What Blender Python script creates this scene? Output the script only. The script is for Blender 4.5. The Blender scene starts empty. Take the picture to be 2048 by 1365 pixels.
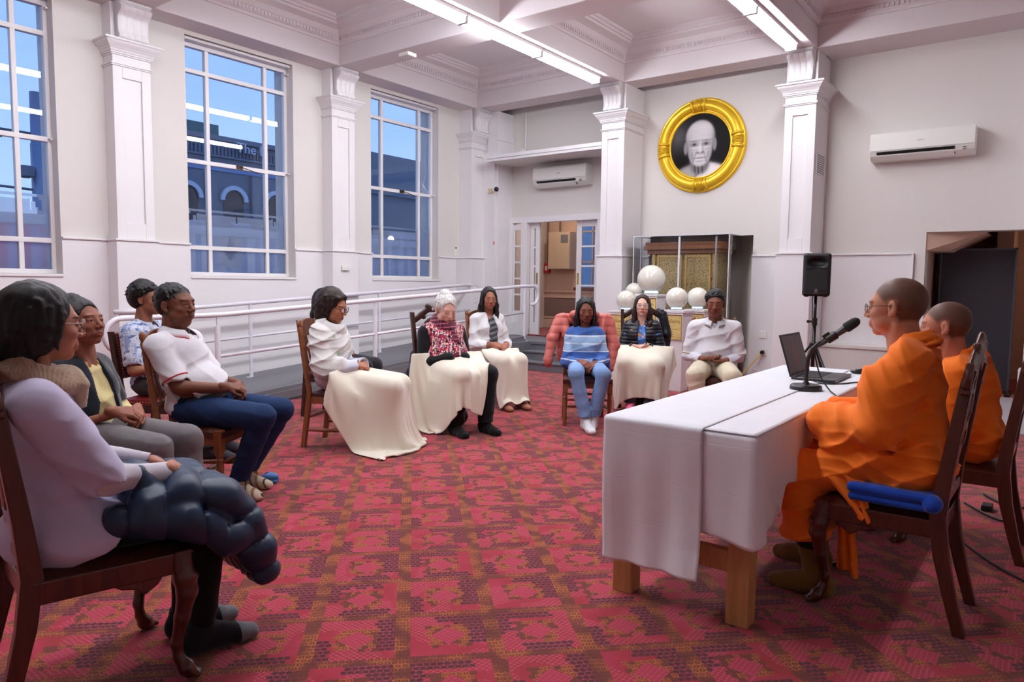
import bpy, bmesh, math, random
import numpy as np
from mathutils import Vector, Matrix, Euler
SC = bpy.context.scene
PI = math.pi
random.seed(7)
rng = np.random.RandomState(11)

# ---------------------------------------------------------------- camera
CAM_H = 1.35
cd = bpy.data.cameras.new('camera')
cam = bpy.data.objects.new('camera', cd)
SC.collection.objects.link(cam)
def cam_axes(yaw=-0.6481, pit=-0.0820, rol=0.01197):
    cy, sy = math.cos(yaw), math.sin(yaw)
    f = Vector((sy*math.cos(pit), cy*math.cos(pit), math.sin(pit)))
    r = Vector((cy, -sy, 0)); u = r.cross(f)
    return (math.cos(rol)*r + math.sin(rol)*u, -math.sin(rol)*r + math.cos(rol)*u, f)
_r, _u, _f = cam_axes()
m = Matrix((_r, _u, -_f)).transposed().to_4x4()
m.translation = Vector((0, 0, CAM_H))
cam.matrix_world = m
cd.sensor_width = 36.0
cd.lens = 1433.0/2048*36
cd.clip_start = 0.05
cd.clip_end = 300
SC.camera = cam

# ---------------------------------------------------------------- colour management, exposure
SC.view_settings.view_transform = 'Standard'
SC.view_settings.look = 'None'
SC.view_settings.exposure = 0.0
SC.view_settings.gamma = 1.0
SC.view_settings.use_curve_mapping = False
try:
    SC.cycles.use_denoising = True
    SC.cycles.max_bounces = 8
    SC.cycles.diffuse_bounces = 4
    SC.cycles.transparent_max_bounces = 12
    SC.cycles.caustics_reflective = False
    SC.cycles.caustics_refractive = False
    SC.cycles.sample_clamp_indirect = 6.0
except Exception:
    pass

def srgb(r, g, b, a=1.0):
    def c(v):
        v = v/255.0
        return v/12.92 if v <= 0.04045 else ((v+0.055)/1.055)**2.4
    return (c(r), c(g), c(b), a)

# ---------------------------------------------------------------- dusk sky
wd = bpy.data.worlds.new('dusk_sky')
SC.world = wd
wd.use_nodes = True
wt = wd.node_tree
for n in list(wt.nodes): wt.nodes.remove(n)
_o = wt.nodes.new('ShaderNodeOutputWorld'); _b = wt.nodes.new('ShaderNodeBackground')
_tc = wt.nodes.new('ShaderNodeTexCoord'); _sp = wt.nodes.new('ShaderNodeSeparateXYZ')
_rp = wt.nodes.new('ShaderNodeValToRGB'); _nz = wt.nodes.new('ShaderNodeTexNoise'); _mp = wt.nodes.new('ShaderNodeMapping')
_ad = wt.nodes.new('ShaderNodeMath'); _ad.operation = 'MULTIPLY_ADD'; _ad.inputs[1].default_value = 0.35; 
wt.links.new(_tc.outputs['Generated'], _sp.inputs[0])
wt.links.new(_tc.outputs['Generated'], _mp.inputs[0]); _mp.inputs['Scale'].default_value = (1.5, 1.5, 6.0)
wt.links.new(_mp.outputs[0], _nz.inputs['Vector']); _nz.inputs['Scale'].default_value = 2.2; _nz.inputs['Detail'].default_value = 4
wt.links.new(_nz.outputs['Fac'], _ad.inputs[0]); wt.links.new(_sp.outputs['Z'], _ad.inputs[2])
wt.links.new(_ad.outputs[0], _rp.inputs[0])
cr = _rp.color_ramp
cr.elements[0].position = 0.12; cr.elements[0].color = srgb(172, 200, 240)
cr.elements[1].position = 0.85; cr.elements[1].color = srgb(104, 148, 220)
e = cr.elements.new(0.38); e.color = srgb(142, 178, 236)
wt.links.new(_rp.outputs[0], _b.inputs[0]); _b.inputs[1].default_value = 1.5
wt.links.new(_b.outputs[0], _o.inputs[0])

LAMP_STRENGTH = 52.0      # the ceiling fittings (built further down) give off all the room light

# ---------------------------------------------------------------- object helpers
COL = SC.collection
def tag(o, label=None, cat=None, group=None, kind=None):
    if label: o['label'] = label
    if cat: o['category'] = cat
    if group: o['group'] = group
    if kind: o['kind'] = kind
    return o
def thing(name, label, cat, loc=(0, 0, 0), rz=0.0, group=None):
    o = bpy.data.objects.new(name, None)
    o.empty_display_size = 0.1
    COL.objects.link(o)
    o.location = loc; o.rotation_euler = (0, 0, rz)
    return tag(o, label, cat, group)
def mesh_obj(name, verts, faces, mat, parent=None, smooth=False, bevel=0.0, col=None, seg=2, angle=35):
    me = bpy.data.meshes.new(name)
    if isinstance(verts, np.ndarray) and isinstance(faces, np.ndarray):
        nv, nf, k = len(verts), len(faces), faces.shape[1]
        me.vertices.add(nv); me.vertices.foreach_set('co', verts.astype(np.float32).ravel())
        me.loops.add(nf*k); me.loops.foreach_set('vertex_index', faces.astype(np.int32).ravel())
        me.polygons.add(nf); me.polygons.foreach_set('loop_start', np.arange(0, nf*k, k, dtype=np.int32))
        me.polygons.foreach_set('loop_total', np.full(nf, k, dtype=np.int32))
        me.update(calc_edges=True); me.validate()
    else:
        me.from_pydata([tuple(v) for v in verts], [], [tuple(f) for f in faces]); me.update()
    if smooth:
        me.polygons.foreach_set('use_smooth', np.ones(len(me.polygons), dtype=bool))
    if col is not None:
        at = me.color_attributes.new('Col', 'FLOAT_COLOR', 'POINT')
        c4 = np.ones((len(me.vertices), 4), dtype=np.float32); c4[:, :3] = col[:len(me.vertices), :3]
        at.data.foreach_set('color', c4.ravel())
    if mat: me.materials.append(mat)
    o = bpy.data.objects.new(name, me)
    COL.objects.link(o)
    if parent: o.parent = parent
    if bevel > 0:
        b = o.modifiers.new('bevel', 'BEVEL'); b.width = bevel; b.segments = seg; b.limit_method = 'ANGLE'; b.angle_limit = math.radians(angle)
        if smooth is False and seg > 1:
            pass
    return o

class MB:
    """collects simple solids into one mesh"""
    def __init__(s): s.v = []; s.f = []
    def add(s, vs, fs):
        b = len(s.v); s.v += [tuple(p) for p in vs]; s.f += [tuple(b+i for i in f) for f in fs]; return s
    def box(s, x0, x1, y0, y1, z0, z1, M=None):
        if x0 > x1: x0, x1 = x1, x0
        if y0 > y1: y0, y1 = y1, y0
        if z0 > z1: z0, z1 = z1, z0
        vs = [Vector((x, y, z)) for z in (z0, z1) for x, y in ((x0, y0), (x1, y0), (x1, y1), (x0, y1))]
        if M is not None: vs = [M @ v for v in vs]
        return s.add(vs, [(3, 2, 1, 0), (4, 5, 6, 7), (0, 1, 5, 4), (1, 2, 6, 5), (2, 3, 7, 6), (3, 0, 4, 7)])
    def hexa(s, b4, t4):
        return s.add(list(b4)+list(t4), [(3, 2, 1, 0), (4, 5, 6, 7), (0, 1, 5, 4), (1, 2, 6, 5), (2, 3, 7, 6), (3, 0, 4, 7)])
    def prism(s, poly, axis, a, b):
        """poly: 2-D points; axis 'x','y','z'; from a to b"""
        def P(u, v, w):
            return {'x': (w, u, v), 'y': (u, w, v), 'z': (u, v, w)}[axis]
        n = len(poly)
        vs = [P(u, v, a) for u, v in poly]+[P(u, v, b) for u, v in poly]
        fs = [tuple(range(n)), tuple(range(2*n-1, n-1, -1))]+[(i, i+n, (i+1) % n+n, (i+1) % n) for i in range(n)]
        return s.add(vs, fs)
    def lathe(s, prof, c=(0, 0, 0), n=20, M=None):
        """prof: (r,z) list along z"""
        vs = []; fs = []
        for r, z in prof:
            for k in range(n):
                a = 2*PI*k/n; p = Vector((c[0]+r*math.cos(a), c[1]+r*math.sin(a), c[2]+z))
                vs.append(M @ p if M is not None else p)
        for j in range(len(prof)-1):
            for k in range(n):
                fs.append((j*n+k, j*n+(k+1) % n, (j+1)*n+(k+1) % n, (j+1)*n+k))
        fs.append(tuple(reversed(range(n)))); fs.append(tuple((len(prof)-1)*n+k for k in range(n)))
        return s.add(vs, fs)
    def tube(s, pts, r, n=10, closed=False, caps=True):
        pts = [Vector(p) for p in pts]; m_ = len(pts)
        rr = r if isinstance(r, (list, tuple)) else [r]*m_
        vs = []; fs = []; up = None
        for i, p in enumerate(pts):
            t = (pts[(i+1) % m_]-pts[i-1]) if closed else (pts[min(i+1, m_-1)]-pts[max(i-1, 0)])
            t.normalize()
            if up is None:
                up = Vector((0, 0, 1)) if abs(t.z) < 0.9 else Vector((1, 0, 0))
            up = (up-t*up.dot(t)); up.normalize()
            sd = t.cross(up)
            for k in range(n):
                a = 2*PI*k/n; vs.append(p+(up*math.cos(a)+sd*math.sin(a))*rr[i])
        q = m_ if closed else m_-1
        for j in range(q):
            j2 = (j+1) % m_
            for k in range(n):
                fs.append((j*n+k, j2*n+k, j2*n+(k+1) % n, j*n+(k+1) % n))
        if not closed and caps:
            fs.append(tuple(range(n))); fs.append(tuple((m_-1)*n+k for k in reversed(range(n))))
        return s.add(vs, fs)
    def rod(s, a, b, r0, r1=None, n=12):
        return s.tube([a, b], [r0, r0 if r1 is None else r1], n)
    def ball(s, c, r, nu=20, nv=12, sx=1, sy=1, sz=1):
        prof = [(max(1e-4, math.sin(PI*i/nv)), -math.cos(PI*i/nv)) for i in range(nv+1)]
        M = Matrix.Translation(c) @ Matrix.Diagonal((r*sx, r*sy, r*sz, 1))
        return s.lathe(prof, n=nu, M=M)
    def build(s, name, mat, parent=None, smooth=False, bevel=0.0, seg=2, fix=True, angle=35):
        o = mesh_obj(name, s.v, s.f, mat, parent, smooth, bevel, seg=seg, angle=angle)
        if fix:
            bm = bmesh.new(); bm.from_mesh(o.data); bmesh.ops.recalc_face_normals(bm, faces=bm.faces); bm.to_mesh(o.data); bm.free()
        return o
def smooth_by_angle(o, deg=40):
    me = o.data
    bm = bmesh.new(); bm.from_mesh(me)
    for f in bm.faces: f.smooth = True
    lim = math.radians(deg)
    for e_ in bm.edges:
        if len(e_.link_faces) == 2:
            e_.smooth = e_.calc_face_angle(0) < lim
    bm.to_mesh(me); bm.free()
    return o

def copy_tree(o, parent=None):
    c = o.copy(); COL.objects.link(c); c.parent = parent
    for ch in list(o.children): copy_tree(ch, c)
    return c

def text(body, size, loc, mat, parent, rot=(PI/2, 0, 0), ext=0.0006, align='CENTER', name='lettering'):
    if not body: return None
    fc = bpy.data.curves.new(name, 'FONT'); fc.body = body; fc.size = size; fc.extrude = ext; fc.align_x = align; fc.resolution_u = 2
    tmp = bpy.data.objects.new('tmp', fc); COL.objects.link(tmp)
    me = bpy.data.meshes.new_from_object(tmp.evaluated_get(bpy.context.evaluated_depsgraph_get())); bpy.data.objects.remove(tmp)
    me.materials.clear(); me.materials.append(mat)
    fo = bpy.data.objects.new(name, me); COL.objects.link(fo); fo.parent = parent; fo.rotation_euler = rot; fo.location = loc
    return fo

# ---------------------------------------------------------------- material helpers
class X:
    """a tiny arithmetic wrapper round node sockets"""
    T = None
    def __init__(s, sock): s.s = sock
    @staticmethod
    def op(o, *a, clamp=False):
        n = X.T.nodes.new('ShaderNodeMath'); n.operation = o; n.use_clamp = clamp
        for i, v in enumerate(a):
            if isinstance(v, X): X.T.links.new(v.s, n.inputs[i])
            else: n.inputs[i].default_value = float(v)
        return X(n.outputs[0])
    def __add__(s, o): return X.op('ADD', s, o)
    __radd__ = __add__
    def __sub__(s, o): return X.op('SUBTRACT', s, o)
    def __rsub__(s, o): return X.op('SUBTRACT', o, s)
    def __mul__(s, o): return X.op('MULTIPLY', s, o)
    __rmul__ = __mul__
    def __truediv__(s, o): return X.op('DIVIDE', s, o)
    def __lt__(s, o): return X.op('LESS_THAN', s, o)
    def __gt__(s, o): return X.op('GREATER_THAN', s, o)
    def fl(s): return X.op('FLOOR', s)
    def fr(s): return X.op('FRACT', s)
    def ab(s): return X.op('ABSOLUTE', s)
    def sin(s): return X.op('SINE', s)
    def mx(s, o): return X.op('MAXIMUM', s, o)
    def mn(s, o): return X.op('MINIMUM', s, o)
    def pw(s, o): return X.op('POWER', s, o)
    def mod(s, o): return X.op('FLOORED_MODULO', s, o)
    def step(s, a, b):   # linear ramp a..b clamped
        return X.op('DIVIDE', s-a, (b-a) if not isinstance(b, X) else b-a, clamp=True)
def mixc(fac, a, b):
    n = X.T.nodes.new('ShaderNodeMix'); n.data_type = 'RGBA'
    for i, v in ((0, fac), (6, a), (7, b)):
        if isinstance(v, X): X.T.links.new(v.s, n.inputs[i])
        elif i == 0: n.inputs[0].default_value = v
        else: n.inputs[i].default_value = v
    return X(n.outputs[2])
def newmat(name):
    mt = bpy.data.materials.new(name); mt.use_nodes = True
    t = mt.node_tree; X.T = t
    b = t.nodes['Principled BSDF']
    return mt, t, b
def setin(b, key, v):
    if key in b.inputs:
        if isinstance(v, X): X.T.links.new(v.s, b.inputs[key])
        else: b.inputs[key].default_value = v
def coords(kind='Object'):
    n = X.T.nodes.new('ShaderNodeTexCoord'); sp = X.T.nodes.new('ShaderNodeSeparateXYZ')
    X.T.links.new(n.outputs[kind], sp.inputs[0])
    return X(n.outputs[kind]), X(sp.outputs[0]), X(sp.outputs[1]), X(sp.outputs[2])
def wcoords():
    n = X.T.nodes.new('ShaderNodeNewGeometry'); sp = X.T.nodes.new('ShaderNodeSeparateXYZ')
    X.T.links.new(n.outputs['Position'], sp.inputs[0])
    return X(n.outputs['Position']), X(sp.outputs[0]), X(sp.outputs[1]), X(sp.outputs[2])
def comb(x, y, z):
    n = X.T.nodes.new('ShaderNodeCombineXYZ')
    for i, v in enumerate((x, y, z)):
        if isinstance(v, X): X.T.links.new(v.s, n.inputs[i])
        else: n.inputs[i].default_value = v
    return X(n.outputs[0])
def noise(vec, scale=5, detail=2, rough=0.5, dist=0.0):
    n = X.T.nodes.new('ShaderNodeTexNoise')
    if vec is not None: X.T.links.new(vec.s, n.inputs['Vector'])
    n.inputs['Scale'].default_value = scale; n.inputs['Detail'].default_value = detail
    n.inputs['Roughness'].default_value = rough; n.inputs['Distortion'].default_value = dist
    return X(n.outputs['Fac'])
def voro(vec, scale=5, feature='F1', out='Distance', rnd=1.0):
    n = X.T.nodes.new('ShaderNodeTexVoronoi'); n.feature = feature
    if vec is not None: X.T.links.new(vec.s, n.inputs['Vector'])
    n.inputs['Scale'].default_value = scale; n.inputs['Randomness'].default_value = rnd
    return X(n.outputs[out])
def bump(b, h, strength=0.3, dist=0.01):
    n = X.T.nodes.new('ShaderNodeBump'); n.inputs['Strength'].default_value = strength; n.inputs['Distance'].default_value = dist
    X.T.links.new(h.s, n.inputs['Height']); X.T.links.new(n.outputs[0], b.inputs['Normal'])
_mc = {}
def plain(name, rgb, rough=0.5, metal=0.0, spec=0.5, vary=0.06, vscale=8, bmp=0.0, bscale=60, sheen=0.0, coat=0.0):
    """a surface of one colour with slight natural variation"""
    if name in _mc: return _mc[name]
    mt, t, b = newmat(name)
    c = srgb(*rgb); p, x, y, z = coords()
    n = noise(p, vscale, 3)
    lo = tuple(min(1, v*(1-vary)) for v in c[:3])+(1,); hi = tuple(min(1, v*(1+vary)) for v in c[:3])+(1,)
    setin(b, 'Base Color', mixc(n, lo, hi))
    b.inputs['Roughness'].default_value = rough; b.inputs['Metallic'].default_value = metal
    setin(b, 'Specular IOR Level', spec)
    if sheen: setin(b, 'Sheen Weight', sheen); setin(b, 'Sheen Roughness', 0.4)
    if coat: setin(b, 'Coat Weight', coat); setin(b, 'Coat Roughness', 0.1)
    if bmp: bump(b, noise(p, bscale, 3), bmp, 0.004)
    _mc[name] = mt
    return mt
def wood(name, c1, c2, rough=0.35, scale=1.0, axis='z', coat=0.15):
    if name in _mc: return _mc[name]
    mt, t, b = newmat(name)
    p, x, y, z = coords()
    st = {'z': (14, 14, 1.2), 'x': (1.2, 14, 14), 'y': (14, 1.2, 14)}[axis]
    v = comb(x*st[0]*scale, y*st[1]*scale, z*st[2]*scale)
    n = noise(v, 2.0, 5, 0.6, 0.8); g = noise(v, 14.0, 3, 0.6)
    f = (n*0.75+g*0.25).step(0.32, 0.68)
    setin(b, 'Base Color', mixc(f, srgb(*c1), srgb(*c2)))
    setin(b, 'Roughness', rough); setin(b, 'Coat Weight', coat); setin(b, 'Coat Roughness', 0.15)
    bump(b, g, 0.08, 0.002)
    _mc[name] = mt
    return mt
def emis(name, rgb, strength):
    mt, t, b = newmat(name)
    setin(b, 'Base Color', srgb(*rgb)); setin(b, 'Emission Color', srgb(*rgb)); setin(b, 'Emission Strength', strength)
    return mt
def vcol(name, rough=0.6, crumple=0.0, bmp=0.0, bscale=120, sheen=0.0, sss=0.0, spec=0.4, stretch=(1, 1, 1), mottled=0.0):
    """colour comes from the mesh's own colour attribute"""
    if name in _mc: return _mc[name]
    mt, t, b = newmat(name)
    a = t.nodes.new('ShaderNodeAttribute'); a.attribute_name = 'Col'
    p, x, y, z = coords()
    c = X(a.outputs['Color'])
    if mottled:
        n = noise(p, 30, 3)
        hs = t.nodes.new('ShaderNodeHueSaturation'); t.links.new(c.s, hs.inputs['Color'])
        X.T.links.new((n*mottled+(1-mottled/2)).s, hs.inputs['Value']); c = X(hs.outputs[0])
    setin(b, 'Base Color', c); setin(b, 'Roughness', rough); setin(b, 'Specular IOR Level', spec)
    if sheen: setin(b, 'Sheen Weight', sheen); setin(b, 'Sheen Roughness', 0.5)
    if sss:
        setin(b, 'Subsurface Weight', sss); setin(b, 'Subsurface Radius', (0.012, 0.005, 0.003)); setin(b, 'Subsurface Scale', 1.0)
    if crumple:
        q_ = noise(comb(x*1.0, y*1.0, z*0.45), 9, 1, 0.4, 0.3); q2 = noise(comb(x*0.4, y*0.8, z*1.3), 14, 1, 0.4, 0.4)
        bump(b, q_*1.0+q2*0.6+noise(p, 700, 2)*0.04, crumple, 0.02)
    elif bmp: bump(b, noise(comb(x*stretch[0], y*stretch[1], z*stretch[2]), bscale, 3), bmp, 0.002)
    _mc[name] = mt
    return mt
def glassmat(name, tint=(0.96, 0.98, 1.0, 1), refl=1.0):
    """thin sheet of clear glass: straight-through light plus a Fresnel reflection"""
    mt = bpy.data.materials.new(name); mt.use_nodes = True; t = mt.node_tree
    for n in list(t.nodes): t.nodes.remove(n)
    o = t.nodes.new('ShaderNodeOutputMaterial'); tr = t.nodes.new('ShaderNodeBsdfTransparent'); gl = t.nodes.new('ShaderNodeBsdfGlossy')
    fr = t.nodes.new('ShaderNodeFresnel'); mx = t.nodes.new('ShaderNodeMixShader'); mul = t.nodes.new('ShaderNodeMath')
    fr.inputs['IOR'].default_value = 1.5; mul.operation = 'MULTIPLY'; mul.inputs[1].default_value = 1.7*refl; mul.use_clamp = True
    t.links.new(fr.outputs[0], mul.inputs[0]); t.links.new(mul.outputs[0], mx.inputs[0])
    gl.inputs['Roughness'].default_value = 0.01; tr.inputs[0].default_value = tint
    t.links.new(tr.outputs[0], mx.inputs[1]); t.links.new(gl.outputs[0], mx.inputs[2]); t.links.new(mx.outputs[0], o.inputs[0])
    return mt

M_WALL = plain('wall_paint', (224, 218, 214), 0.75, vary=0.02, vscale=1.5, bmp=0.05, bscale=90)
M_TRIM = plain('white_gloss_paint', (236, 232, 234), 0.45, vary=0.015, vscale=2)
M_CEIL = plain('ceiling_paint', (226, 218, 220), 0.8, vary=0.02, vscale=1)
M_RAIL = plain('white_rail_enamel', (232, 230, 238), 0.25, vary=0.01)
M_GREYDECK = plain('grey_deck_paint', (112, 112, 118), 0.55, vary=0.06, vscale=4)
M_WALLB = plain('beige_hall_paint', (214, 186, 166), 0.8, vary=0.02)
M_BLACK = plain('black_plastic', (20, 20, 22), 0.4, vary=0.1)
M_BLACKM = plain('black_metal', (16, 16, 18), 0.3, vary=0.1)
M_GREYPL = plain('pale_plastic', (236, 234, 228), 0.4, vary=0.01)
M_GLASS = glassmat('window_glass')
M_ACRYL = glassmat('clear_acrylic', (0.985, 0.985, 0.985, 1), 1.0)
# ================================================================ the room
XL, YB, YF, ZB, ZC = -8.47, 10.25, 9.62, 4.31, 4.87
LP = [0.97-2.94, 0.97, 3.91, 6.85]            # left pilaster centres (y)
CP = [-5.45, -2.74, -0.03, 2.68]              # back column centres (x)
def struct(name, mb, mat, parent=None, bevel=0.0, smooth=False):
    o = mb.build(name, mat, parent, smooth, bevel)
    if parent is None: o['kind'] = 'structure'
    return o

# carpet ----------------------------------------------------------
def carpet_mat():
    mt, t, b = newmat('patterned_carpet')
    p, x, y, z = wcoords()
    a = math.radians(-45.0); S = 0.345
    wob = noise(p, 26, 2)-0.5
    d = (x*math.sin(a)+y*math.cos(a))/S-2.482/S
    e_ = (x*math.cos(a)-y*math.sin(a))/S+0.04/S
    d = d+wob*0.03; e_ = e_+wob*0.03
    iu, iv = e_.fl(), d.fl()
    u, v = e_.fr(), d.fr()
    par = (iu+iv).mod(2.0)                     # two alternating blocks
    alt = (iu*1.0+iv*2.0).mod(3.0)
    # fine loops
    su, sv = e_*14.0, d*14.0
    row = sv.fl()
    cu = (su+row.mod(2.0)*0.5).fr()-0.5; cv = sv.fr()-0.5
    rr = X.op('SQRT', cu*cu+cv*cv*1.3)
    loop = ((rr-0.30).ab() < 0.10)             # little rings
    mesh_ = X.op('SINE', (su+sv)*3.1416)*X.op('SINE', (su-sv)*3.1416)
    scale_line = (mesh_.ab() < 0.16)
    pink = srgb(204, 60, 88); pink2 = srgb(236, 120, 140); red = srgb(178, 34, 44)
    maroon = srgb(82, 16, 30); dark = srgb(50, 10, 24); orange = srgb(204, 112, 56); brown = srgb(128, 46, 22)
    n1 = noise(comb(e_, d, 0.0), 2.3, 2)
    base = mixc(n1.step(0.35, 0.7), pink, red)
    base = mixc(scale_line*(noise(comb(e_, d, 3.0), 1.7, 1) > 0.47)*0.75, base, pink2)
    # maroon patches in jagged steps
    row2 = sv.fl(); q = ((su+row2.mod(2.0)*0.5).fl()+0.5-row2.mod(2.0)*0.5)/14.0; w = (row2+0.5)/14.0
    jit = noise(comb(q*1.0, w*1.0, 0.0), 9.0, 1)-0.5; q = q+jit*0.10; w = w+jit*0.10
    qu, qv = q.fr(), w.fr()
    mA = (qu > 0.62)*(qv > 0.30)+(qv > 0.78)*(qu > 0.40)+(qv < 0.22)*(qu > 0.35)*(qu < 0.8)*(par > 0.5)
    mB = (qv > 0.80)*(qu < 0.72)+(qu < 0.22)*(qv > 0.45)+(qv < 0.20)*(qu > 0.28)*(qu < 0.85)
    mC = (qu > 0.70)*(qv > 0.2)+(qu < 0.24)*(qv < 0.5)
    sel = X.op('COMPARE', alt, 1.0, 0.1); sel2 = X.op('COMPARE', alt, 2.0, 0.1)
    mar = mA*(1-sel)*(1-sel2)+mB*sel+mC*sel2
    mar = X.op('MINIMUM', mar, 1.0)
    mcol = mixc(loop*0.8, maroon, dark)
    base = mixc(mar*((rr < 0.44)*0.62+0.34), base, mcol)
    # centre square with orange frame
    cx, cy = (u-0.5).ab(), (v-0.48).ab()
    box_ = cx.mx(cy)
    dia = cx+cy
    frame = (((qu-0.5).ab().mx((qv-0.48).ab())) < 0.225)
    fcol = mixc(loop, mixc((noise(comb(q, w, 4.0), 11.0, 1) > 0.52), orange, brown), brown)
    fcol = mixc((u-0.5 < -0.15)*(sel), fcol, brown)
    base = mixc(frame, base, fcol)
    base = mixc((dia < 0.20), base, mixc(scale_line*0.5, pink, pink2))
    # bands between the blocks
    du = (0.5-(u-0.5).ab()); dv = (0.5-(v-0.5).ab())
    bu = (du < 0.085); bv = (dv < 0.06)
    band = bu.mx(bv)
    bcol = mixc(loop, mixc(noise(comb(e_, d, 7.0), 3.0, 1).step(0.42, 0.58), orange, brown), srgb(96, 34, 18))
    base = mixc(band*0.93, base, bcol)
    fuzz = noise(p, 380, 2)
    hs = t.nodes.new('ShaderNodeHueSaturation'); t.links.new(base.s, hs.inputs['Color'])
    t.links.new((fuzz*0.6+0.40).s, hs.inputs['Value']); hs.inputs['Saturation'].default_value = 1.06
    setin(b, 'Base Color', X(hs.outputs[0])); setin(b, 'Roughness', 0.95); setin(b, 'Specular IOR Level', 0.15)
    setin(b, 'Sheen Weight', 0.25); setin(b, 'Sheen Roughness', 0.6)
    bump(b, fuzz+loop*0.3, 0.5, 0.004)
    return mt
M_CARPET = carpet_mat()
f = MB(); f.box(XL-0.2, 4.2, -4.0, 13.6, -0.12, 0.0); struct('floor', f, M_CARPET)

# left wall with three tall windows -------------------------------
WINS = [(1.71, 3.22), (4.64, 6.16), (7.56, 9.06)]
ZW0, ZW1 = 1.38, 4.26
w = MB(); XO = XL-0.42
ys = [-4.0]+[v for p_ in WINS for v in p_]+[12.6]
for i in range(0, len(ys), 2): w.box(XO, XL, ys[i], ys[i+1], 0.0, 5.0)
for a, b in WINS: w.box(XO, XL, a, b, 0.0, ZW0); w.box(XO, XL, a, b, ZW1, 5.0)
struct('wall_left', w, M_WALL)
# raised dado cladding under and between the windows
w = MB()
dz = 1.755
segs = [(-4.0, 1.71), (3.22, 4.64), (6.16, 7.56), (9.06, 9.50)]
for a, b in segs: w.box(XL, XL+0.022, a, b, 0.0, dz)
for a, b in WINS: w.box(XL, XL+0.022, a, b, 0.0, ZW0-0.03)
struct('trim_1', w, M_TRIM)
w = MB()
for a, b in segs: w.box(XL, XL+0.045, a, b, dz, dz+0.022)
for a, b in WINS: w.box(XL-0.13, XL+0.04, a-0.0, b+0.0, ZW0-0.03, ZW0-0.005)
struct('trim_2', w, M_TRIM, bevel=0.004)
w = MB(); w.box(XL, XL+0.04, -4.0, 4.6, 0, 0.17); struct('baseboard_left', w, M_TRIM, bevel=0.006)

def acanthus_profile():
    return
def pilaster(name, axis, c, face, back, wdt=0.41, z0=0.0, side=1):
    """flat classical pier; axis 'y' = on left wall facing +x, axis 'x' = on back wall facing -y"""
    h = wdt/2; mb = MB()
    def bx(u0, u1, w0, w1, z_0, z_1):
        # u along wall, w outwards measured from 'face' (positive = out to the room)
        if axis == 'y': mb.box(face+w0 if w0 > -9 else back, face+w1, c+u0, c+u1, z_0, z_1)
        else: mb.box(c+u0, c+u1, (face-w0) if w0 > -9 else back, face-w1, z_0, z_1)
    BK = -10
    bx(-h-0.03, h+0.03, BK, 0.03, z0, dz)                     # plinth zone up to the dado
    bx(-h-0.045, h+0.045, BK, 0.05, dz, dz+0.022)
    # shaft with a sunk panel
    pw, pz0, pz1 = h-0.10, dz+0.20, 3.52
    bx(-h, -pw, BK, 0, dz, 3.64); bx(pw, h, BK, 0, dz, 3.64)
    bx(-pw, pw, BK, 0, dz, pz0); bx(-pw, pw, BK, 0, pz1, 3.64); bx(-pw, pw, BK, -0.022, pz0, pz1)
    # astragal, neck, capital mouldings
    bx(-h-0.012, h+0.012, BK, 0.012, 3.64, 3.655); bx(-h-0.022, h+0.022, BK, 0.022, 3.655, 3.672)
    bx(-h, h, BK, 0, 3.672, 3.755)
    bx(-h-0.012, h+0.012, BK, 0.012, 3.755, 3.77); bx(-h-0.024, h+0.024, BK, 0.024, 3.77, 3.79)
    def fr(o0, o1, za, zb_):                                  # flaring moulding between two offsets
        def rect(o_, z_):
            if axis == 'y': return [(face+o_, c-h-o_, z_), (face+o_, c+h+o_, z_), (back, c+h+o_, z_), (back, c-h-o_, z_)]
            return [(c-h-o_, face-o_, z_), (c+h+o_, face-o_, z_), (c+h+o_, back, z_), (c-h-o_, back, z_)]
        mb.hexa(rect(o0, za), rect(o1, zb_))
    Z_ = [3.79, 3.812, 3.838, 3.862, 3.885, 3.893]; O_ = [0.030, 0.036, 0.056, 0.078, 0.090, 0.092]
    for i in range(5): fr(O_[i], O_[i+1], Z_[i], Z_[i+1])
    bx(-h-0.105, h+0.105, BK, 0.105, 3.892, 3.915)
    # block behind the scroll
    bx(-h+0.0, h-0.0, BK, -0.02, 3.915, ZB)
    o = struct(name, mb, M_TRIM, bevel=0.004)
    # scrolled console with fluted face
    n = 40; m2 = 22; V = []; F = []
    for j in range(m2+1):
        s_ = j/m2; zz = 3.93+(ZB-3.93)*s_
        roll = 0.085*math.exp(-((s_-0.80)/0.11)**2)+0.03*math.exp(-((s_-0.06)/0.10)**2)+0.055*(s_ > 0.93)
        bel = 0.03+0.035*s_
        for i in range(n+1):
            uu = -1+2*i/n
            fl_ = 0.010*abs(math.sin(uu*PI*2.0))*(1 if s_ < 0.93 else 0.2)+0.012*abs(math.cos(uu*PI*2))*math.exp(-((s_-0.66)/0.05)**2)
            ww = bel+roll+fl_ if abs(uu) < 0.99 else 0.0
            wl = (h-0.055+0.015*s_)*uu
            V.append((face+ww, c+wl, zz) if axis == 'y' else (c+wl, face-ww, zz))
    for j in range(m2):
        for i in range(n):
            k = j*(n+1)+i; F.append((k, k+1, k+n+2, k+n+1))
    sc = mesh_obj('trim_scroll', V, F, M_TRIM, o)
    sc2 = sc.modifiers.new('s', 'SOLIDIFY'); sc2.thickness = 0.03; sc2.offset = 0
    smooth_by_angle(sc, 55)
    return o
for i, y in enumerate(LP[1:]): pilaster('trim_%d' % (10+i), 'y', y, -8.25, XL)
for i, x in enumerate(CP[:3]): pilaster('trim_%d' % (15+i), 'x', x, YF+0.03, YB+0.3, wdt=0.385)
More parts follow.
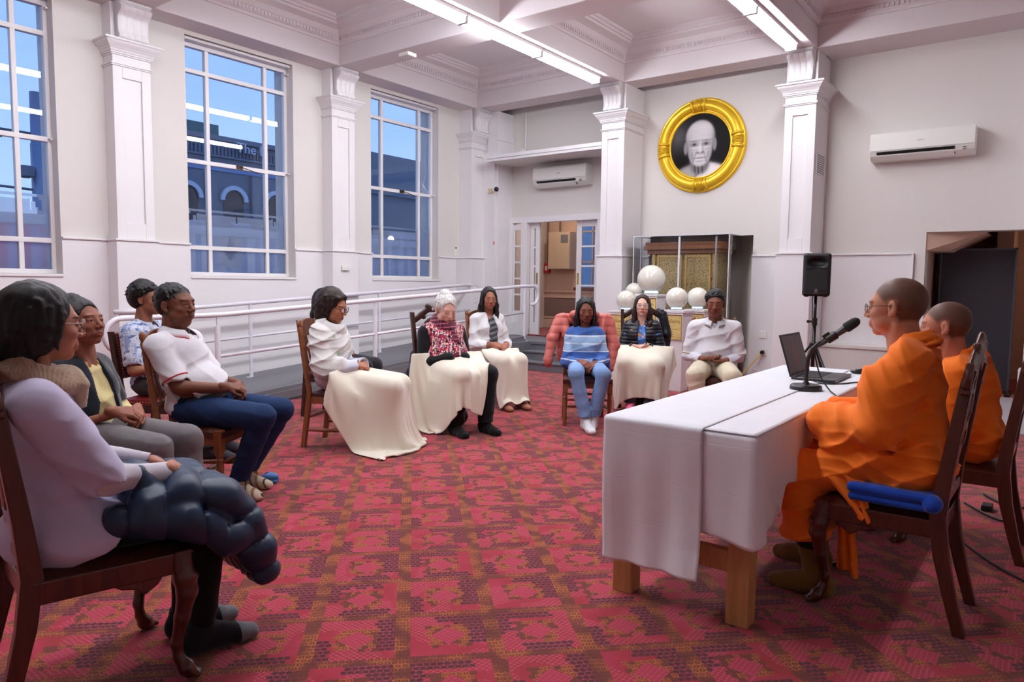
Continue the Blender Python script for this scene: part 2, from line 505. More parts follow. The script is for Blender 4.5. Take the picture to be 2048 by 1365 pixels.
# corner pier between window three and the left bay
pilaster('trim_20', 'y', 9.80, -8.18, XL, wdt=0.42)
w = MB(); w.box(XL, -7.90, 9.98, 10.5, 0, ZB); w.box(-7.9, -7.84, 9.9, 10.36, 3.80, 3.92); w.box(-8.1, -7.86, 9.93, 10.5, 3.5, 3.915)
w.box(XL, -7.94, 9.92, 10.1, 0.4, 3.6); struct('trim_21', w, M_TRIM, bevel=0.005)

# ceiling, beams, cornice ------------------------------------------
w = MB(); w.box(XL-0.2, 4.2, -4.0, 12.6, ZC, ZC+0.12); struct('ceiling', w, M_CEIL)
w = MB(); w.box(XL, -8.09, -4.0, YF, ZB, ZC); w.box(XL, 4.0, YF, 10.02, ZB, ZC); w.box(-2.54, 4.0, 10.0, YB+0.1, ZB, ZC)
struct('trim_22', w, M_CEIL, bevel=0.008)
w = MB()
for y in LP: w.box(-8.09, 4.0, y-0.195, y+0.195, ZB, ZC)
struct('trim_23', w, M_CEIL, bevel=0.008)
w = MB()
for x in CP:
    ya = -4.0
    for y in LP+[YF+0.2]:
        w.box(x-0.18, x+0.18, ya, y-0.195, ZB, ZC); ya = y+0.195
struct('trim_24', w, M_CEIL, bevel=0.008)
def cornice():
    """stepped run round every coffer, with a row of small eggs"""
    prof = [(0, 0.0), (0.015, 0.0), (0.015, 0.05), (0.035, 0.06), (0.035, 0.10), (0.06, 0.13), (0.075, 0.17), (0.075, 0.19), (0.20, 0.19)]
    top = ZC; mb = MB(); eg = MB()
    xs = [-8.09]+[v for c in CP for v in (c-0.18, c+0.18)]+[4.0]
    ysb = [-4.0]+[v for c in LP for v in (c-0.195, c+0.195)]+[YF]
    for i in range(0, 6, 2):
        x0, x1 = xs[i], xs[i+1]
        for j in range(2, len(ysb)-1, 2):
            y0, y1 = ysb[j], ysb[j+1]
            ring = []
            # crown profile hugging beam faces: offsets in from the beam (o) and height (z)
            P = [(0.0, top-0.30), (0.02, top-0.30), (0.02, top-0.265), (0.045, top-0.25), (0.045, top-0.20), (0.06, top-0.19), (0.10, top-0.13), (0.16, top-0.115), (0.22, top-0.105), (0.22, top-0.075), (0.25, top-0.07), (0.25, top-0.045), (0.28, top-0.035), (0.28, top)]
            V = []; F = []
            for o_, z_ in P:
                V += [(x0+o_, y0+o_, z_), (x1-o_, y0+o_, z_), (x1-o_, y1-o_, z_), (x0+o_, y1-o_, z_)]
            for k in range(len(P)-1):
                for q in range(4):
                    F.append((k*4+q, k*4+(q+1) % 4, (k+1)*4+(q+1) % 4, (k+1)*4+q))
            mb.add(V, F)
            for (ax, a0, a1, fx) in (('x', x0, x1, y1), ('y', y0, y1, x0), ('y', y0, y1, x1), ('x', x0, x1, y0)):
                nn = int((a1-a0-0.16)/0.052)
                for q in range(nn):
                    t_ = a0+0.08+0.052*(q+0.5)
                    if ax == 'x':
                        s_ = -1 if fx == y1 else 1
                        eg.box(t_-0.014, t_+0.014, fx+s_*0.035, fx+s_*0.062, top-0.245, top-0.205)
                    else:
                        s_ = 1 if fx == x0 else -1
                        eg.box(fx+s_*0.035, fx+s_*0.062, t_-0.014, t_+0.014, top-0.245, top-0.205)
    o = mb.build('trim_25', M_CEIL, fix=False); o['kind'] = 'structure'
    e2 = eg.build('trim_26', M_CEIL); e2['kind'] = 'structure'
cornice()

# back wall -----------------------------------------------------------
w = MB()
# left bay (door bay): deeper wall at y 10.4
DX0, DX1, DZ = -7.93, -6.06, 2.42
YD = 10.38
w.box(-8.5, DX0, YD, YD+0.2, 0.40, ZB+0.4); w.box(DX0, DX1, YD, YD+0.2, DZ, ZB+0.4); w.box(DX1, -5.5, YD, YD+0.2, 0.0, ZB+0.4)
w.box(-7.90, -5.64, 9.66, YD+0.05, 3.40, 3.49)     # bulkhead shelf over the bay
# middle bay with the niche
NX0, NX1, NZ = -5.08, -3.48, 2.06
w.box(-5.6, NX0, YB, YB+0.2, 0, ZB+0.3); w.box(NX1, -2.55, YB, YB+0.2, 0, ZB+0.3); w.box(NX0, NX1, YB, YB+0.2, NZ, ZB+0.3)
w.box(NX0-0.1, NX0, YB+0.2, YB+0.42, 0, NZ+0.2); w.box(NX1, NX1+0.1, YB+0.2, YB+0.42, 0, NZ+0.2)
w.box(NX0-0.1, NX1+0.1, YB+0.5, YB+0.42, 0, NZ+0.2); w.box(NX0, NX1, YB+0.2, YB+0.42, NZ, NZ+0.1)
# right bay with the opening
AX0, AX1, AZ = -1.33, 1.6, 2.03
w.box(-2.55, AX0, YB, YB+0.25, 0, ZB+0.3); w.box(AX0, AX1, YB, YB+0.25, AZ, ZB+0.3); w.box(AX1, 4.2, YB, YB+0.25, 0, ZB+0.3)
struct('wall_back', w, M_WALL)
w = MB(); w.box(-7.90, -5.64, 9.64, 9.66, 3.44, 3.495); w.box(-7.9, -5.64, 9.63, 9.66, 3.39, 3.425); struct('trim_27', w, M_TRIM)
# dado on the back wall
w = MB()
for a, b in ((-5.27, NX0), (NX1, -2.93), (-2.55, -1.45)):
    w.box(a, b, YB-0.022, YB, 0, dz)
struct('trim_28', w, M_TRIM)
w = MB()
for a, b in ((-5.27, NX0), (NX1, -2.93), (-2.55, -1.45)): w.box(a, b, YB-0.045, YB, dz, dz+0.022)
w.box(-1.475, -1.45, YB-0.045, YB, 0.55, dz)
w.box(NX0-0.04, NX0, YB-0.03, YB, 0, dz+0.02)
struct('trim_29', w, M_TRIM, bevel=0.004)
w = MB(); w.box(-3.40, -2.93, YB-0.05, YB, 0, 0.15); w.box(-2.55, AX0, YB-0.02, YB, 0, 0.1); struct('baseboard_back', w, M_TRIM, bevel=0.005)
w = MB(); w.box(-2.54, -1.30, 9.93, YB, 0, 0.57); w.box(-2.54, -1.28, 9.91, YB, 0.55, 0.60); struct('trim_30', w, M_WALL, bevel=0.01)
w = MB(); w.box(-1.42, -1.27, 10.05, YB+0.02, 1.04, 1.10); w.box(-1.40, -1.29, 10.08, YB, 0.6, 1.04); struct('trim_31', w, M_TRIM, bevel=0.005)
# other sides of the hall (behind and beside the camera)
w = MB(); w.box(3.9, 4.1, -4, 12.6, 0, 5.0); struct('wall_right', w, M_WALL)
w = MB(); w.box(XL, 4.1, -4.1, -3.9, 0, 5.0); struct('wall_front', w, M_WALL)

# passage seen through the right-hand opening
M_DIM = plain('passage_paint', (206, 172, 152), 0.8, vary=0.03)
M_DKCURT = plain('dark_drape', (38, 28, 30), 0.9, vary=0.2)
w = MB(); w.box(-1.6, 3, 12.9, 13.0, 0, 3); w.box(-0.66, -0.48, 11.4, 12.9, 0, 3); w.box(-1.45, -1.33, YB+0.25, 12.9, 0, 3); w.box(2.5, 2.6, YB+0.25, 13, 0, 3); w.box(-1.6, 3, YB+0.25, 13, 2.6, 2.7)
w.hexa(((-1.33, YB+0.02, 1.80), (-1.10, YB+0.25, 1.80), (-1.10, 11.3, 1.80), (-1.33, 11.3, 1.80)), ((-1.33, YB+0.02, 2.03), (-0.72, YB+0.25, 2.03), (-0.72, 11.3, 2.03), (-1.33, 11.3, 2.03)))
struct('wall_passage', w, M_DIM)
w = MB(); w.box(-1.3, 2.5, 8.6, 8.62, 0.0, 0.0)
w = MB(); w.box(-1.1, 2.4, 8.05, 10.6, 0.0, 0.012); struct('trim_32', w, plain('pale_grey_vinyl', (186, 180, 184), 0.5))
# ================================================================ windows
XG = -8.65
def frost_mat():
    """frosted privacy film with clear key-pattern corners"""
    mt = bpy.data.materials.new('frosted_film'); mt.use_nodes = True; t = mt.node_tree; X.T = t
    for n in list(t.nodes): t.nodes.remove(n)
    o = t.nodes.new('ShaderNodeOutputMaterial'); rf = t.nodes.new('ShaderNodeBsdfRefraction'); df = t.nodes.new('ShaderNodeBsdfTranslucent'); d2 = t.nodes.new('ShaderNodeBsdfDiffuse')
    m1 = t.nodes.new('ShaderNodeMixShader'); m2 = t.nodes.new('ShaderNodeMixShader'); 
    rf.inputs['Roughness'].default_value = 0.22; rf.inputs['IOR'].default_value = 1.02; rf.inputs[0].default_value = (0.9, 0.93, 1, 1)
    df.inputs[0].default_value = (0.75, 0.8, 0.9, 1); d2.inputs[0].default_value = (0.52, 0.58, 0.74, 1)
    m1.inputs[0].default_value = 0.28; m2.inputs[0].default_value = 0.40
    t.links.new(rf.outputs[0], m1.inputs[1]); t.links.new(df.outputs[0], m1.inputs[2])
    t.links.new(m1.outputs[0], m2.inputs[1]); t.links.new(d2.outputs[0], m2.inputs[2]); t.links.new(m2.outputs[0], o.inputs[0])
    return mt
M_FROST = frost_mat()
M_STEEL = plain('window_stay_brass', (70, 56, 44), 0.4, 0.8)
for wi, (a, b) in enumerate(WINS):
    root = thing('window_%d' % (wi+1), None, None, (XG, (a+b)/2, ZW0)); root['kind'] = 'structure'
    hw = (b-a)/2; hz = 4.22-ZW0
    ya = -hw; yb = hw
    rd = 0.02
    mull = [ya+0.02, ya+0.36, ya+1.19, yb-0.02]
    fr = MB()
    fr.box(-0.031, 0.042, ya, ya+0.035, 0, hz); fr.box(-0.031, 0.042, yb-0.04, yb, 0, hz)
    fr.box(-0.034, 0.044, ya+0.001, yb-0.001, 0.001, 0.05); fr.box(-0.034, 0.044, ya+0.001, yb-0.001, hz-0.05, hz-0.001)
    for y in mull[1:3]: fr.box(-0.03, 0.035, y-0.024, y+0.024, 0, hz)
    for z in (1.735, 2.80, 3.89): fr.box(-0.032, 0.038, ya, yb, z-0.026-ZW0, z+0.026-ZW0)
    fr.build('window_frame', M_TRIM, root, bevel=0.006)
    g = MB(); g.box(-0.004, 0.0, ya+0.02, yb-0.02, 0.03, hz-0.03)
    g = mesh_obj('glass', [(0, ya+.02, .03), (0, yb-.02, .03), (0, yb-.02, hz-.03), (0, ya+.02, hz-.03)], [(0, 1, 2, 3)], M_GLASS, root)
    # film: below z 2.22 with a cleared band and corner keys
    fm = MB(); zt = 2.22-ZW0
    x_ = -0.014
    def q(y0, y1, z0, z1): fm.add([(x_, y0, z0), (x_, y1, z0), (x_, y1, z1), (x_, y0, z1)], [(0, 1, 2, 3)])
    # rows of small rectangles leaving the key pattern clear
    q(ya+.02, yb-.02, .03, zt-0.17); q(ya+.02, yb-.02, zt-0.03, zt)
    q(ya+.02, ya+0.10, zt-0.17, zt-0.03); q(yb-0.10, yb-.02, zt-0.17, zt-0.03)
    for s_, e0 in ((1, ya), (-1, yb)):
        def qq(u0, u1, z0, z1): q(min(e0+s_*u0, e0+s_*u1), max(e0+s_*u0, e0+s_*u1), z0, z1)
        qq(0.10, 0.13, zt-0.06, zt-0.03); qq(0.13, 0.20, zt-0.17, zt-0.14); qq(0.16, 0.20, zt-0.14, zt-0.08); qq(0.21, 0.235, zt-0.17, zt-0.05)
        qq(0.235, 0.75, zt-0.17, zt-0.06)
    fm.build('frosted_film', M_FROST, root, fix=False)
    st = MB(); st.box(0.03, 0.06, mull[1]+0.38, mull[1]+0.46, 2.80-ZW0-0.02, 2.80-ZW0+0.025); st.rod((0.06, mull[1]+0.42, 2.8-ZW0+0.01), (0.09, mull[1]+0.68, 2.8-ZW0-0.05), 0.006)
    st.build('window_stay', M_STEEL, root)
    hk = MB()
    for z in (2.80-ZW0, 4.14-ZW0): hk.rod((0.04, yb-0.03, z), (0.12, yb-0.03, z-0.005), 0.010)
    hk.build('curtain_hook', M_TRIM, root)
    bl = MB(); bl.box(0.05, 0.15, ya+0.02, yb-0.02, hz-0.0, hz+0.03)
    bl.build('blind_track', M_TRIM, root)
    if wi == 2:
        ck = MB()
        for k in range(9):
            yy = mull[2]+0.08+0.02*k
            pts = [(0.004, mull[2]+0.10, 1.62), (0.004, mull[2]+0.12+0.018*k, 1.55-0.01*k), (0.004, mull[2]+0.09+0.03*k, 1.44)]
            ck.tube(pts, 0.0012, 4)
        ck.tube([(0.004, mull[2]+0.12, 1.6), (0.004, mull[2]+0.2, 1.8), (0.004, mull[2]+0.16, 2.0), (0.004, mull[2]+0.22, 2.5)], 0.0015, 4)
        ck.build('glass_crack', M_TRIM, root)
# ---------------------------------------------------------------- outside
M_BLDG = plain('slate_blue_render', (104, 116, 132), 0.9, vary=0.08, vscale=0.6)
M_BLDG2 = plain('pale_stucco', (190, 198, 214), 0.8)
M_BLDGW = plain('dark_glazing', (24, 30, 44), 0.2)
tag(MB().box(-60, XL-0.7, -20, 60, -0.6, -0.5).build('street', plain('asphalt', (70, 72, 80), 0.8)), kind='structure')
FX = -22.0
b1 = thing('arcaded_building', 'dark blue grey building with arched windows and raised lettering, seen through the middle window', 'building', (FX, 12.0, -0.5))
w = MB(); w.box(-6, 0, -2.2, 5.6, 0, 6.35); w.build('wall', M_BLDG, b1)
w = MB(); w.box(0, 0.20, -2.2, 5.65, 6.30, 6.45); w.box(0, 0.12, -2.2, 5.6, 5.78, 5.84)
for k in range(60): w.box(0, 0.06, -2.2+0.13*k, -2.14+0.13*k, 5.86, 6.12)
for y in (-0.75, 0.8, 2.4, 4.0): w.box(0, 0.14, y-0.17, y+0.17, 0, 5.3)
w.build('cornice', M_BLDG, b1)
w = MB(); w.box(-3, 0.05, -2.2, 1.1, 6.45, 6.80); w.build('roof_edge', plain('green_roofing', (60, 104, 108), 0.8), b1)
w = MB(); w.box(0.0, 0.05, -2.2, 5.6, 5.34, 5.60); w.build('frieze', plain('frieze_stucco', (112, 138, 182), 0.8), b1)
for ci, y in enumerate((0.0, 1.6, 3.2)):
    r0, r1 = 0.36, 0.50
    arch = MB(); n = 24
    for k in range(n):
        a0, a1 = PI*k/n, PI*(k+1)/n
        poly = [(y+r0*math.cos(a0), 4.42+r0*math.sin(a0)), (y+r1*math.cos(a0), 4.42+r1*math.sin(a0)), (y+r1*math.cos(a1), 4.42+r1*math.sin(a1)), (y+r0*math.cos(a1), 4.42+r0*math.sin(a1))]
        arch.prism(poly, 'x', 0.0, 0.12)
    ao = arch.build('arch_moulding', M_BLDG2, b1)
    wn = MB(); wn.prism([(y+r0*math.cos(PI*k/20), 4.42+r0*math.sin(PI*k/20)) for k in range(21)]+[(y-r0, 3.2), (y+r0, 3.2)], 'x', 0.0, 0.03); wn.build('window_pane', M_BLDGW, b1)
    bl = MB(); bl.box(0.03, 0.10, y-0.34, y+0.34, 3.62, 3.68)
    for k in range(6): bl.lathe([(0.03, 0), (0.05, 0.08), (0.03, 0.18), (0.04, 0.24)], (0.08, y-0.29+0.115*k, 3.38), 8)
    bl.build('balustrade', M_BLDG2, b1)
text('The L', 0.46, (0.2, 1.62, 6.02), M_BLDG2, b1, rot=(PI/2, 0, PI/2), ext=0.04, align='LEFT', name='raised_letters')
b2 = thing('plain_building', 'plain dark blue building with a framed panel, seen through the far window', 'building', (FX, 20.2, -0.5))
w = MB(); w.box(-6, 0, -2.5, 9, 0, 6.95); w.build('wall', M_BLDG, b2)
w = MB(); w.box(0, 0.2, -2.5, 9, 3.9, 4.05); w.box(0, 0.12, -2.5, 9, 5.3, 5.6)
w.build('cornice', M_BLDG, b2)
w = MB(); 
for k in range(9): w.box(0.02, 0.06, -1.9, -1.0, 4.25+0.16*k, 4.34+0.16*k)
w.build('louvre', M_BLDG2, b2)
w = MB(); w.box(0, 0.06, -0.1, 2.2, 3.55, 4.05); w.build('framed_panel', M_BLDG2, b2)
w = MB(); w.box(0, 0.03, 2.3, 3.3, 4.3, 5.6); w.build('window_pane', M_BLDGW, b2)
# shipping containers close to the windows
def cont_mat(name, base, stripe, badge_y, badge=True):
    mt, t, b = newmat(name)
    p, x, y, z = coords()
    s_ = (y*(1/0.28)).fr()
    c = mixc((s_ < 0.5), srgb(*base), srgb(*stripe))
    if badge:
        dy = (y-badge_y).ab(); dz_ = (z-2.38).ab()
        c = mixc((dy < 0.22)*(dz_ < 0.34), c, srgb(206, 200, 190))
        c = mixc((dy+(z-2.34).ab()*0.7 < 0.15), c, srgb(60, 64, 90))
    setin(b, 'Base Color', c); setin(b, 'Roughness', 0.5)
    return mt
def container(name, y0, y1, mat, label):
    r = thing(name, label, 'container', (-11.5, (y0+y1)/2, -0.5))
    h = (y1-y0)/2; V = []; F = []; n = int((y1-y0)/0.07)
    for i in range(n+1):
        yy = -h+2*h*i/n; xx = 0.0 if (i//2) % 2 == 0 else -0.04
        V += [(xx, yy, 0.15), (xx, yy, 2.60)]
    for i in range(n): F.append((2*i, 2*i+2, 2*i+3, 2*i+1))
    mesh_obj('corrugated_side', V, F, mat, r)
    w = MB(); w.box(-2.4, -0.06, -h, h, 0.05, 2.62); w.box(-0.05, 0.03, -h, h, 2.58, 2.72); w.box(-0.05, 0.03, -h, h, 0, 0.15); w.box(-0.05, 0.03, -h, -h+0.1, 0, 2.7); w.box(-0.05, 0.03, h-0.1, h, 0, 2.7)
    w.build('container_frame', plain(name+'_frame', (222, 226, 234), 0.5), r)
container('shipping_container', 5.2, 14.5, cont_mat('striped_container', (150, 172, 214), (240, 242, 248), -2.85), 'blue and white striped container behind the frosted panes of the middle and far windows')
container('painted_container', 1.0, 4.7, cont_mat('pink_container', (244, 120, 160), (214, 186, 228), 0, False), 'pink and lilac striped container behind the frosted panes of the nearest window')
lm = thing('street_lamp', 'grey street lamp post with side arm and floodlight, outside the nearest window', 'street lamp', (-20, 7.15, -0.5))
w = MB(); w.rod((0, 0, 0), (0, 0, 6.3), 0.16, 0.12, 16); w.build('pole', plain('galvanised', (120, 134, 160), 0.4, 0.5), lm, smooth=True)
w = MB(); w.rod((0, 0, 5.3), (-0.2, -1.5, 5.35), 0.03); w.box(-0.35, -0.12, -1.95, -1.1, 5.31, 5.40); w.build('lamp_arm', plain('galvanised2', (80, 90, 110), 0.5), lm)
w = MB(); w.rod((0, 0, 3.95), (0, -0.9, 3.98), 0.03); w.build('side_arm', plain('galvanised2', (80, 90, 110), 0.5), lm)
w = MB(); w.box(-0.30, -0.16, -1.92, -1.5, 5.295, 5.31); w.build('lamp_lens', emis('lamp_lens', (255, 244, 220), 5), lm)
w = MB(); w.lathe([(0.08, -0.14), (0.17, -0.1), (0.2, 0.12), (0.19, 0.14)], (0.1, -0.3, 4.35), 16); w.build('floodlight', M_BLDG, lm)
wl = thing('outdoor_wall_lamp', 'small glowing lamp on a pipe arm outside the far window', 'lamp', (-12.6, 11.72, 2.35))
w = MB(); w.tube([(0, -1.0, -0.3), (0, -1.0, 0.05), (0, -0.3, 0.0), (0, -0.1, -0.05)], 0.018); w.build('arm', M_BLDG2, wl)
w = MB(); w.ball((0, 0, -0.03), 0.07); w.build('bulb', emis('outdoor_bulb', (255, 226, 190), 6), wl, smooth=True)

# ================================================================ ceiling lights
M_LENS = emis('lamp_diffuser', (246, 249, 255), LAMP_STRENGTH)
def light(x, y1, label):
    r = thing('batten_light', label, 'ceiling light', (x, y1-0.72, ZB), 0, 'fluorescent battens under the ceiling beams')
    w = MB(); w.box(-0.085, 0.085, -0.72, 0.72, -0.035, 0.0); w.build('housing', M_TRIM, r, bevel=0.004)
    w = MB(); prof = [(-0.062, -0.035), (-0.062, -0.075), (-0.045, -0.095), (0.045, -0.095), (0.062, -0.075), (0.062, -0.035)]
    w.prism(prof, 'y', -0.705, 0.705); w.build('diffuser', M_LENS, r)
    for q in (-1, 1): MB().box(-0.066, 0.066, q*0.703, q*0.72, -0.10, -0.03).build('end_cap', M_TRIM, r)
    return r
words = ['nearest the back wall', 'second from the back wall', 'third from the back wall', 'fourth from the back wall', 'fifth from the back wall', 'sixth from the back wall', 'seventh from the back wall']
NL = 6
for i in range(NL): light(-5.45, 9.12-1.46*i, 'white ceiling batten light in the left row, %s' % words[i])
for i in range(NL): light(-2.76, 9.22-1.46*i, 'white ceiling batten light in the right row, %s' % words[i])

# ================================================================ ramp, platform, steps, rails
def rz_(y): return max(0.0, min(0.40, (y-4.03)*0.0745))
rp = thing('access_ramp', 'grey access ramp rising along the window wall to the doorway platform', 'ramp', (0, 0, 0)); 
w = MB(); w.hexa([(-8.42, 4.03, 0.0), (-6.87, 4.03, 0.0), (-6.87, 9.3, 0.0), (-8.42, 9.3, 0.0)], [(-8.42, 4.03, 0.012), (-6.87, 4.03, 0.012), (-6.87, 9.3, 0.40), (-8.42, 9.3, 0.40)])
w.build('ramp_slope', M_GREYDECK, rp)
w = MB()
for x0, x1, z0, z1 in ((-6.87, -6.80, 0.0, 0.045), (-6.885, -6.83, 0.0, 0.09)):
    w.hexa([(x0, 3.95, 0), (x1, 3.95, 0), (x1, 9.35, 0), (x0, 9.35, 0)], [(x0, 3.95, z1), (x1, 3.95, z1), (x1, 9.35, z1+0.39), (x0, 9.35, z1+0.39)])
for dx, dz2 in ((0.004, -0.03), (0.004, -0.10)):
    w.hexa([(-6.80, 4.6, 0.0+max(0, dz2)), (-6.79, 4.6, 0), (-6.79, 9.3, 0.36+dz2), (-6.80, 9.3, 0.36+dz2)], [(-6.80, 4.6, 0.012), (-6.79, 4.6, 0.012), (-6.79, 9.3, 0.375+dz2), (-6.80, 9.3, 0.375+dz2)])
w.build('kerb', M_GREYDECK, rp)
sp_ = thing('entrance_steps', 'grey wooden steps and landing in front of the doorway', 'steps', (0, 0, 0))
w = MB(); w.box(-8.42, -5.66, 9.40, 10.38, 0, 0.40); w.box(-6.80, -5.66, 9.38, 9.42, 0.36, 0.405); w.build('landing', M_GREYDECK, sp_, bevel=0.006)
w = MB(); w.box(-6.72, -5.66, 9.15, 9.42, 0, 0.27); w.box(-6.72, -5.66, 9.13, 9.17, 0.245, 0.272); w.build('step', M_GREYDECK, sp_, bevel=0.006)
w = MB(); w.box(-6.72, -5.66, 8.91, 9.17, 0, 0.135); w.box(-6.72, -5.66, 8.89, 8.93, 0.11, 0.137); w.build('step', M_GREYDECK, sp_, bevel=0.006)
w = MB(); w.box(-6.80, -6.72, 8.9, 9.42, 0, 0.40); w.build('side_panel', M_GREYDECK, sp_)
def arc(c, r, a0, a1, n, f): return [f(c[0]+r*math.cos(a0+(a1-a0)*i/n), c[1]+r*math.sin(a0+(a1-a0)*i/n)) for i in range(n+1)]
def rail(name, label, x, ya, yb, posts, loop_a, loop_b, thick):
    r = thing(name, label, 'handrail', (x, 0, 0))
    def top(y): return 0.975+rz_(y)*0.79
    R = 0.16
    w = MB(); pts = []
    if loop_a:
        pts += arc((ya, top(ya)-R), R, -PI/2-0.6, -PI/2-PI, 10, lambda u, v: (0, u, v))
    pts += [(0, y, top(y)) for y in np.linspace(ya, yb, 26)]
    if loop_b:
        pts += arc((yb, top(yb)-R*0.95), R*0.95, PI/2, -PI/2-0.3, 14, lambda u, v: (0, u, v))[1:]
    w.tube(pts, 0.026, 14); w.build('handrail_bar', M_RAIL, r, smooth=True)
    w = MB(); w.tube([(0, posts[0], top(posts[0])-0.43), (0, posts[-1], top(posts[-1])-0.43)], 0.017, 10); w.build('mid_rail', M_RAIL, r, smooth=True)
    for y in posts:
        z0 = rz_(y) if x > -8.6 else 0
        w = MB()
        if thick:
            w.rod((0, y, z0), (0, y, top(y)-0.12), 0.028, n=16); w.rod((0, y, top(y)-0.13), (0, y, top(y)-0.02), 0.012)
        else:
            w.rod((0, y, z0), (0, y, top(y)-0.02), 0.024, n=16)
        w.lathe([(0.065, 0.0), (0.065, 0.008), (0.03, 0.012)], (0, y, z0), 20)
        po = w.build('post', M_RAIL, r); smooth_by_angle(po, 40)
    return r
rail('ramp_handrail', 'white tubular handrail with looped ends on the room side of the ramp', -6.87, 3.10, 9.62, [4.04, 6.19, 7.30, 9.39], True, True, True)
rail('ramp_handrail', 'white tubular handrail along the window wall behind the ramp', -8.17, 3.6, 9.66, [3.9, 5.26, 7.45, 9.62], False, True, False)

# ================================================================ doorway and lobby behind
w = MB()
fy0, fy1 = YD-0.04, YD+0.06
for x0, x1 in ((DX0, DX0+0.09), (-7.66, -7.53), (DX1-0.04, DX1+0.04)): w.box(x0, x1, fy0, fy1, 0.40, DZ+0.03)
w.box(DX0-0.003, DX1+0.043, fy0-0.003, fy1+0.003, DZ-0.02, DZ+0.08)
w.box(DX0+0.003, -7.6, fy0+0.004, fy1-0.004, 0.403, 0.62)
struct('door_1', w, M_TRIM, bevel=0.005)
dr = bpy.data.objects['door_1']
def glazed(root, x0, x1, y, z0, z1, rows, stile, cols=1, hand=None):
    w = MB(); w.box(x0, x0+stile, y-0.02, y+0.02, z0, z1); w.box(x1-stile, x1, y-0.02, y+0.02, z0, z1); w.box(x0+0.004, x1-0.004, y-0.0185, y+0.0185, z1-0.10, z1-0.002); w.box(x0+0.004, x1-0.004, y-0.0185, y+0.0185, z0+0.002, z0+0.22)
    for k in range(1, rows): zz = z0+0.22+(z1-0.1-z0-0.22)*k/rows; w.box(x0+0.006, x1-0.006, y-0.017, y+0.017, zz-0.016, zz+0.016)
    for k in range(1, cols): xx = x0+(x1-x0)*k/cols; w.box(xx-0.008, xx+0.008, y-0.018, y+0.018, z0+0.22, z1-0.1)
    w.build('door_leaf', M_TRIM, root, bevel=0.004)
    mesh_obj('glass', [(x0+.02, y, z0+.2), (x1-.02, y, z0+.2), (x1-.02, y, z1-.08), (x0+.02, y, z1-.08)], [(0, 1, 2, 3)], M_GLASS, root)
    if hand is not None:
        w = MB(); w.box(hand-0.018, hand+0.018, y-0.026, y-0.02, 1.32, 1.52); w.build('pull_plate', plain('brass', (190, 160, 84), 0.3, 0.9), root, bevel=0.003)
glazed(dr, -7.84, -7.66, YD+0.01, 0.62, 2.38, 5, 0.02)
glazed(dr, -7.53, -7.33, YD+0.09, 0.42, 2.40, 5, 0.085, hand=-7.375)
glazed(dr, -6.56, -6.10, YD+0.09, 0.42, 2.40, 5, 0.10, cols=1, hand=-6.52)
w = MB(); w.box(-9.4, -5.5, 12.3, 12.4, 0.36, 3.2); w.box(-9.5, -9.4, 10.38, 12.4, 0.36, 3.2); w.box(-9.4, -8.45, 10.38, 10.58, 0.36, 3.2); w.box(-5.6, -5.5, 10.4, 12.4, 0, 3.2); w.box(-9.5, -5.5, 10.4, 12.4, 3.1, 3.2)
w.box(-9.5, -5.5, 10.5, 12.4, 0.2, 0.36)
struct('wall_lobby', w, M_WALLB)
w = MB(); w.box(-9.4, -5.6, 10.4, 12.3, 0.36, 0.42); struct('floor_lobby', w, M_CARPET)
for nm_, lx_, ly_, lz_, col_, pw_ in (('added_lobby_lamp', -7.4, 11.3, 3.08, (255, 232, 212), 60.0), ('added_passage_lamp', 0.4, 11.8, 2.58, (255, 206, 176), 16.0)):  # out-of-view lamps added to brighten the lobby and the passage
    lr = thing('added_ceiling_lamp', 'unseen warm lamp added to light the lobby behind the doorway' if lx_ < -5 else 'unseen warm lamp added to light the passage behind the grey board', 'ceiling light', (lx_, ly_, lz_))
    MB().lathe([(0.17, -0.02), (0.18, 0.0), (0.18, 0.02)], (0, 0, 0), 24).build('fitting', M_TRIM, lr)
    MB().lathe([(0.02, -0.07), (0.11, -0.06), (0.155, -0.02)], (0, 0, 0), 24).build('shade', emis(nm_, col_, pw_), lr)
w = MB()
w.box(-9.3, -5.6, 12.26, 12.3, 1.15, 1.19); w.box(-9.3, -5.6, 12.27, 12.3, 0.42, 0.60)
for x0, x1 in ((-8.6, -7.3),):
    w.box(x0, x1, 12.27, 12.3, 1.04, 1.09); w.box(x0, x1, 12.27, 12.3, 0.62, 0.66); w.box(x0, x0+0.04, 12.27, 12.3, 0.62, 1.08); w.box(x1-0.04, x1, 12.27, 12.3, 0.62, 1.08)
struct('trim_33', w, M_WALLB, bevel=0.004)
w = MB(); w.box(-8.54, -7.36, 12.28, 12.30, 0.67, 1.03); tag(w.build('wall_panel', plain('mauve_grey_panel', (134, 112, 106), 0.4)), 'grey rectangular panel sunk in the lobby wall below its rail', 'panel')
lw = thing('window_4', None, None, (-7.0, 12.29, 1.2)); lw['kind'] = 'structure'
w = MB(); w.box(-0.74, 0.7, -0.05, 0.0, 0, 0.06)
w.build('sill', wood('sill_wood', (96, 50, 34), (120, 66, 44)), lw)
w = MB(); 
for x0 in (-0.72, -0.34, 0.04, 0.42): w.box(x0, x0+0.03, -0.03, 0, 0.06, 1.9)
for z0 in (0.55, 1.15): w.box(-0.7, 0.7, -0.03, 0, z0, z0+0.03)
w.build('window_frame', plain('aged_frame', (196, 164, 140), 0.5), lw)
M_DUSKPANE = emis('dusk_view', (58, 104, 168), 0.55)
mesh_obj('pane', [(-.7, -.004, .06), (.7, -.004, .06), (.7, -.004, 1.9), (-.7, -.004, 1.9)], [(0, 1, 2, 3)], M_DUSKPANE, lw)
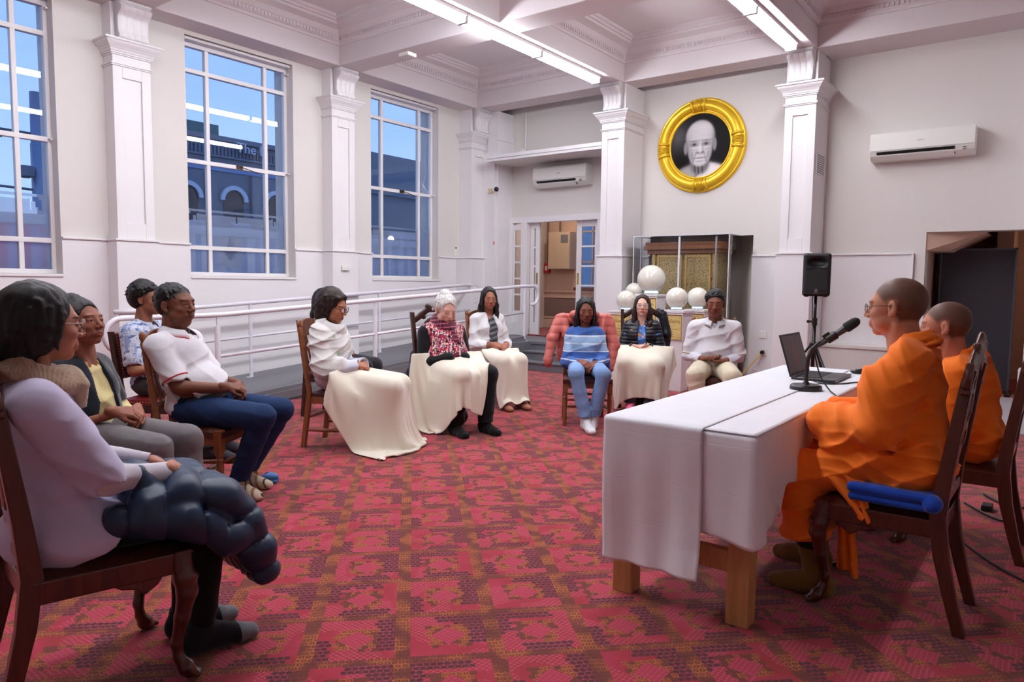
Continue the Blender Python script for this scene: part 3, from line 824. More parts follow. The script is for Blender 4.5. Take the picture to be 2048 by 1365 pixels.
w = MB(); w.add([(-.7, -.006, 1.28), (.7, -.006, 1.22), (.7, -.006, 1.36), (.1, -.006, 1.5), (-.7, -.006, 1.46)], [(0, 1, 2, 3, 4)]); w.build('roofs_outside', plain('roof_outside', (150, 70, 84), 0.6), lw)
bx_ = thing('electrical_cabinet', 'beige metal electrical cabinet on the lobby wall', 'cabinet', (-7.95, 12.3, 1.62))
w = MB(); w.box(-0.28, 0.24, -0.26, 0, 0, 0.74); w.build('body', plain('beige_metal', (204, 184, 158), 0.5), bx_, bevel=0.006)
w = MB(); w.box(-0.27, 0.23, -0.272, -0.262, 0.01, 0.73); w.build('door', plain('beige_metal', (204, 184, 158), 0.5), bx_, bevel=0.003)
w = MB(); w.box(0.03, 0.20, -0.275, -0.27, 0.52, 0.68); w.build('meter_panel', plain('meter_grey', (120, 120, 128), 0.3), bx_)
w = MB(); w.box(-8.45, -8.33, 12.22, 12.3, 1.55, 1.74); o = w.build('fire_alarm_box', plain('alarm_red', (196, 24, 34), 0.35), bevel=0.008); tag(o, 'small red fire alarm call point on the lobby wall', 'alarm')
w = MB(); w.box(-8.42, -8.36, 12.212, 12.222, 1.60, 1.69); w.build('call_point_plate', M_GREYPL, o)
w = MB(); w.rod((-8.39, 12.27, 1.74), (-8.39, 12.27, 3.1), 0.016); w.rod((-8.10, 12.27, 2.36), (-8.10, 12.27, 3.1), 0.02)
tag(w.build('wall_conduit', plain('brown_pipe', (132, 110, 98), 0.5)), 'thin brown conduit pipes rising up the lobby wall', 'pipe')

# ================================================================ wall fittings
def aircon(name, x0, x1, z0, y, label, flip):
    r = thing(name, label, 'air conditioner', ((x0+x1)/2, y, z0), 0, 'wall air conditioners')
    h = (x1-x0)/2; d = 0.235; H_ = 0.335
    prof = [(0, 0.0), (-0.13, 0.005), (-0.205, 0.055), (-d, 0.11), (-d, H_-0.03), (-d+0.03, H_), (0, H_)]
    w = MB(); w.prism(prof, 'x', -h, h); o = w.build('casing', M_GREYPL, r, bevel=0.006)
    w = MB(); w.add([(-h+0.08, -0.150, 0.018), (h-0.20, -0.150, 0.018), (h-0.20, -0.236, 0.098), (-h+0.08, -0.236, 0.098)], [(0, 1, 2, 3)])
    sl = w.build('air_outlet', M_BLACK, r, fix=False); sd = sl.modifiers.new('s', 'SOLIDIFY'); sd.thickness = 0.012; sd.offset = 0
    w = MB(); w.hexa([(-h+0.085, -0.235, 0.045), (h-0.205, -0.235, 0.045), (h-0.205, -0.165, -0.002), (-h+0.085, -0.165, -0.002)], [(-h+0.085, -0.243, 0.055), (h-0.205, -0.243, 0.055), (h-0.205, -0.17, 0.010), (-h+0.085, -0.17, 0.010)])
    w.build('louvre', M_GREYPL, r, bevel=0.002)
    w = MB(); w.box(-h+0.01, h-0.01, -d-0.003, -d+0.004, 0.113, 0.119); w.build('seam', plain('grey_seam', (170, 168, 164), 0.5), r)
    w = MB(); w.box(h-0.12, h-0.085, -d+0.0, -d+0.012, 0.075, 0.083); w.box(h-0.12, h-0.085, -d+0.0, -d+0.012, 0.050, 0.058); w.build('indicator', plain('dark_print', (90, 90, 96), 0.5), r)
    text('FUJITSU', 0.022, (0, -d-0.001, 0.20), plain('grey_print', (120, 120, 128), 0.5), r, name='maker_mark')
    return r
aircon('air_conditioner', -7.28, -6.22, 2.97, YD, 'white wall air conditioner above the doorway, below the bulkhead', False)
aircon('air_conditioner', -1.98, -0.86, 2.92, YB, 'larger looking white wall air conditioner high on the right-hand bay', True)
w = MB(); w.rod((-7.58, 10.34, 3.62), (-7.58, 10.34, ZB), 0.014); o = w.build('wall_sounder', M_TRIM); tag(o, 'small round white sounder on a conduit above the bulkhead shelf', 'speaker')
w = MB(); w.lathe([(0.085, 0), (0.085, 0.03), (0.06, 0.05), (0.05, 0.045)], (0, 0, 0), 24, Matrix.Translation((-7.60, 10.30, 3.60)) @ Matrix.Rotation(PI/2, 4, 'X')); w.build('sounder_disc', M_TRIM, o)
o = MB().box(-7.02, -6.84, 6.74, 6.90, ZB-0.05, ZB).build('ceiling_sensor', M_GREYPL, bevel=0.012); tag(o, 'small white sensor box under the ceiling beam', 'sensor')
o = MB().box(XL+0.28-0.02, XL+0.285, 6.76, 6.90, 1.49, 1.56).build('light_switch', M_GREYPL, bevel=0.004); o.location.x = -0.0; tag(o, 'white double socket plate on the dado of the far window pier', 'socket')
w = MB()
for k in (0.03, 0.09): w.box(XL+0.285, XL+0.29, 6.76+k-0.01, 6.76+k+0.02, 1.515, 1.54)
w.build('rocker', M_TRIM, o)
o = MB().box(XL, XL+0.03, 9.46, 9.51, 1.80, 1.97).build('remote_holder', M_GREYPL, bevel=0.004); tag(o, 'small white remote control in a holder on the dado rail by the corner', 'remote control')
MB().box(XL+0.03, XL+0.034, 9.468, 9.502, 1.92, 1.955).build('display', plain('lcd_grey', (90, 96, 92), 0.3), o)
o = MB().box(-7.985, -7.94, 10.16, 10.2, 1.80, 1.92).build('light_switch', M_GREYPL, bevel=0.003); tag(o, 'narrow white switch beside the doorway frame', 'switch'); o.location = (0.05, 0, 0)
o = MB().box(-5.23, -5.12, YB-0.035, YB-0.02, 1.53, 1.61).build('light_switch', M_GREYPL, bevel=0.003); tag(o, 'white blank plate on the dado left of the display niche', 'switch')
o = MB().box(-3.33, -3.23, YB-0.04, YB-0.02, 0.60, 0.70).build('power_socket', M_GREYPL, bevel=0.004); tag(o, 'upper white socket plate low on the wall beside the niche', 'socket')
o = MB().box(-3.34, -3.22, YB-0.04, YB-0.02, 0.36, 0.46).build('power_socket', M_GREYPL, bevel=0.004); tag(o, 'lower white socket plate with a plugged-in yellow lead', 'socket')
w = MB(); w.tube([(-3.27, YB-0.06, 0.40), (-3.33, YB-0.12, 0.30), (-3.44, YB-0.16, 0.16), (-3.55, YB-0.2, 0.02), (-3.7, YB-0.3, 0.012)], 0.009, 8); o = w.build('power_lead', plain('yellow_cable', (224, 196, 90), 0.5), smooth=True); tag(o, 'yellow extension lead running down from the wall socket', 'cable')
MB().rod((-3.27, YB-0.02, 0.41), (-3.27, YB-0.09, 0.40), 0.027, n=14).build('plug', M_BLACK, o)
g_ = thing('air_grille', 'small grey louvred vent on the side of the right column', 'vent', (-2.545, 9.92, 2.92))
MB().box(0, 0.012, -0.19, 0.19, -0.14, 0.14).build('frame', M_TRIM, g_, bevel=0.003)
w = MB()
for k in range(9): w.box(0.012, 0.016, -0.16, 0.16, -0.12+0.027*k, -0.107+0.027*k)
w.build('slats', plain('grille_grey', (150, 140, 140), 0.6), g_)
cm = thing('security_camera', 'small black and white security camera on the corner pier', 'camera', (-7.90, 9.90, 2.95))
w = MB(); w.rod((-0.03, 0, 0), (0.05, -0.05, 0), 0.035, n=16); w.build('bracket', M_GREYPL, cm)
w = MB(); w.ball((0.07, -0.06, 0.0), 0.042); w.build('lens_ball', M_BLACK, cm, smooth=True)
w = MB(); w.tube([(-7.90, 9.88, 2.90), (-7.905, 9.885, 2.5), (-7.895, 9.885, 2.3), (-7.91, 9.885, 2.06)], 0.005, 6); o = w.build('hanging_wire', M_TRIM); tag(o, 'thin white wire with a red tip hanging below the camera', 'wire')
MB().rod((-7.91, 9.885, 2.06), (-7.91, 9.885, 2.0), 0.008).build('wire_tip', plain('alarm_red', (196, 24, 34), 0.35), o)
o = MB().box(-8.06, -7.98, 9.90, 9.92, 2.90, 2.98).build('junction_box', plain('pale_timber', (214, 192, 150), 0.6)); tag(o, 'small pale wooden block fixed beside the security camera', 'block')
# dark folding screen in the right-hand opening
fs = thing('folding_screen', 'large dark grey display board standing in the right-hand opening', 'screen', (-0.83, 10.95, 0.05))
w = MB(); w.box(-0.40, 0.40, 0, 0.03, 0, 1.78); w.build('panel', plain('charcoal_felt', (58, 54, 60), 0.9, vary=0.08), fs)
w = MB(); w.box(-0.415, -0.395, -0.01, 0.04, -0.03, 1.80); w.box(0.395, 0.415, -0.01, 0.04, -0.03, 1.80); w.box(-0.415, 0.415, -0.01, 0.04, 1.78, 1.80); w.build('frame', plain('steel_edge', (84, 84, 96), 0.4, 0.6), fs)
w = MB(); w.box(-0.44, -0.38, -0.2, 0.25, -0.05, -0.03); w.box(0.38, 0.44, -0.2, 0.25, -0.05, -0.03); w.build('foot', M_BLACKM, fs)
tag(MB().box(-1.27, -1.10, 11.0, 11.35, 0, 1.98).build('stacked_panels', M_DKCURT), 'black folded panels standing in the passage beside the grey board', 'panel')
np_ = thing('newel_post', 'white square post on a plinth at the right edge beyond the carved chairs', 'post', (-0.19, 9.72, 0.012))
MB().box(-0.10, 0.12, -0.1, 0.1, 0, 0.45).build('plinth', M_TRIM, np_, bevel=0.01); MB().box(-0.04, 0.10, -0.06, 0.06, 0.45, 1.35).build('post', M_TRIM, np_, bevel=0.008)
# ================================================================ portrait
def portrait():
    R0, R1 = 0.47, 0.68
    r = thing('framed_portrait', 'large round gold framed black and white portrait on the back wall', 'portrait', (-4.31, YB, 3.39))
    mt, t, b = newmat('gilding'); p, x, y, z = coords()
    setin(b, 'Base Color', mixc(noise(p, 9, 3), srgb(246, 208, 52), srgb(232, 178, 36))); setin(b, 'Metallic', 0.45); setin(b, 'Roughness', 0.33)
    prof = []
    P = [(0.455, 0.02), (0.462, 0.05), (0.475, 0.055), (0.482, 0.04), (0.495, 0.045), (0.505, 0.04)]
    for k in range(13):
        a = PI*k/12; P.append((0.575-0.068*math.cos(a), 0.045+0.055*math.sin(a)))
    P += [(0.65, 0.04), (0.66, 0.045), (0.675, 0.04), (0.685, 0.02), (0.688, 0.0)]
    V = []; F = []; n = 96
    for rr, h in P:
        for k in range(n):
            a = 2*PI*k/n; V.append((rr*math.cos(a), -h, rr*math.sin(a)))
    for j in range(len(P)-1):
        for k in range(n): F.append((j*n+k, j*n+(k+1) % n, (j+1)*n+(k+1) % n, (j+1)*n+k))
    o = mesh_obj('frame', V, F, mt, r, smooth=True)
    for q in range(4):
        w = MB(); a0 = PI/2*q+0.05
        for da, wd, rr in ((-0.16, 0.05, 0.072), (-0.07, 0.018, 0.076), (-0.035, 0.018, 0.078), (0.0, 0.018, 0.079), (0.035, 0.018, 0.078), (0.07, 0.018, 0.076), (0.16, 0.05, 0.072)):
            aa = a0+da; pts = []
            for k in range(13):
                bb = PI*k/12; pr = 0.575-rr*math.cos(bb); ph = 0.045+(rr-0.012)*math.sin(bb)
                pts.append((pr*math.cos(aa), -ph, pr*math.sin(aa)))
            w.tube(pts, wd*0.5 if wd < 0.03 else 0.012+wd*0.2, 8)
        w.build('ribbon_band', mt, r, smooth=True)
    # the photograph: a flat disc whose greys are a drawn likeness of an old man's face
    N = 110; V = []; F = []; C_ = []
    for j in range(N+1):
        for i in range(N+1):
            V.append((-0.47+0.94*i/N, -0.03, -0.47+0.94*j/N))
    V = np.array(V); 
    Xp = V[:, 0]/0.47; Zp = V[:, 2]/0.47
    rot = 0.05; 
    def g(cx, cz, sx, sz): return np.exp(-(((Xp-cx)/sx)**2+((Zp-cz)/sz)**2))
    def ell(cx, cz, sx, sz, soft=0.05):
        d = np.sqrt(((Xp-cx)/sx)**2+((Zp-cz)/sz)**2); return 1/(1+np.exp((d-1)/soft))
    val = 0.10+0.22*g(-0.75, 0.35, 0.40, 0.5)-0.06*g(-0.6, -0.6, 0.5, 0.4)+0.02*g(0.8, 0.3, 0.5, 0.5)
    body = ell(0.05, -1.15, 1.05, 0.62, 0.04); val = val*(1-body)+0.66*body
    rb = ((Xp*0.9+(-Zp)*0.75) > 0.62)*body; val = val*(1-rb)+0.92*rb
    val = val-0.20*np.exp(-((Xp*0.9-Zp*0.75-0.62)/0.05)**2)*body
    neck = ell(0.0, -0.55, 0.32, 0.34, 0.08); val = val*(1-neck)+0.45*neck
    for kx in (-0.16, -0.05, 0.08): val = val-0.22*np.exp(-((Xp-kx+0.1*(Zp+0.6))/0.022)**2)*neck*(Zp < -0.45)
    ears = np.clip(ell(-0.47, -0.05, 0.07, 0.20, 0.1)+ell(0.47, 0.0, 0.07, 0.20, 0.1), 0, 1); val = val*(1-ears)+0.55*ears
    hd = np.clip(ell(0.0, 0.28, 0.475, 0.50, 0.03)+ell(0.0, -0.14, 0.40, 0.50, 0.03), 0, 1)
    face = 0.80-0.16*g(-0.42, -0.1, 0.12, 0.6)+0.06*g(0.1, 0.45, 0.3, 0.25)-0.22*g(0.45, 0.0, 0.10, 0.6)-0.12*g(-0.28, -0.3, 0.08, 0.2)-0.12*g(0.30, -0.3, 0.08, 0.2)-0.10*g(0, 0.80, 0.5, 0.1)
    for ex in (-0.19, 0.20):
        face = face-0.30*g(ex, 0.045, 0.14, 0.07)-0.30*g(ex, 0.04, 0.045, 0.035)-0.22*g(ex*1.05, 0.15, 0.16, 0.028)+0.08*g(ex, -0.07, 0.12, 0.03)-0.10*g(ex, -0.11, 0.13, 0.02)
    face = face+0.10*g(0.0, -0.05, 0.045, 0.16)-0.28*g(-0.075, -0.215, 0.05, 0.03)-0.28*g(0.085, -0.215, 0.05, 0.03)-0.10*g(0.09, -0.08, 0.03, 0.16)-0.14*g(0, -0.245, 0.1, 0.03)
    face = face-0.36*g(0.0, -0.385, 0.18, 0.018)+0.05*g(0, -0.43, 0.12, 0.03)-0.14*g(0, -0.48, 0.15, 0.02)
    for sx in (-1, 1): face = face-0.16*np.exp(-((Xp*sx-(0.13+0.55*(-Zp-0.2)*0.5))/0.022)**2)*((Zp < -0.18) & (Zp > -0.52))-0.12*np.exp(-((Xp*sx-(0.28-0.1*(-Zp)))/0.02)**2)*((Zp < -0.2) & (Zp > -0.6))
    for k in range(4): face = face-0.06*np.exp(-((Zp-(0.27+0.065*k)-0.03*np.cos(Xp*6))/0.012)**2)*(abs(Xp) < 0.3)
    for sx in (-0.035, 0.05): face = face-0.14*g(sx, 0.17, 0.012, 0.05)
    val = val*(1-hd)+face*hd
    val = np.clip(val, 0.02, 0.95)
    lin = np.where(val < 0.04, val/12.92, ((val+0.055)/1.055)**2.4)
    C_ = np.stack([lin*1.02, lin*0.97, lin*1.0], 1)
    idx = np.arange((N+1)*(N+1)).reshape(N+1, N+1)
    Fq = np.stack([idx[:-1, :-1], idx[:-1, 1:], idx[1:, 1:], idx[1:, :-1]], -1).reshape(-1, 4)
    cen = V[Fq].mean(1); Fq = Fq[np.hypot(cen[:, 0], cen[:, 2]) < 0.462]
    mesh_obj('photograph', V, Fq, vcol('photo_print', 0.6, spec=0.1), r, col=C_)
    MB().lathe([(0.46, 0), (0.46, 0.02)], (0, 0, 0), 48, Matrix.Rotation(PI/2, 4, 'X')).build('backing', M_BLACK, r)
portrait()

# ================================================================ golden cabinet in the niche, clear case over it
def gold_lacquer():
    mt, t, b = newmat('gold_lacquer_scrolls'); p, x, y, z = coords()
    s = 26.0
    n1 = noise(p, 9, 2)-0.5; n2 = noise(comb(x+5, y, z+3), 9, 2)-0.5
    v = comb((x.ab()+n1*0.10)*s, y*s, (z+n2*0.10)*s)
    d = voro(v, 1.0, 'DISTANCE_TO_EDGE', 'Distance')
    sw = X.op('SINE', voro(v, 1.0)*16.0)
    sw2 = X.op('SINE', (voro(v, 1.0)+noise(v, 1.2, 2)*0.35)*22.0); f = X.op('MINIMUM', (sw2 > 0.62)+(d < 0.02), 1.0)
    gold = mixc(noise(p, 40, 2), srgb(252, 230, 166), srgb(240, 208, 134))
    setin(b, 'Base Color', mixc(f, gold, srgb(96, 72, 42))); setin(b, 'Roughness', 0.45); setin(b, 'Metallic', (1-f)*0.08)
    bump(b, 1-f, 0.4, 0.004)
    return mt
M_GOLDS = gold_lacquer()
M_GOLDP = plain('gold_leaf', (238, 204, 128), 0.4, 0.1, vary=0.15, vscale=20)
M_REDW = wood('reddish_lacquer_wood', (150, 92, 56), (176, 116, 70), 0.4)
cb = thing('scripture_cabinet', 'tall gilded cabinet with scroll-pattern doors standing in the niche', 'cabinet', (-4.43, 10.23, 0.0)); cb.scale = (0.84, 1, 1)
def frus(mb, x0, x1, y0, y1, z0, z1, k0, k1):
    mb.hexa([(x0*k0, y0, z0), (x1*k0, y0, z0), (x1*k0, y1, z0), (x0*k0, y1, z0)], [(x0*k1, y0, z1), (x1*k1, y0, z1), (x1*k1, y1, z1), (x0*k1, y1, z1)]); return mb
frus(MB(), -0.66, 0.66, -0.16, 0.30, 0.35, 1.80, 1.0, 0.93).build('body', M_GOLDS, cb, bevel=0.006)
MB().box(-0.68, 0.68, -0.24, 0.30, 1.80, 1.86).box(-0.72, 0.72, -0.30, 0.30, 1.86, 1.92).box(-0.70, 0.70, -0.28, 0.30, 1.92, 1.97).build('cornice', M_REDW, cb, bevel=0.008)
for s_ in (-1, 1):
    x0, x1 = (0.05, 0.50) if s_ > 0 else (-0.50, -0.05)
    dd = MB(); dd.hexa([(x0, -0.185, 0.45), (x1, -0.185, 0.45), (x1, -0.16, 0.45), (x0, -0.16, 0.45)], [(x0*0.96, -0.185, 1.76), (x1*0.96, -0.185, 1.76), (x1*0.96, -0.16, 1.76), (x0*0.96, -0.16, 1.76)])
    d_ = dd.build('door', M_GOLDS, cb)
    e_ = MB()
    for xx in (x0, x1): e_.hexa([(xx-0.018, -0.205, 0.42), (xx+0.018, -0.205, 0.42), (xx+0.018, -0.16, 0.42), (xx-0.018, -0.16, 0.42)], [(xx*0.96-0.018, -0.205, 1.79), (xx*0.96+0.018, -0.205, 1.79), (xx*0.96+0.018, -0.16, 1.79), (xx*0.96-0.018, -0.16, 1.79)])
    e_.box(x0*0.96, x1*0.96, -0.20, -0.16, 1.745, 1.785); e_.box(x0, x1, -0.20, -0.16, 0.42, 0.46)
    e_.build('door_border', M_GOLDP, d_, bevel=0.004)
e_ = MB()
for s_ in (-1, 1): e_.hexa([(s_*0.62-0.035, -0.20, 0.0), (s_*0.62+0.035, -0.20, 0.0), (s_*0.62+0.035, -0.12, 0.0), (s_*0.62-0.035, -0.12, 0.0)], [(s_*0.575-0.035, -0.20, 1.80), (s_*0.575+0.035, -0.20, 1.80), (s_*0.575+0.035, -0.12, 1.80), (s_*0.575-0.035, -0.12, 1.80)])
e_.build('corner_post', M_GOLDP, cb, bevel=0.005)
ac = thing('display_case', 'clear acrylic display case boxed over the gilded cabinet', 'display case', (-4.36, 0, 0))
Y0, Y1 = 9.72, YB+0.28
def sheet(nm, vs, mat, par): return mesh_obj(nm, vs, [(0, 1, 2, 3)], mat, par)
a0, a1, zt = -0.73, 0.73, 2.05
sheet('front_panel', [(a0, Y0, 0.4), (0, Y0, 0.4), (0, Y0, zt), (a0, Y0, zt)], M_ACRYL, ac)
sheet('front_panel', [(0, Y0, 0.4), (a1, Y0, 0.4), (a1, Y0, zt), (0, Y0, zt)], M_ACRYL, ac)
sheet('side_panel', [(a0, Y0, 0.4), (a0, Y1, 0.4), (a0, Y1, zt), (a0, Y0, zt)], M_ACRYL, ac)
sheet('side_panel', [(a1, Y0, 0.4), (a1, Y1, 0.4), (a1, Y1, zt), (a1, Y0, zt)], M_ACRYL, ac)
sheet('top_panel', [(a0, Y0, zt), (a1, Y0, zt), (a1, Y1, zt), (a0, Y1, zt)], M_ACRYL, ac)
M_EDGE = plain('acrylic_edge', (222, 224, 232), 0.2, vary=0.01)
w = MB()
for x_ in (a0, a1): w.box(x_-0.006, x_+0.006, Y0-0.006, Y0+0.006, 0.4, zt)
w.box(-0.014, 0.014, Y0-0.01, Y0+0.01, 0.4, zt-0.02); w.box(0.50, 0.522, Y0+0.08, Y0+0.1, 0.4, zt-0.02); w.box(-0.665, -0.645, Y0+0.08, Y0+0.1, 0.4, zt-0.02)
w.box(a0, a1, Y0-0.004, Y0+0.004, zt-0.006, zt+0.006); w.box(a0-0.003, a0+0.003, Y0, Y1, zt-0.004, zt+0.004); w.box(a1-0.003, a1+0.003, Y0, Y1, zt-0.004, zt+0.004)
w.build('edge_trim', M_EDGE, ac)
w = MB(); w.box(a0, a1, Y0, YB-0.02, 0.0, 0.4); w.build('base', M_TRIM, ac, bevel=0.01)

# ================================================================ crystal balls on lit stands, pedestals, plaques
def crystal_mat():
    mt, t, b = newmat('clouded_glass_ball'); p, x, y, z = coords()
    n = noise(p, 30, 4)
    setin(b, 'Base Color', mixc(n, srgb(226, 222, 208), srgb(240, 238, 228))); setin(b, 'Roughness', 0.04); setin(b, 'Coat Weight', 0.6); setin(b, 'Coat Roughness', 0.01)
    setin(b, 'Subsurface Weight', 0.35); setin(b, 'Subsurface Radius', (0.08, 0.09, 0.1)); setin(b, 'Subsurface Scale', 0.5)
    return mt
M_BALL = crystal_mat()
M_BASELIT = emis('lit_stand', (190, 226, 255), 4.0)
M_CHROME = plain('chrome', (200, 204, 212), 0.12, 1.0)
def plaque_mat():
    mt, t, b = newmat('gold_plaque'); p, x, y, z = coords()
    n = noise(comb(x*2, y, z*5), 3, 2)
    setin(b, 'Base Color', mixc(n.step(0.3, 0.7), srgb(240, 222, 146), srgb(222, 192, 118))); setin(b, 'Roughness', 0.25); setin(b, 'Metallic', 0.25)
    return mt
M_PLQ = plaque_mat(); M_PLRED = plain('plaque_red', (120, 28, 22), 0.4); M_PLBRN = plain('plaque_brown_ink', (128, 70, 30), 0.5)
def pedestal(x, y, z, wd, R, label, lb, title, pl=True, lp=None):
    r = thing('display_pedestal', label, 'pedestal', (x, y, 0), 0, None)
    MB().box(-wd/2, wd/2, -wd/2, wd/2, 0, z-0.03).build('plinth', M_TRIM, r, bevel=0.004)
    MB().box(-wd/2-0.015, wd/2+0.015, -wd/2-0.015, wd/2+0.015, z-0.03, z).build('top_slab', M_TRIM, r, bevel=0.003)
    b_ = thing('crystal_ball', lb, 'glass ball', (x, y, z))
    rb = R*0.5
    MB().lathe([(rb+0.03, 0), (rb+0.03, 0.010), (rb+0.012, 0.016)], (0, 0, 0), 28).build('stand', M_CHROME, b_, smooth=False)
    MB().lathe([(rb, 0.012), (rb, 0.022)], (0, 0, 0), 24).build('stand_light', M_BASELIT, b_)
    MB().ball((0, 0, R+0.012), R, 40, 26).build('ball', M_BALL, b_, smooth=True)
    if pl:
        q = thing('name_plaque', lp, 'plaque', (x, y-wd/2-0.004, z-0.04))
        hw, hh = 0.155, 0.33
        MB().box(-hw-0.01, hw+0.01, -0.006, 0.0, -hh-0.01, 0.01-0.01).build('backing', M_GREYPL, q, bevel=0.003)
        MB().box(-hw, hw, -0.009, -0.005, -hh, -0.012).build('face', M_PLQ, q, bevel=0.002)
        w = MB(); w.box(-hw, hw, -0.011, -0.009, -0.024, -0.012); w.box(hw-0.006, hw, -0.011, -0.009, -hh, -0.012); w.box(-hw, hw, -0.011, -0.009, -hh, -hh+0.004); w.build('border', M_PLRED, q)
        text(title, 0.052, (0, -0.010, -0.115), M_PLRED, q)
        text('\u0e1e\u0e23\u0e30\u0e23\u0e31\u0e15\u0e19', 0.02, (0, -0.010, -0.165), M_PLBRN, q)
        text('\u0e02\u0e2d\u0e19\u0e49\u0e2d\u0e21\u0e16\u0e27\u0e32\u0e22\u0e41\u0e14\u0e48\u0e1e\u0e23\u0e30\u0e21\u0e2b\u0e32\u0e18\u0e23\u0e23\u0e21', 0.017, (0, -0.010, -0.20), M_PLRED, q)
        for k, tt in enumerate(('\u0e04\u0e38\u0e13\u0e41\u0e21\u0e48\u0e28\u0e23\u0e35', 'Lu Chang Jin', 'Lu Hsien Chun')): text(tt, 0.019, (0, -0.010, -0.24-0.026*k), M_PLRED, q)
pedestal(-4.43, 9.00, 1.21, 0.30, 0.193, 'tallest white pedestal at the centre back of the group', 'largest pale glass ball, on the tallest pedestal', '\u0e21\u0e13\u0e35\u0e18\u0e23\u0e23\u0e21\u0e0a\u0e31\u0e22', lp='gold plaque under the largest glass ball')
pedestal(-4.60, 8.60, 0.99, 0.30, 0.128, 'white pedestal at the left end of the group', 'pale glass ball at the left end of the row', '\u0e21\u0e13\u0e35\u0e19\u0e1e\u0e23\u0e31\u0e15\u0e19\u0e4c', lp='gold plaque on the leftmost pedestal')
pedestal(-4.98, 9.55, 1.10, 0.26, 0.125, 'white pedestal hidden behind the tallest one', 'pale glass ball half hidden behind the largest one', '', pl=False)
pedestal(-3.85, 8.55, 1.02, 0.32, 0.140, 'white pedestal just right of the seated person in the puffer jacket', 'pale glass ball directly right of the largest one', '\u0e23\u0e31\u0e15\u0e19\u0e40\u0e15\u0e42\u0e0a\u0e18\u0e32\u0e15\u0e38', lp='gold plaque right of the seated person in the puffer jacket')
pedestal(-3.80, 9.10, 1.02, 0.30, 0.140, 'white pedestal at the right end of the group', 'pale glass ball at the right end of the row', '\u0e21\u0e13\u0e35\u0e23\u0e31\u0e15\u0e19\u0e4c', lp='gold plaque on the rightmost pedestal')
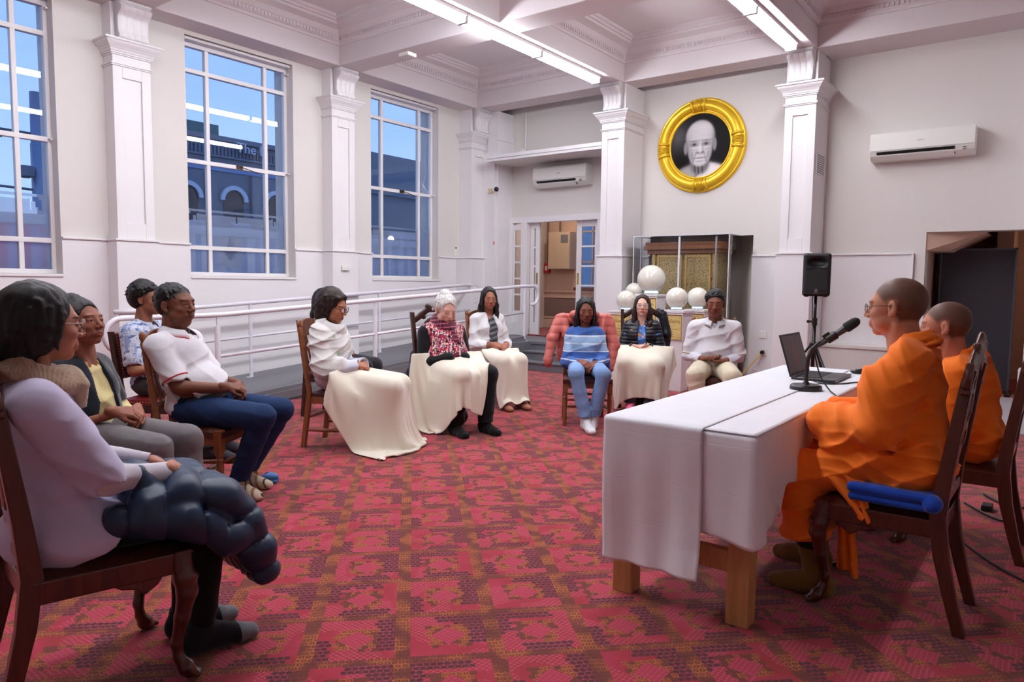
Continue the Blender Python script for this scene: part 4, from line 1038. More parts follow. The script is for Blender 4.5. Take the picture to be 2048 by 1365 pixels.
# ================================================================ sculpting by distance fields
def V3(*a): return np.array(a, dtype=np.float64)
def rotm(yaw=0, pitch=0, roll=0):
    """yaw: + turns the face to the person's left (towards -x), pitch: + nods down, roll: + tips to own right"""
    y, p, r = map(math.radians, (yaw, pitch, roll))
    Rz = np.array([[math.cos(y), -math.sin(y), 0], [math.sin(y), math.cos(y), 0], [0, 0, 1]])
    Rx = np.array([[1, 0, 0], [0, math.cos(-p), -math.sin(-p)], [0, math.sin(-p), math.cos(-p)]])
    Ry = np.array([[math.cos(r), 0, math.sin(r)], [0, 1, 0], [-math.sin(r), 0, math.cos(r)]])
    return Rz @ Rx @ Ry
class Sdf:
    def __init__(s, lo, hi, h):
        s.h = h; s.lo = np.floor(np.array(lo)/h)*h; n = np.ceil((np.array(hi)-s.lo)/h).astype(int)+1
        s.n = n; s.F = np.full(n, 0.06, dtype=np.float32)
        s.ax = [(s.lo[i]+h*np.arange(n[i])).astype(np.float32) for i in range(3)]
    def sub(s, lo, hi):
        a = [max(0, int(math.floor((lo[i]-s.lo[i])/s.h))) for i in range(3)]
        b = [min(int(s.n[i]), int(math.ceil((hi[i]-s.lo[i])/s.h))+1) for i in range(3)]
        if any(b[i] <= a[i] for i in range(3)): return None, None
        sl = tuple(slice(a[i], b[i]) for i in range(3))
        return sl, (s.ax[0][sl[0]][:, None, None], s.ax[1][sl[1]][None, :, None], s.ax[2][sl[2]][None, None, :])
    def comb(s, sl, d, k, mode):
        f = s.F[sl]
        if mode == 'sub': d = -d
        if k <= 0:
            s.F[sl] = np.minimum(f, d) if mode == 'add' else np.maximum(f, d); return
        if mode == 'add':
            h_ = np.clip(0.5+0.5*(f-d)/k, 0, 1); s.F[sl] = f*(1-h_)+d*h_-k*h_*(1-h_)
        else:
            h_ = np.clip(0.5-0.5*(f-d)/k, 0, 1); s.F[sl] = f*(1-h_)+d*h_+k*h_*(1-h_)
    def cap(s, a, b, ra, rb=None, k=0.01, mode='add', flat=None):
        rb = ra if rb is None else rb
        a = np.array(a, float); b = np.array(b, float); R = max(ra, rb)+k+0.05
        sl, g = s.sub(np.minimum(a, b)-R, np.maximum(a, b)+R)
        if sl is None: return s
        ba = b-a; L = max(float(ba @ ba), 1e-9)
        px, py, pz = g[0]-a[0], g[1]-a[1], g[2]-a[2]
        t = np.clip((px*ba[0]+py*ba[1]+pz*ba[2])/L, 0, 1)
        dx, dy, dz_ = px-ba[0]*t, py-ba[1]*t, pz-ba[2]*t
        if flat is not None:            # squash factors per axis
            dx, dy, dz_ = dx/flat[0], dy/flat[1], dz_/flat[2]
        d = np.sqrt(dx*dx+dy*dy+dz_*dz_)-(ra+(rb-ra)*t)
        s.comb(sl, d.astype(np.float32), k, mode); return s
    def ell(s, c, r, k=0.01, M=None, mode='add'):
        c = np.array(c, float); r = np.array(r, float); R = r.max()+k+0.05
        sl, g = s.sub(c-R, c+R)
        if sl is None: return s
        px, py, pz = g[0]-c[0], g[1]-c[1], g[2]-c[2]
        if M is not None: px, py, pz = (M[0, 0]*px+M[1, 0]*py+M[2, 0]*pz, M[0, 1]*px+M[1, 1]*py+M[2, 1]*pz, M[0, 2]*px+M[1, 2]*py+M[2, 2]*pz)
        q = np.sqrt((px/r[0])**2+(py/r[1])**2+(pz/r[2])**2)
        q2 = np.sqrt((px/r[0]**2)**2+(py/r[1]**2)**2+(pz/r[2]**2)**2)
        d = q*(q-1)/np.maximum(q2, 1e-6)
        s.comb(sl, d.astype(np.float32), k, mode); return s
    def box(s, c, hx, rnd=0.005, k=0.0, M=None, mode='add'):
        c = np.array(c, float); R = float(np.linalg.norm(hx))+k+0.05
        sl, g = s.sub(c-R, c+R)
        if sl is None: return s
        px, py, pz = g[0]-c[0], g[1]-c[1], g[2]-c[2]
        if M is not None: px, py, pz = (M[0, 0]*px+M[1, 0]*py+M[2, 0]*pz, M[0, 1]*px+M[1, 1]*py+M[2, 1]*pz, M[0, 2]*px+M[1, 2]*py+M[2, 2]*pz)
        qx, qy, qz = abs(px)-hx[0]+rnd, abs(py)-hx[1]+rnd, abs(pz)-hx[2]+rnd
        d = np.sqrt(np.maximum(qx, 0)**2+np.maximum(qy, 0)**2+np.maximum(qz, 0)**2)+np.minimum(np.maximum(qx, np.maximum(qy, qz)), 0)-rnd
        s.comb(sl, d.astype(np.float32), k, mode); return s
    def plane(s, p, n, k=0.0):
        """cut away what lies on the side the normal points to"""
        n = np.array(n, float); n /= np.linalg.norm(n); p = np.array(p, float)
        d = (s.ax[0][:, None, None]-p[0])*n[0]+(s.ax[1][None, :, None]-p[1])*n[1]+(s.ax[2][None, None, :]-p[2])*n[2]
        s.F = np.maximum(s.F, d.astype(np.float32)) if k <= 0 else s.F
        if k > 0: s.comb((slice(None),)*3, -d.astype(np.float32), k, 'sub')
        return s
    def fold(s, fn, lim=0.03):
        """displace the surface: fn(P) with P an (n,3) array -> metres outward"""
        idx = np.nonzero(np.abs(s.F) < lim)
        if len(idx[0]) == 0: return s
        P = np.stack([s.ax[i][idx[i]] for i in range(3)], 1)
        s.F[idx] -= fn(P).astype(np.float32); return s
    def mesh(s, relax=0):
        F = s.F; S = F < 0; h = s.h
        c = np.zeros(tuple(np.array(F.shape)-1), dtype=np.int8)
        for i in (0, 1):
            for j in (0, 1):
                for k in (0, 1): c += S[i:S.shape[0]-1+i, j:S.shape[1]-1+j, k:S.shape[2]-1+k]
        act = (c > 0) & (c < 8)
        I, J, K = np.nonzero(act); nA = len(I)
        idx = np.full(act.shape, -1, dtype=np.int32); idx[I, J, K] = np.arange(nA)
        acc = np.zeros((nA, 3)); cnt = np.zeros(nA)
        cor = {(i, j, k): F[I+i, J+j, K+k].astype(np.float64) for i in (0, 1) for j in (0, 1) for k in (0, 1)}
        for ax in range(3):
            o1, o2 = [q for q in range(3) if q != ax]
            for a in (0, 1):
                for b in (0, 1):
                    p0 = [0, 0, 0]; p0[o1] = a; p0[o2] = b; p1 = list(p0); p1[ax] = 1
                    f0, f1 = cor[tuple(p0)], cor[tuple(p1)]
                    m_ = (f0 < 0) != (f1 < 0)
                    t = np.where(m_, f0/np.where(m_, f0-f1, 1), 0)
                    P = np.zeros((nA, 3)); P[:, o1] = a; P[:, o2] = b; P[:, ax] = t
                    acc += P*m_[:, None]; cnt += m_
        Vv = s.lo+h*(np.stack([I, J, K], 1)+acc/np.maximum(cnt, 1)[:, None])
        Q = []
        for ax in range(3):
            o1, o2 = [(1, 2), (2, 0), (0, 1)][ax]
            sl0 = [slice(None)]*3; sl1 = [slice(None)]*3
            sl0[ax] = slice(0, -1); sl1[ax] = slice(1, None)
            d0, d1 = S[tuple(sl0)], S[tuple(sl1)]
            e_ = np.nonzero(d0 != d1); e_ = [np.array(q) for q in e_]
            ok = (e_[o1] >= 1) & (e_[o2] >= 1) & (e_[o1] < act.shape[o1]) & (e_[o2] < act.shape[o2])
            e_ = [q[ok] for q in e_]
            sg = d0[tuple(e_)]
            def at(da, db):
                q = [x.copy() for x in e_]; q[o1] -= da; q[o2] -= db; return idx[tuple(q)]
            A, B, C, D = at(1, 1), at(0, 1), at(0, 0), at(1, 0)
            q1 = np.stack([A, B, C, D], 1); q1[~sg] = q1[~sg][:, ::-1]
            Q.append(q1)
        Q = np.concatenate(Q); Q = Q[(Q >= 0).all(1)]
        for _ in range(relax):
            su = np.zeros_like(Vv); n_ = np.zeros(len(Vv))
            for a in range(4):
                for b in ((a+1) % 4, (a+3) % 4):
                    np.add.at(su, Q[:, a], Vv[Q[:, b]]); np.add.at(n_, Q[:, a], 1)
            Vv = Vv*0.5+0.5*su/np.maximum(n_, 1)[:, None]
        return Vv, Q
_ph = np.random.RandomState(5)
_W = _ph.normal(size=(40, 3)); _W /= np.linalg.norm(_W, axis=1)[:, None]; _P = _ph.uniform(0, 6.28, 40)
def nz(P, freq, seed=0, n=5):
    """cheap smooth noise in -1..1"""
    o = np.zeros(len(P))
    for i in range(n):
        j = (i+seed*7) % 40; w_ = _W[j]*freq*(0.7+0.25*i)
        o += np.sin(P @ w_+_P[j]+1.3*np.sin(P @ (_W[(j+11) % 40]*freq*0.6)+_P[(j+3) % 40]))
    return o/n
def wrinkle(P, d, freq, seed=0, warp=0.9, sharp=1.6):
    """long folds running across direction d"""
    d = np.array(d, float); d /= np.linalg.norm(d)
    # the warp varies slowly along the fold and quicker across it, so folds stay long
    Pa = P-np.outer(P @ d, d)*0.6
    t = P @ d*freq+warp*nz(Pa, freq*0.26, seed)*2.2
    am = np.clip(0.45+0.85*nz(Pa, freq*0.28, seed+3), 0.0, 1.15)
    return ((1-np.abs(np.sin(t)))**1.5-0.33)*(0.35+am*0.85)
def smin(d, e, k):
    h_ = np.clip(0.5+0.5*(d-e)/k, 0, 1); return d*(1-h_)+e*h_-k*h_*(1-h_)
def sm(x, a, b):
    t = np.clip((x-a)/(b-a), 0, 1); return t*t*(3-2*t)
def lin(*c): return np.array(srgb(*c)[:3])
def join_meshes(L):
    V = []; Q = []; C = []; n = 0
    for v, q, c in L: V.append(v); Q.append(q+n); C.append(c if c.ndim == 2 else np.tile(c, (len(v), 1))); n += len(v)
    return np.concatenate(V), np.concatenate(Q), np.concatenate(C)

# ================================================================ heads
def head_geo(h, skin, o):
    """returns verts, quads, colours in head space (origin between the ears, +y out of the face)"""
    W = o.get('w', 1.0); jaw = o.get('jaw', 1.0); fat = o.get('fat', 0.0); nose = o.get('nose', 1.0); fem = o.get('fem', 0.0)
    s = Sdf((-0.125, -0.15, -0.235), (0.125, 0.15, 0.135), h)
    s.ell((0, -0.018, 0.034), (0.074*W, 0.094, 0.080), 0)
    s.ell((0, -0.045, 0.01), (0.066*W, 0.062, 0.066), 0.02)
    s.ell((0, 0.028, 0.005), (0.064*W, 0.064, 0.062), 0.02)
    s.ell((0, 0.033, -0.035), (0.054*W, 0.058, 0.066), 0.02)
    s.ell((0, 0.026, -0.068), (0.047*W*jaw+0.008*fat, 0.052, 0.040), 0.02)
    s.ell((0, 0.062, -0.094), (0.024, 0.022, 0.018), 0.014)
    for x in (-1, 1):
        s.ell((x*0.040*W, 0.056, -0.028), (0.023, 0.026, 0.022), 0.015)
        s.ell((x*(0.040+0.010*fat)*W, 0.036, -0.060), (0.020+0.006*fat, 0.030, 0.026), 0.016)
    s.cap((-0.036, 0.078, 0.021), (0.036, 0.078, 0.021), 0.010-0.002*fem, k=0.014)
    if fat > 0.5: s.ell((0, 0.022, -0.105), (0.045, 0.045, 0.024), 0.02)
    for x in (-1, 1):
        s.ell((x*0.031, 0.103, 0.000), (0.019, 0.018, 0.0115), 0.010, mode='sub')
        s.ell((x*0.031, 0.0765, -0.001), (0.0145, 0.0135, 0.0125), 0.003)
        s.cap((x*0.017, 0.0875, 0.004), (x*0.044, 0.079, 0.005), 0.0035, k=0.004)
        s.cap((x*0.019, 0.086, -0.013), (x*0.042, 0.079, -0.013), 0.003, k=0.006)
    if not o.get('closed'):
        for x in (-1, 1): s.ell((x*0.031, 0.092, -0.0035), (0.0125, 0.008, 0.0050), 0.001, mode='sub')
    nl = 0.1015+0.006*nose
    s.cap((0, 0.083, 0.014), (0, nl-0.004, -0.026), 0.0070, 0.0095*nose, k=0.009)
    s.ell((0, nl, -0.031), (0.0105*nose, 0.011, 0.0095), 0.006)
    for x in (-1, 1):
        s.ell((x*0.0125*nose, nl-0.010, -0.035), (0.0072, 0.010, 0.0070), 0.005)
        s.ell((x*0.0065*nose, nl-0.003, -0.0425), (0.0033, 0.0055, 0.003), 0.002, mode='sub')
    yl = 0.0905
    s.ell((0, yl-0.006, -0.064), (0.026, 0.012, 0.018), 0.012)
    s.cap((-0.021, yl-0.008, -0.0645), (0, yl+0.0015, -0.0605), 0.0030, 0.0048, k=0.005); s.cap((0.021, yl-0.008, -0.0645), (0, yl+0.0015, -0.0605), 0.0030, 0.0048, k=0.005)
    s.cap((-0.019, yl-0.008, -0.0700), (0, yl, -0.0730), 0.0035, 0.0058, k=0.005); s.cap((0.019, yl-0.008, -0.0700), (0, yl, -0.0730), 0.0035, 0.0058, k=0.005)
    s.cap((-0.022, yl-0.002, -0.0668), (0.022, yl-0.002, -0.0668), 0.0010, k=0.002, mode='sub'); s.cap((-0.012, yl+0.006, -0.0668), (0.012, yl+0.006, -0.0668), 0.0012, k=0.002, mode='sub')
    es = o.get('ear', 0.86)
    for x in (-1, 1):
        M = rotm(x*22, 0, 0)
        s.ell((x*0.077*W, -0.008, -0.006), (0.0085, 0.019*es, 0.033*es), 0.005, M=M)
        s.ell((x*0.076*W, 0.000, -0.030), (0.0065, 0.010, 0.011*es), 0.005, M=M)
        s.ell((x*0.0855*W, -0.003, -0.001), (0.0065, 0.0085, 0.017), 0.003, M=M, mode='sub')
    nk = o.get('neck', 0.052-0.007*fem)
    s.cap((0, -0.020, -0.06), (0, -0.048, -0.26), nk, nk+0.010, k=0.022)
    for x in (-1, 1): s.cap((x*0.055, -0.02, -0.07), (x*0.016, 0.012, -0.23), 0.010, k=0.02)
    V, Q = s.mesh()
    X_, Y_, Z_ = V.T
    C = np.tile(skin, (len(V), 1))
    def blend(mask, col): 
        nonlocal C
        C = C*(1-mask[:, None])+np.array(col)[None]*mask[:, None]
    ax = np.abs(X_)
    rosy = o.get('rosy', 0.25)
    ck = np.exp(-(((ax-0.042)/0.02)**2+((Z_+0.035)/0.018)**2))*(Y_ > 0.03); blend(ck*rosy, skin*np.array([1.0, 0.72, 0.68]))
    nm = np.exp(-((X_/0.014)**2+((Z_+0.033)/0.012)**2))*(Y_ > 0.09); blend(nm*rosy, skin*np.array([0.95, 0.72, 0.68]))
    lc = np.array(o.get('lip', skin*np.array([0.85, 0.48, 0.45])))
    lm_ = sm(-(((X_)/0.024)**2+((Z_+0.0668)/0.0115)**2), -1.15, -0.75)*(Y_ > 0.074); blend(lm_*0.85, lc)
    ln = np.exp(-((Z_+0.0668)/0.0017)**2)*(ax < 0.023)*(Y_ > 0.076); blend(ln*0.75, lc*0.25)
    bc = np.array(o.get('browc', (0.012, 0.009, 0.008)))
    zb_ = 0.0205-0.10*np.maximum(ax-0.034, 0)+0.10*(np.minimum(ax, 0.034)-0.018)
    bm_ = np.exp(-((Z_-zb_)/(0.0036-0.0008*fem))**4)*sm(ax, 0.011, 0.016)*(1-sm(ax, 0.048, 0.056))*(Y_ > 0.05); blend(bm_*o.get('browa', 0.88), bc)
    # eye sockets, lash line
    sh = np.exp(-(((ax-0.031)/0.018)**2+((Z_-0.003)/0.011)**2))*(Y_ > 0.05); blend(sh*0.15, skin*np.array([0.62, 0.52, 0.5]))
    if o.get('closed'):
        zl = -0.0065+22*(ax-0.031)**2
        ls = np.exp(-((Z_-zl)/0.0017)**2)*np.exp(-((ax-0.031)/0.0145)**6)*(Y_ > 0.06); blend(ls*0.9, (0.02, 0.012, 0.01))
    else:
        zu = 0.0015-22*(ax-0.031)**2
        ls = np.exp(-((Z_-zu-0.001)/0.0018)**2)*np.exp(-((ax-0.031)/0.0150)**6)*(Y_ > 0.06); blend(ls*0.85, (0.02, 0.012, 0.01))
    nos = np.exp(-(((ax-0.007)/0.0035)**2+((Z_+0.0415)/0.0028)**2))*(Y_ > 0.09); blend(nos*0.8, skin*0.2)
    if o.get('stubble') is not None:       # close-shaven scalp
        hl = 0.052-0.35*np.maximum(ax-0.03, 0)
        front = (Z_ > hl+0.0*Y_)
        sc = sm(Z_-(0.058-1.6*np.maximum(0.0, 0.078-Y_)*1.0), -0.006, 0.010)
        # behind a line sloping from the forehead down to behind the ears
        line = (0.062-(0.085-Y_)*0.30)
        side = -0.045+np.maximum(0, Y_-(-0.01))*1.9
        sc = sm(Z_-np.where(Y_ > 0.02, np.maximum(0.052-(0.06-Y_)*0.9, side*0+0.018), -0.055+np.maximum(0, Y_+0.03)*1.45)+0.004*nz(V, 60, 3), -0.010, 0.014)
        sc = sc*(1-np.clip(1.6*np.exp(-(((Y_+0.004)/0.020)**4+((Z_+0.008)/0.036)**4))*(ax > 0.060*W), 0, 1))
        blend(sc*o.get('stubble_a', 0.8), o['stubble'])
    if o.get('beard'):
        bd = np.exp(-(((Z_+0.052)/0.006)**2+(X_/0.026)**2))*(Y_ > 0.085); blend(bd*0.75*o['beard'], (0.02, 0.015, 0.012))
        j2 = sm(-Z_, 0.055, 0.085)*(Y_ > 0.0)*(ax < 0.06)*(1-lm_); blend(j2*0.22*o['beard'], (0.03, 0.022, 0.02))
    if o.get('bald_tone') is not None: pass
    return V, Q, C

def hair_geo(h, o):
    """hair as a shell over the skull plus hanging locks; o['hair'] chooses the cut"""
    kind = o['hair']; W = o.get('w', 1.0); vol = o.get('vol', 0.012)
    lo = {'short': -0.09, 'long': -0.50, 'bob': -0.20, 'up': -0.13, 'side': -0.22}[kind]
    s = Sdf((-0.16, -0.20, lo), (0.16, 0.14, 0.165), h)
    s.ell((0, -0.020-(0.007 if kind == 'short' else 0), 0.036), (0.074*W+vol, 0.094+vol, 0.080+vol*1.1), 0)
    s.ell((0, -0.048, 0.008), (0.068*W+vol*0.8, 0.064+vol*0.8, 0.066+vol), 0.02)
    if kind == 'short':
        hb = o.get('hb', -0.055)
        s.plane((0, -0.02, hb), (0, 0.55, -1)); 
        for x in (-1, 1): s.ell((x*0.092, 0.004, -0.022), (0.032, 0.034, 0.036), 0.006, mode='sub')
        s.box((0, 0.096, -0.045+o.get('hl', 0.0)), (0.2, 0.062, 0.110), 0.02, 0.010, mode='sub', M=rotm(0, -22, 0))
        s.ell((0, 0.115, 0.026+o.get('hl', 0.0)), (0.062, 0.058, 0.058), 0.010, mode='sub')
    else:
        s.ell((0.006, 0.112, 0.010+o.get('hl', 0.0)), (0.060, 0.074, 0.086), 0.005, mode='sub', M=rotm(0, 0, 14))
        s.ell((0, 0.10, -0.06), (0.064, 0.07, 0.085), 0.008, mode='sub')
    if kind == 'long':
        L = o.get('len', 0.34); yb = o.get('hy', -0.02); fwd = o.get('hfwd', 0.05)
        for x in (-1, 1):
            Lx = L*(o.get('lr', 1.0) if x > 0 else o.get('ll', 1.0))
            p = [(x*0.070, -0.01, 0.02), (x*0.088, -0.015, -0.08), (x*0.088, 0.005+yb, -0.17), (x*0.080, fwd+yb, -0.17-(Lx-0.15)*0.55), (x*0.068, fwd+0.02+yb, -0.02-Lx)]
            for a, b, ra, rb in zip(p[:-1], p[1:], (0.022, 0.026, 0.030, 0.028), (0.026, 0.030, 0.028, 0.010)): s.cap(a, b, ra, rb, 0.02)
            p = [(x*0.05, -0.07, 0.0), (x*0.065, -0.085, -0.12), (x*0.06, -0.09, -0.22), (x*0.05, -0.085, -0.02-L*0.8)]
            for a, b in zip(p[:-1], p[1:]): s.cap(a, b, 0.035, 0.032, 0.025)
        s.ell((0, 0.10, -0.10), (0.050, 0.085, 0.11), 0.01, mode='sub')
    if kind == 'bob':
        for x in (-1, 1):
            s.ell((x*0.060, -0.035, -0.045), (0.036, 0.060, 0.085), 0.02)
            s.cap((x*0.066, 0.02, 0.035), (x*0.074, 0.005, -0.02), 0.018, 0.014, 0.012)
        s.ell((0, -0.075, -0.055), (0.062, 0.042, 0.085), 0.03)
        s.cap((-0.03, 0.062, 0.085), (0.055, 0.055, 0.070), 0.020, 0.018, 0.015)
        s.ell((0, 0.10, -0.06), (0.060, 0.075, 0.095), 0.008, mode='sub'); s.ell((0, 0.12, 0.0), (0.055, 0.055, 0.062), 0.008, mode='sub')
        if not o.get('cover'):
            for x in (-1, 1): s.ell((x*0.094, 0.008, -0.022), (0.026, 0.030, 0.034), 0.006, mode='sub')
        s.plane((0, 0, -0.115), (0, 0.25, -1))
    if kind == 'up':
        s.plane((0, -0.02, -0.075), (0, 0.7, -1))
        s.ell((0.0, -0.045, 0.118), (0.048, 0.048, 0.030), 0.012)
        for x in (-1, 1): s.ell((x*0.092, 0.004, -0.024), (0.030, 0.034, 0.034), 0.006, mode='sub')
    if kind == 'side':      # pulled back into a low tail
        for x in (-1, 1):
            s.ell((x*0.058, -0.03, -0.02), (0.036, 0.062, 0.075), 0.02)
            s.cap((x*0.072, 0.03, 0.03), (x*0.078, 0.015, -0.035), 0.012, 0.008, 0.012)
        s.ell((0, -0.085, -0.06), (0.062, 0.046, 0.095), 0.03); s.ell((0, -0.06, -0.13), (0.07, 0.045, 0.05), 0.03)
        s.ell((0, 0.10, -0.06), (0.062, 0.075, 0.10), 0.008, mode='sub')
    rs = np.random.RandomState(int(o.get('hseed', 3)))
    if kind in ('short', 'up'):
        for i in range(90 if kind == 'short' else 30):
            a_ = rs.uniform(0, 2*PI); z_ = rs.uniform(-0.1, 1.0); r_ = math.sqrt(max(0, 1-z_*z_))
            n_ = np.array((math.cos(a_)*r_, math.sin(a_)*r_, z_)); b_ = np.array((0, -0.024, 0.036))+n_*np.array((0.074*W+vol-0.004, 0.094+vol-0.006, 0.080+vol-0.003))
            if b_[2] < 0.0 and b_[1] > -0.03: continue
            if b_[1] > 0.045 and b_[2] < 0.075: continue
            fl = np.array((n_[0]*0.4, 0.5*(1 if b_[1] > 0 else -0.8), -0.5)); s.cap(b_, b_+n_*0.004*o.get('messy', 0.5)*2+fl*0.022, 0.0075, 0.002, 0.004)
    else:
        low_ = {'long': -o.get('len', 0.34), 'bob': -0.10, 'side': -0.12}[kind]
        for i in range(46):
            a_ = rs.uniform(-2.5, 2.5); sx_ = math.sin(a_); cy_ = -math.cos(a_)
            rx, ry = 0.074*W+vol-0.004, 0.092+vol-0.004
            top_ = np.array((sx_*rx, -0.02+cy_*ry, rs.uniform(-0.02, 0.07)))
            if top_[1] > 0.045: continue
            L_ = rs.uniform(0.4, 1.0)*(top_[2]-low_)*0.8
            m_ = top_+np.array((sx_*0.006, 0, -L_*0.5)); e2 = m_+np.array((-sx_*0.010+rs.uniform(-.008, .008), rs.uniform(-.01, .012), -L_*0.5))
            s.cap(top_, m_, 0.007, 0.010, 0.014); s.cap(m_, e2, 0.010, 0.003, 0.010)
    def st(P):
        a = np.arctan2(P[:, 0], -P[:, 1]-0.02)
        Ps = P*np.array([1, 1, 0.16]) if kind != 'short' else P*np.array([1, 0.35, 0.6])
        return 0.0024*nz(Ps, 190, 1)+0.0026*nz(Ps, 80, 2)+0.006*nz(P, 22, 3)*o.get('messy', 0.5)
    s.fold(st)
    V, Q = s.mesh()
    hc = np.array(o.get('hairc', (0.012, 0.010, 0.010)))
    st_ = 1.0+0.55*nz(V*np.array([1, 1, 0.15]), 260, 4)
    C = hc[None]*st_[:, None]
    if o.get('grey'): C = C+np.array([0.25, 0.25, 0.26])*((nz(V, 60, 6) > 0.35)*o['grey'])[:, None]
    return V, Q, C
M_SKIN = vcol('skin', 0.5, bmp=0.05, bscale=700, sss=0.08, spec=0.28)
M_HAIR = vcol('hair', 0.42, bmp=0.7, bscale=520, spec=0.3, stretch=(1, 1, 0.12))
M_CLOTH = vcol('woven_cloth', 0.85, crumple=0.30, sheen=0.15, spec=0.2)
M_COTTON = vcol('smooth_cotton', 0.8, crumple=0.35, sheen=0.1, spec=0.2)
M_NYLON = vcol('quilted_nylon', 0.42, bmp=0.12, bscale=60, spec=0.45)
M_DENIM = vcol('denim', 0.85, crumple=0.25, spec=0.2, mottled=0.35)
M_FLEECE = vcol('fleece', 0.95, bmp=0.25, bscale=420, sheen=0.5, spec=0.1)
M_EYE = vcol('eyeball', 0.08, spec=0.6)

def palm_prims(s, wrist, d, nrm, side, curl=(35, 40, 25), spread=0.0, thumb=1.0, sc=1.0):
    """d: direction of the fingers, nrm: palm normal (side the palm faces), side: +1 right hand"""
    w = np.array(wrist, float); d = np.array(d, float); d /= np.linalg.norm(d)
    n = np.array(nrm, float); n = n-d*(n @ d); n /= np.linalg.norm(n)
    # lateral axis pointing to the thumb side
    lat = np.cross(n, d)*(1 if side > 0 else -1)
    def R(v, ax, a):
        a = math.radians(a); return v*math.cos(a)+np.cross(ax, v)*math.sin(a)+ax*(ax @ v)*(1-math.cos(a))
    axc = np.cross(d, n); axc /= np.linalg.norm(axc)   # rotating d about this brings it to n
    Ls = [(0.040, 0.024, 0.020), (0.045, 0.028, 0.022), (0.041, 0.026, 0.021), (0.032, 0.020, 0.018)]
    s.cap(w-d*0.02, w+d*0.02, 0.022*sc, 0.022*sc, k=0.015, flat=None)
    for i in range(4):
        off = (0.027-0.018*i)*sc
        kn = w+d*(0.088-0.004*abs(i-1.2))*sc+lat*off
        s.cap(w+d*0.012*sc+lat*off*0.6, kn, 0.0145*sc, 0.0115*sc, k=0.010)
        dd = R(d, lat, 0); dd = dd+lat*(1.2-i)*spread*0.1; dd /= np.linalg.norm(dd)
        p = kn; a = 0
        for j in range(3):
            a += curl[j]+i*2.5
            q = d*math.cos(math.radians(a))+n*math.sin(math.radians(a))+lat*(1.2-i)*spread*0.1
            q /= np.linalg.norm(q)
            p2 = p+q*Ls[i][j]*sc
            s.cap(p, p2, (0.0095-0.0008*j)*sc, (0.0087-0.0010*j)*sc, k=0.0022)
            p = p2
    # thumb from the side of the palm
    b0 = w+d*0.022*sc+lat*0.020*sc+n*0.004; b1 = b0+(d*0.030+lat*0.026+n*0.010)*sc*thumb; b2 = b1+(d*0.030+lat*0.006+n*0.010)*sc; b3 = b2+(d*0.024-lat*0.004+n*0.008)*sc
    s.cap(b0, b1, 0.0155*sc, 0.0125*sc, k=0.012); s.cap(b1, b2, 0.0112*sc, 0.0100*sc, k=0.003); s.cap(b2, b3, 0.0098*sc, 0.0082*sc, k=0.003)
def ik(S, W, l1, l2, hint):
    S = np.array(S, float); W = np.array(W, float); v = W-S; D = np.linalg.norm(v)
    if D > (l1+l2)*0.995: l1 = l2 = D/1.99
    a = (l1*l1-l2*l2+D*D)/(2*D); hgt = math.sqrt(max(l1*l1-a*a, 1e-6))
    u = v/D; hv = np.array(hint, float); hv = hv-u*(hv @ u); hv /= np.linalg.norm(hv)
    return S+u*a+hv*hgt
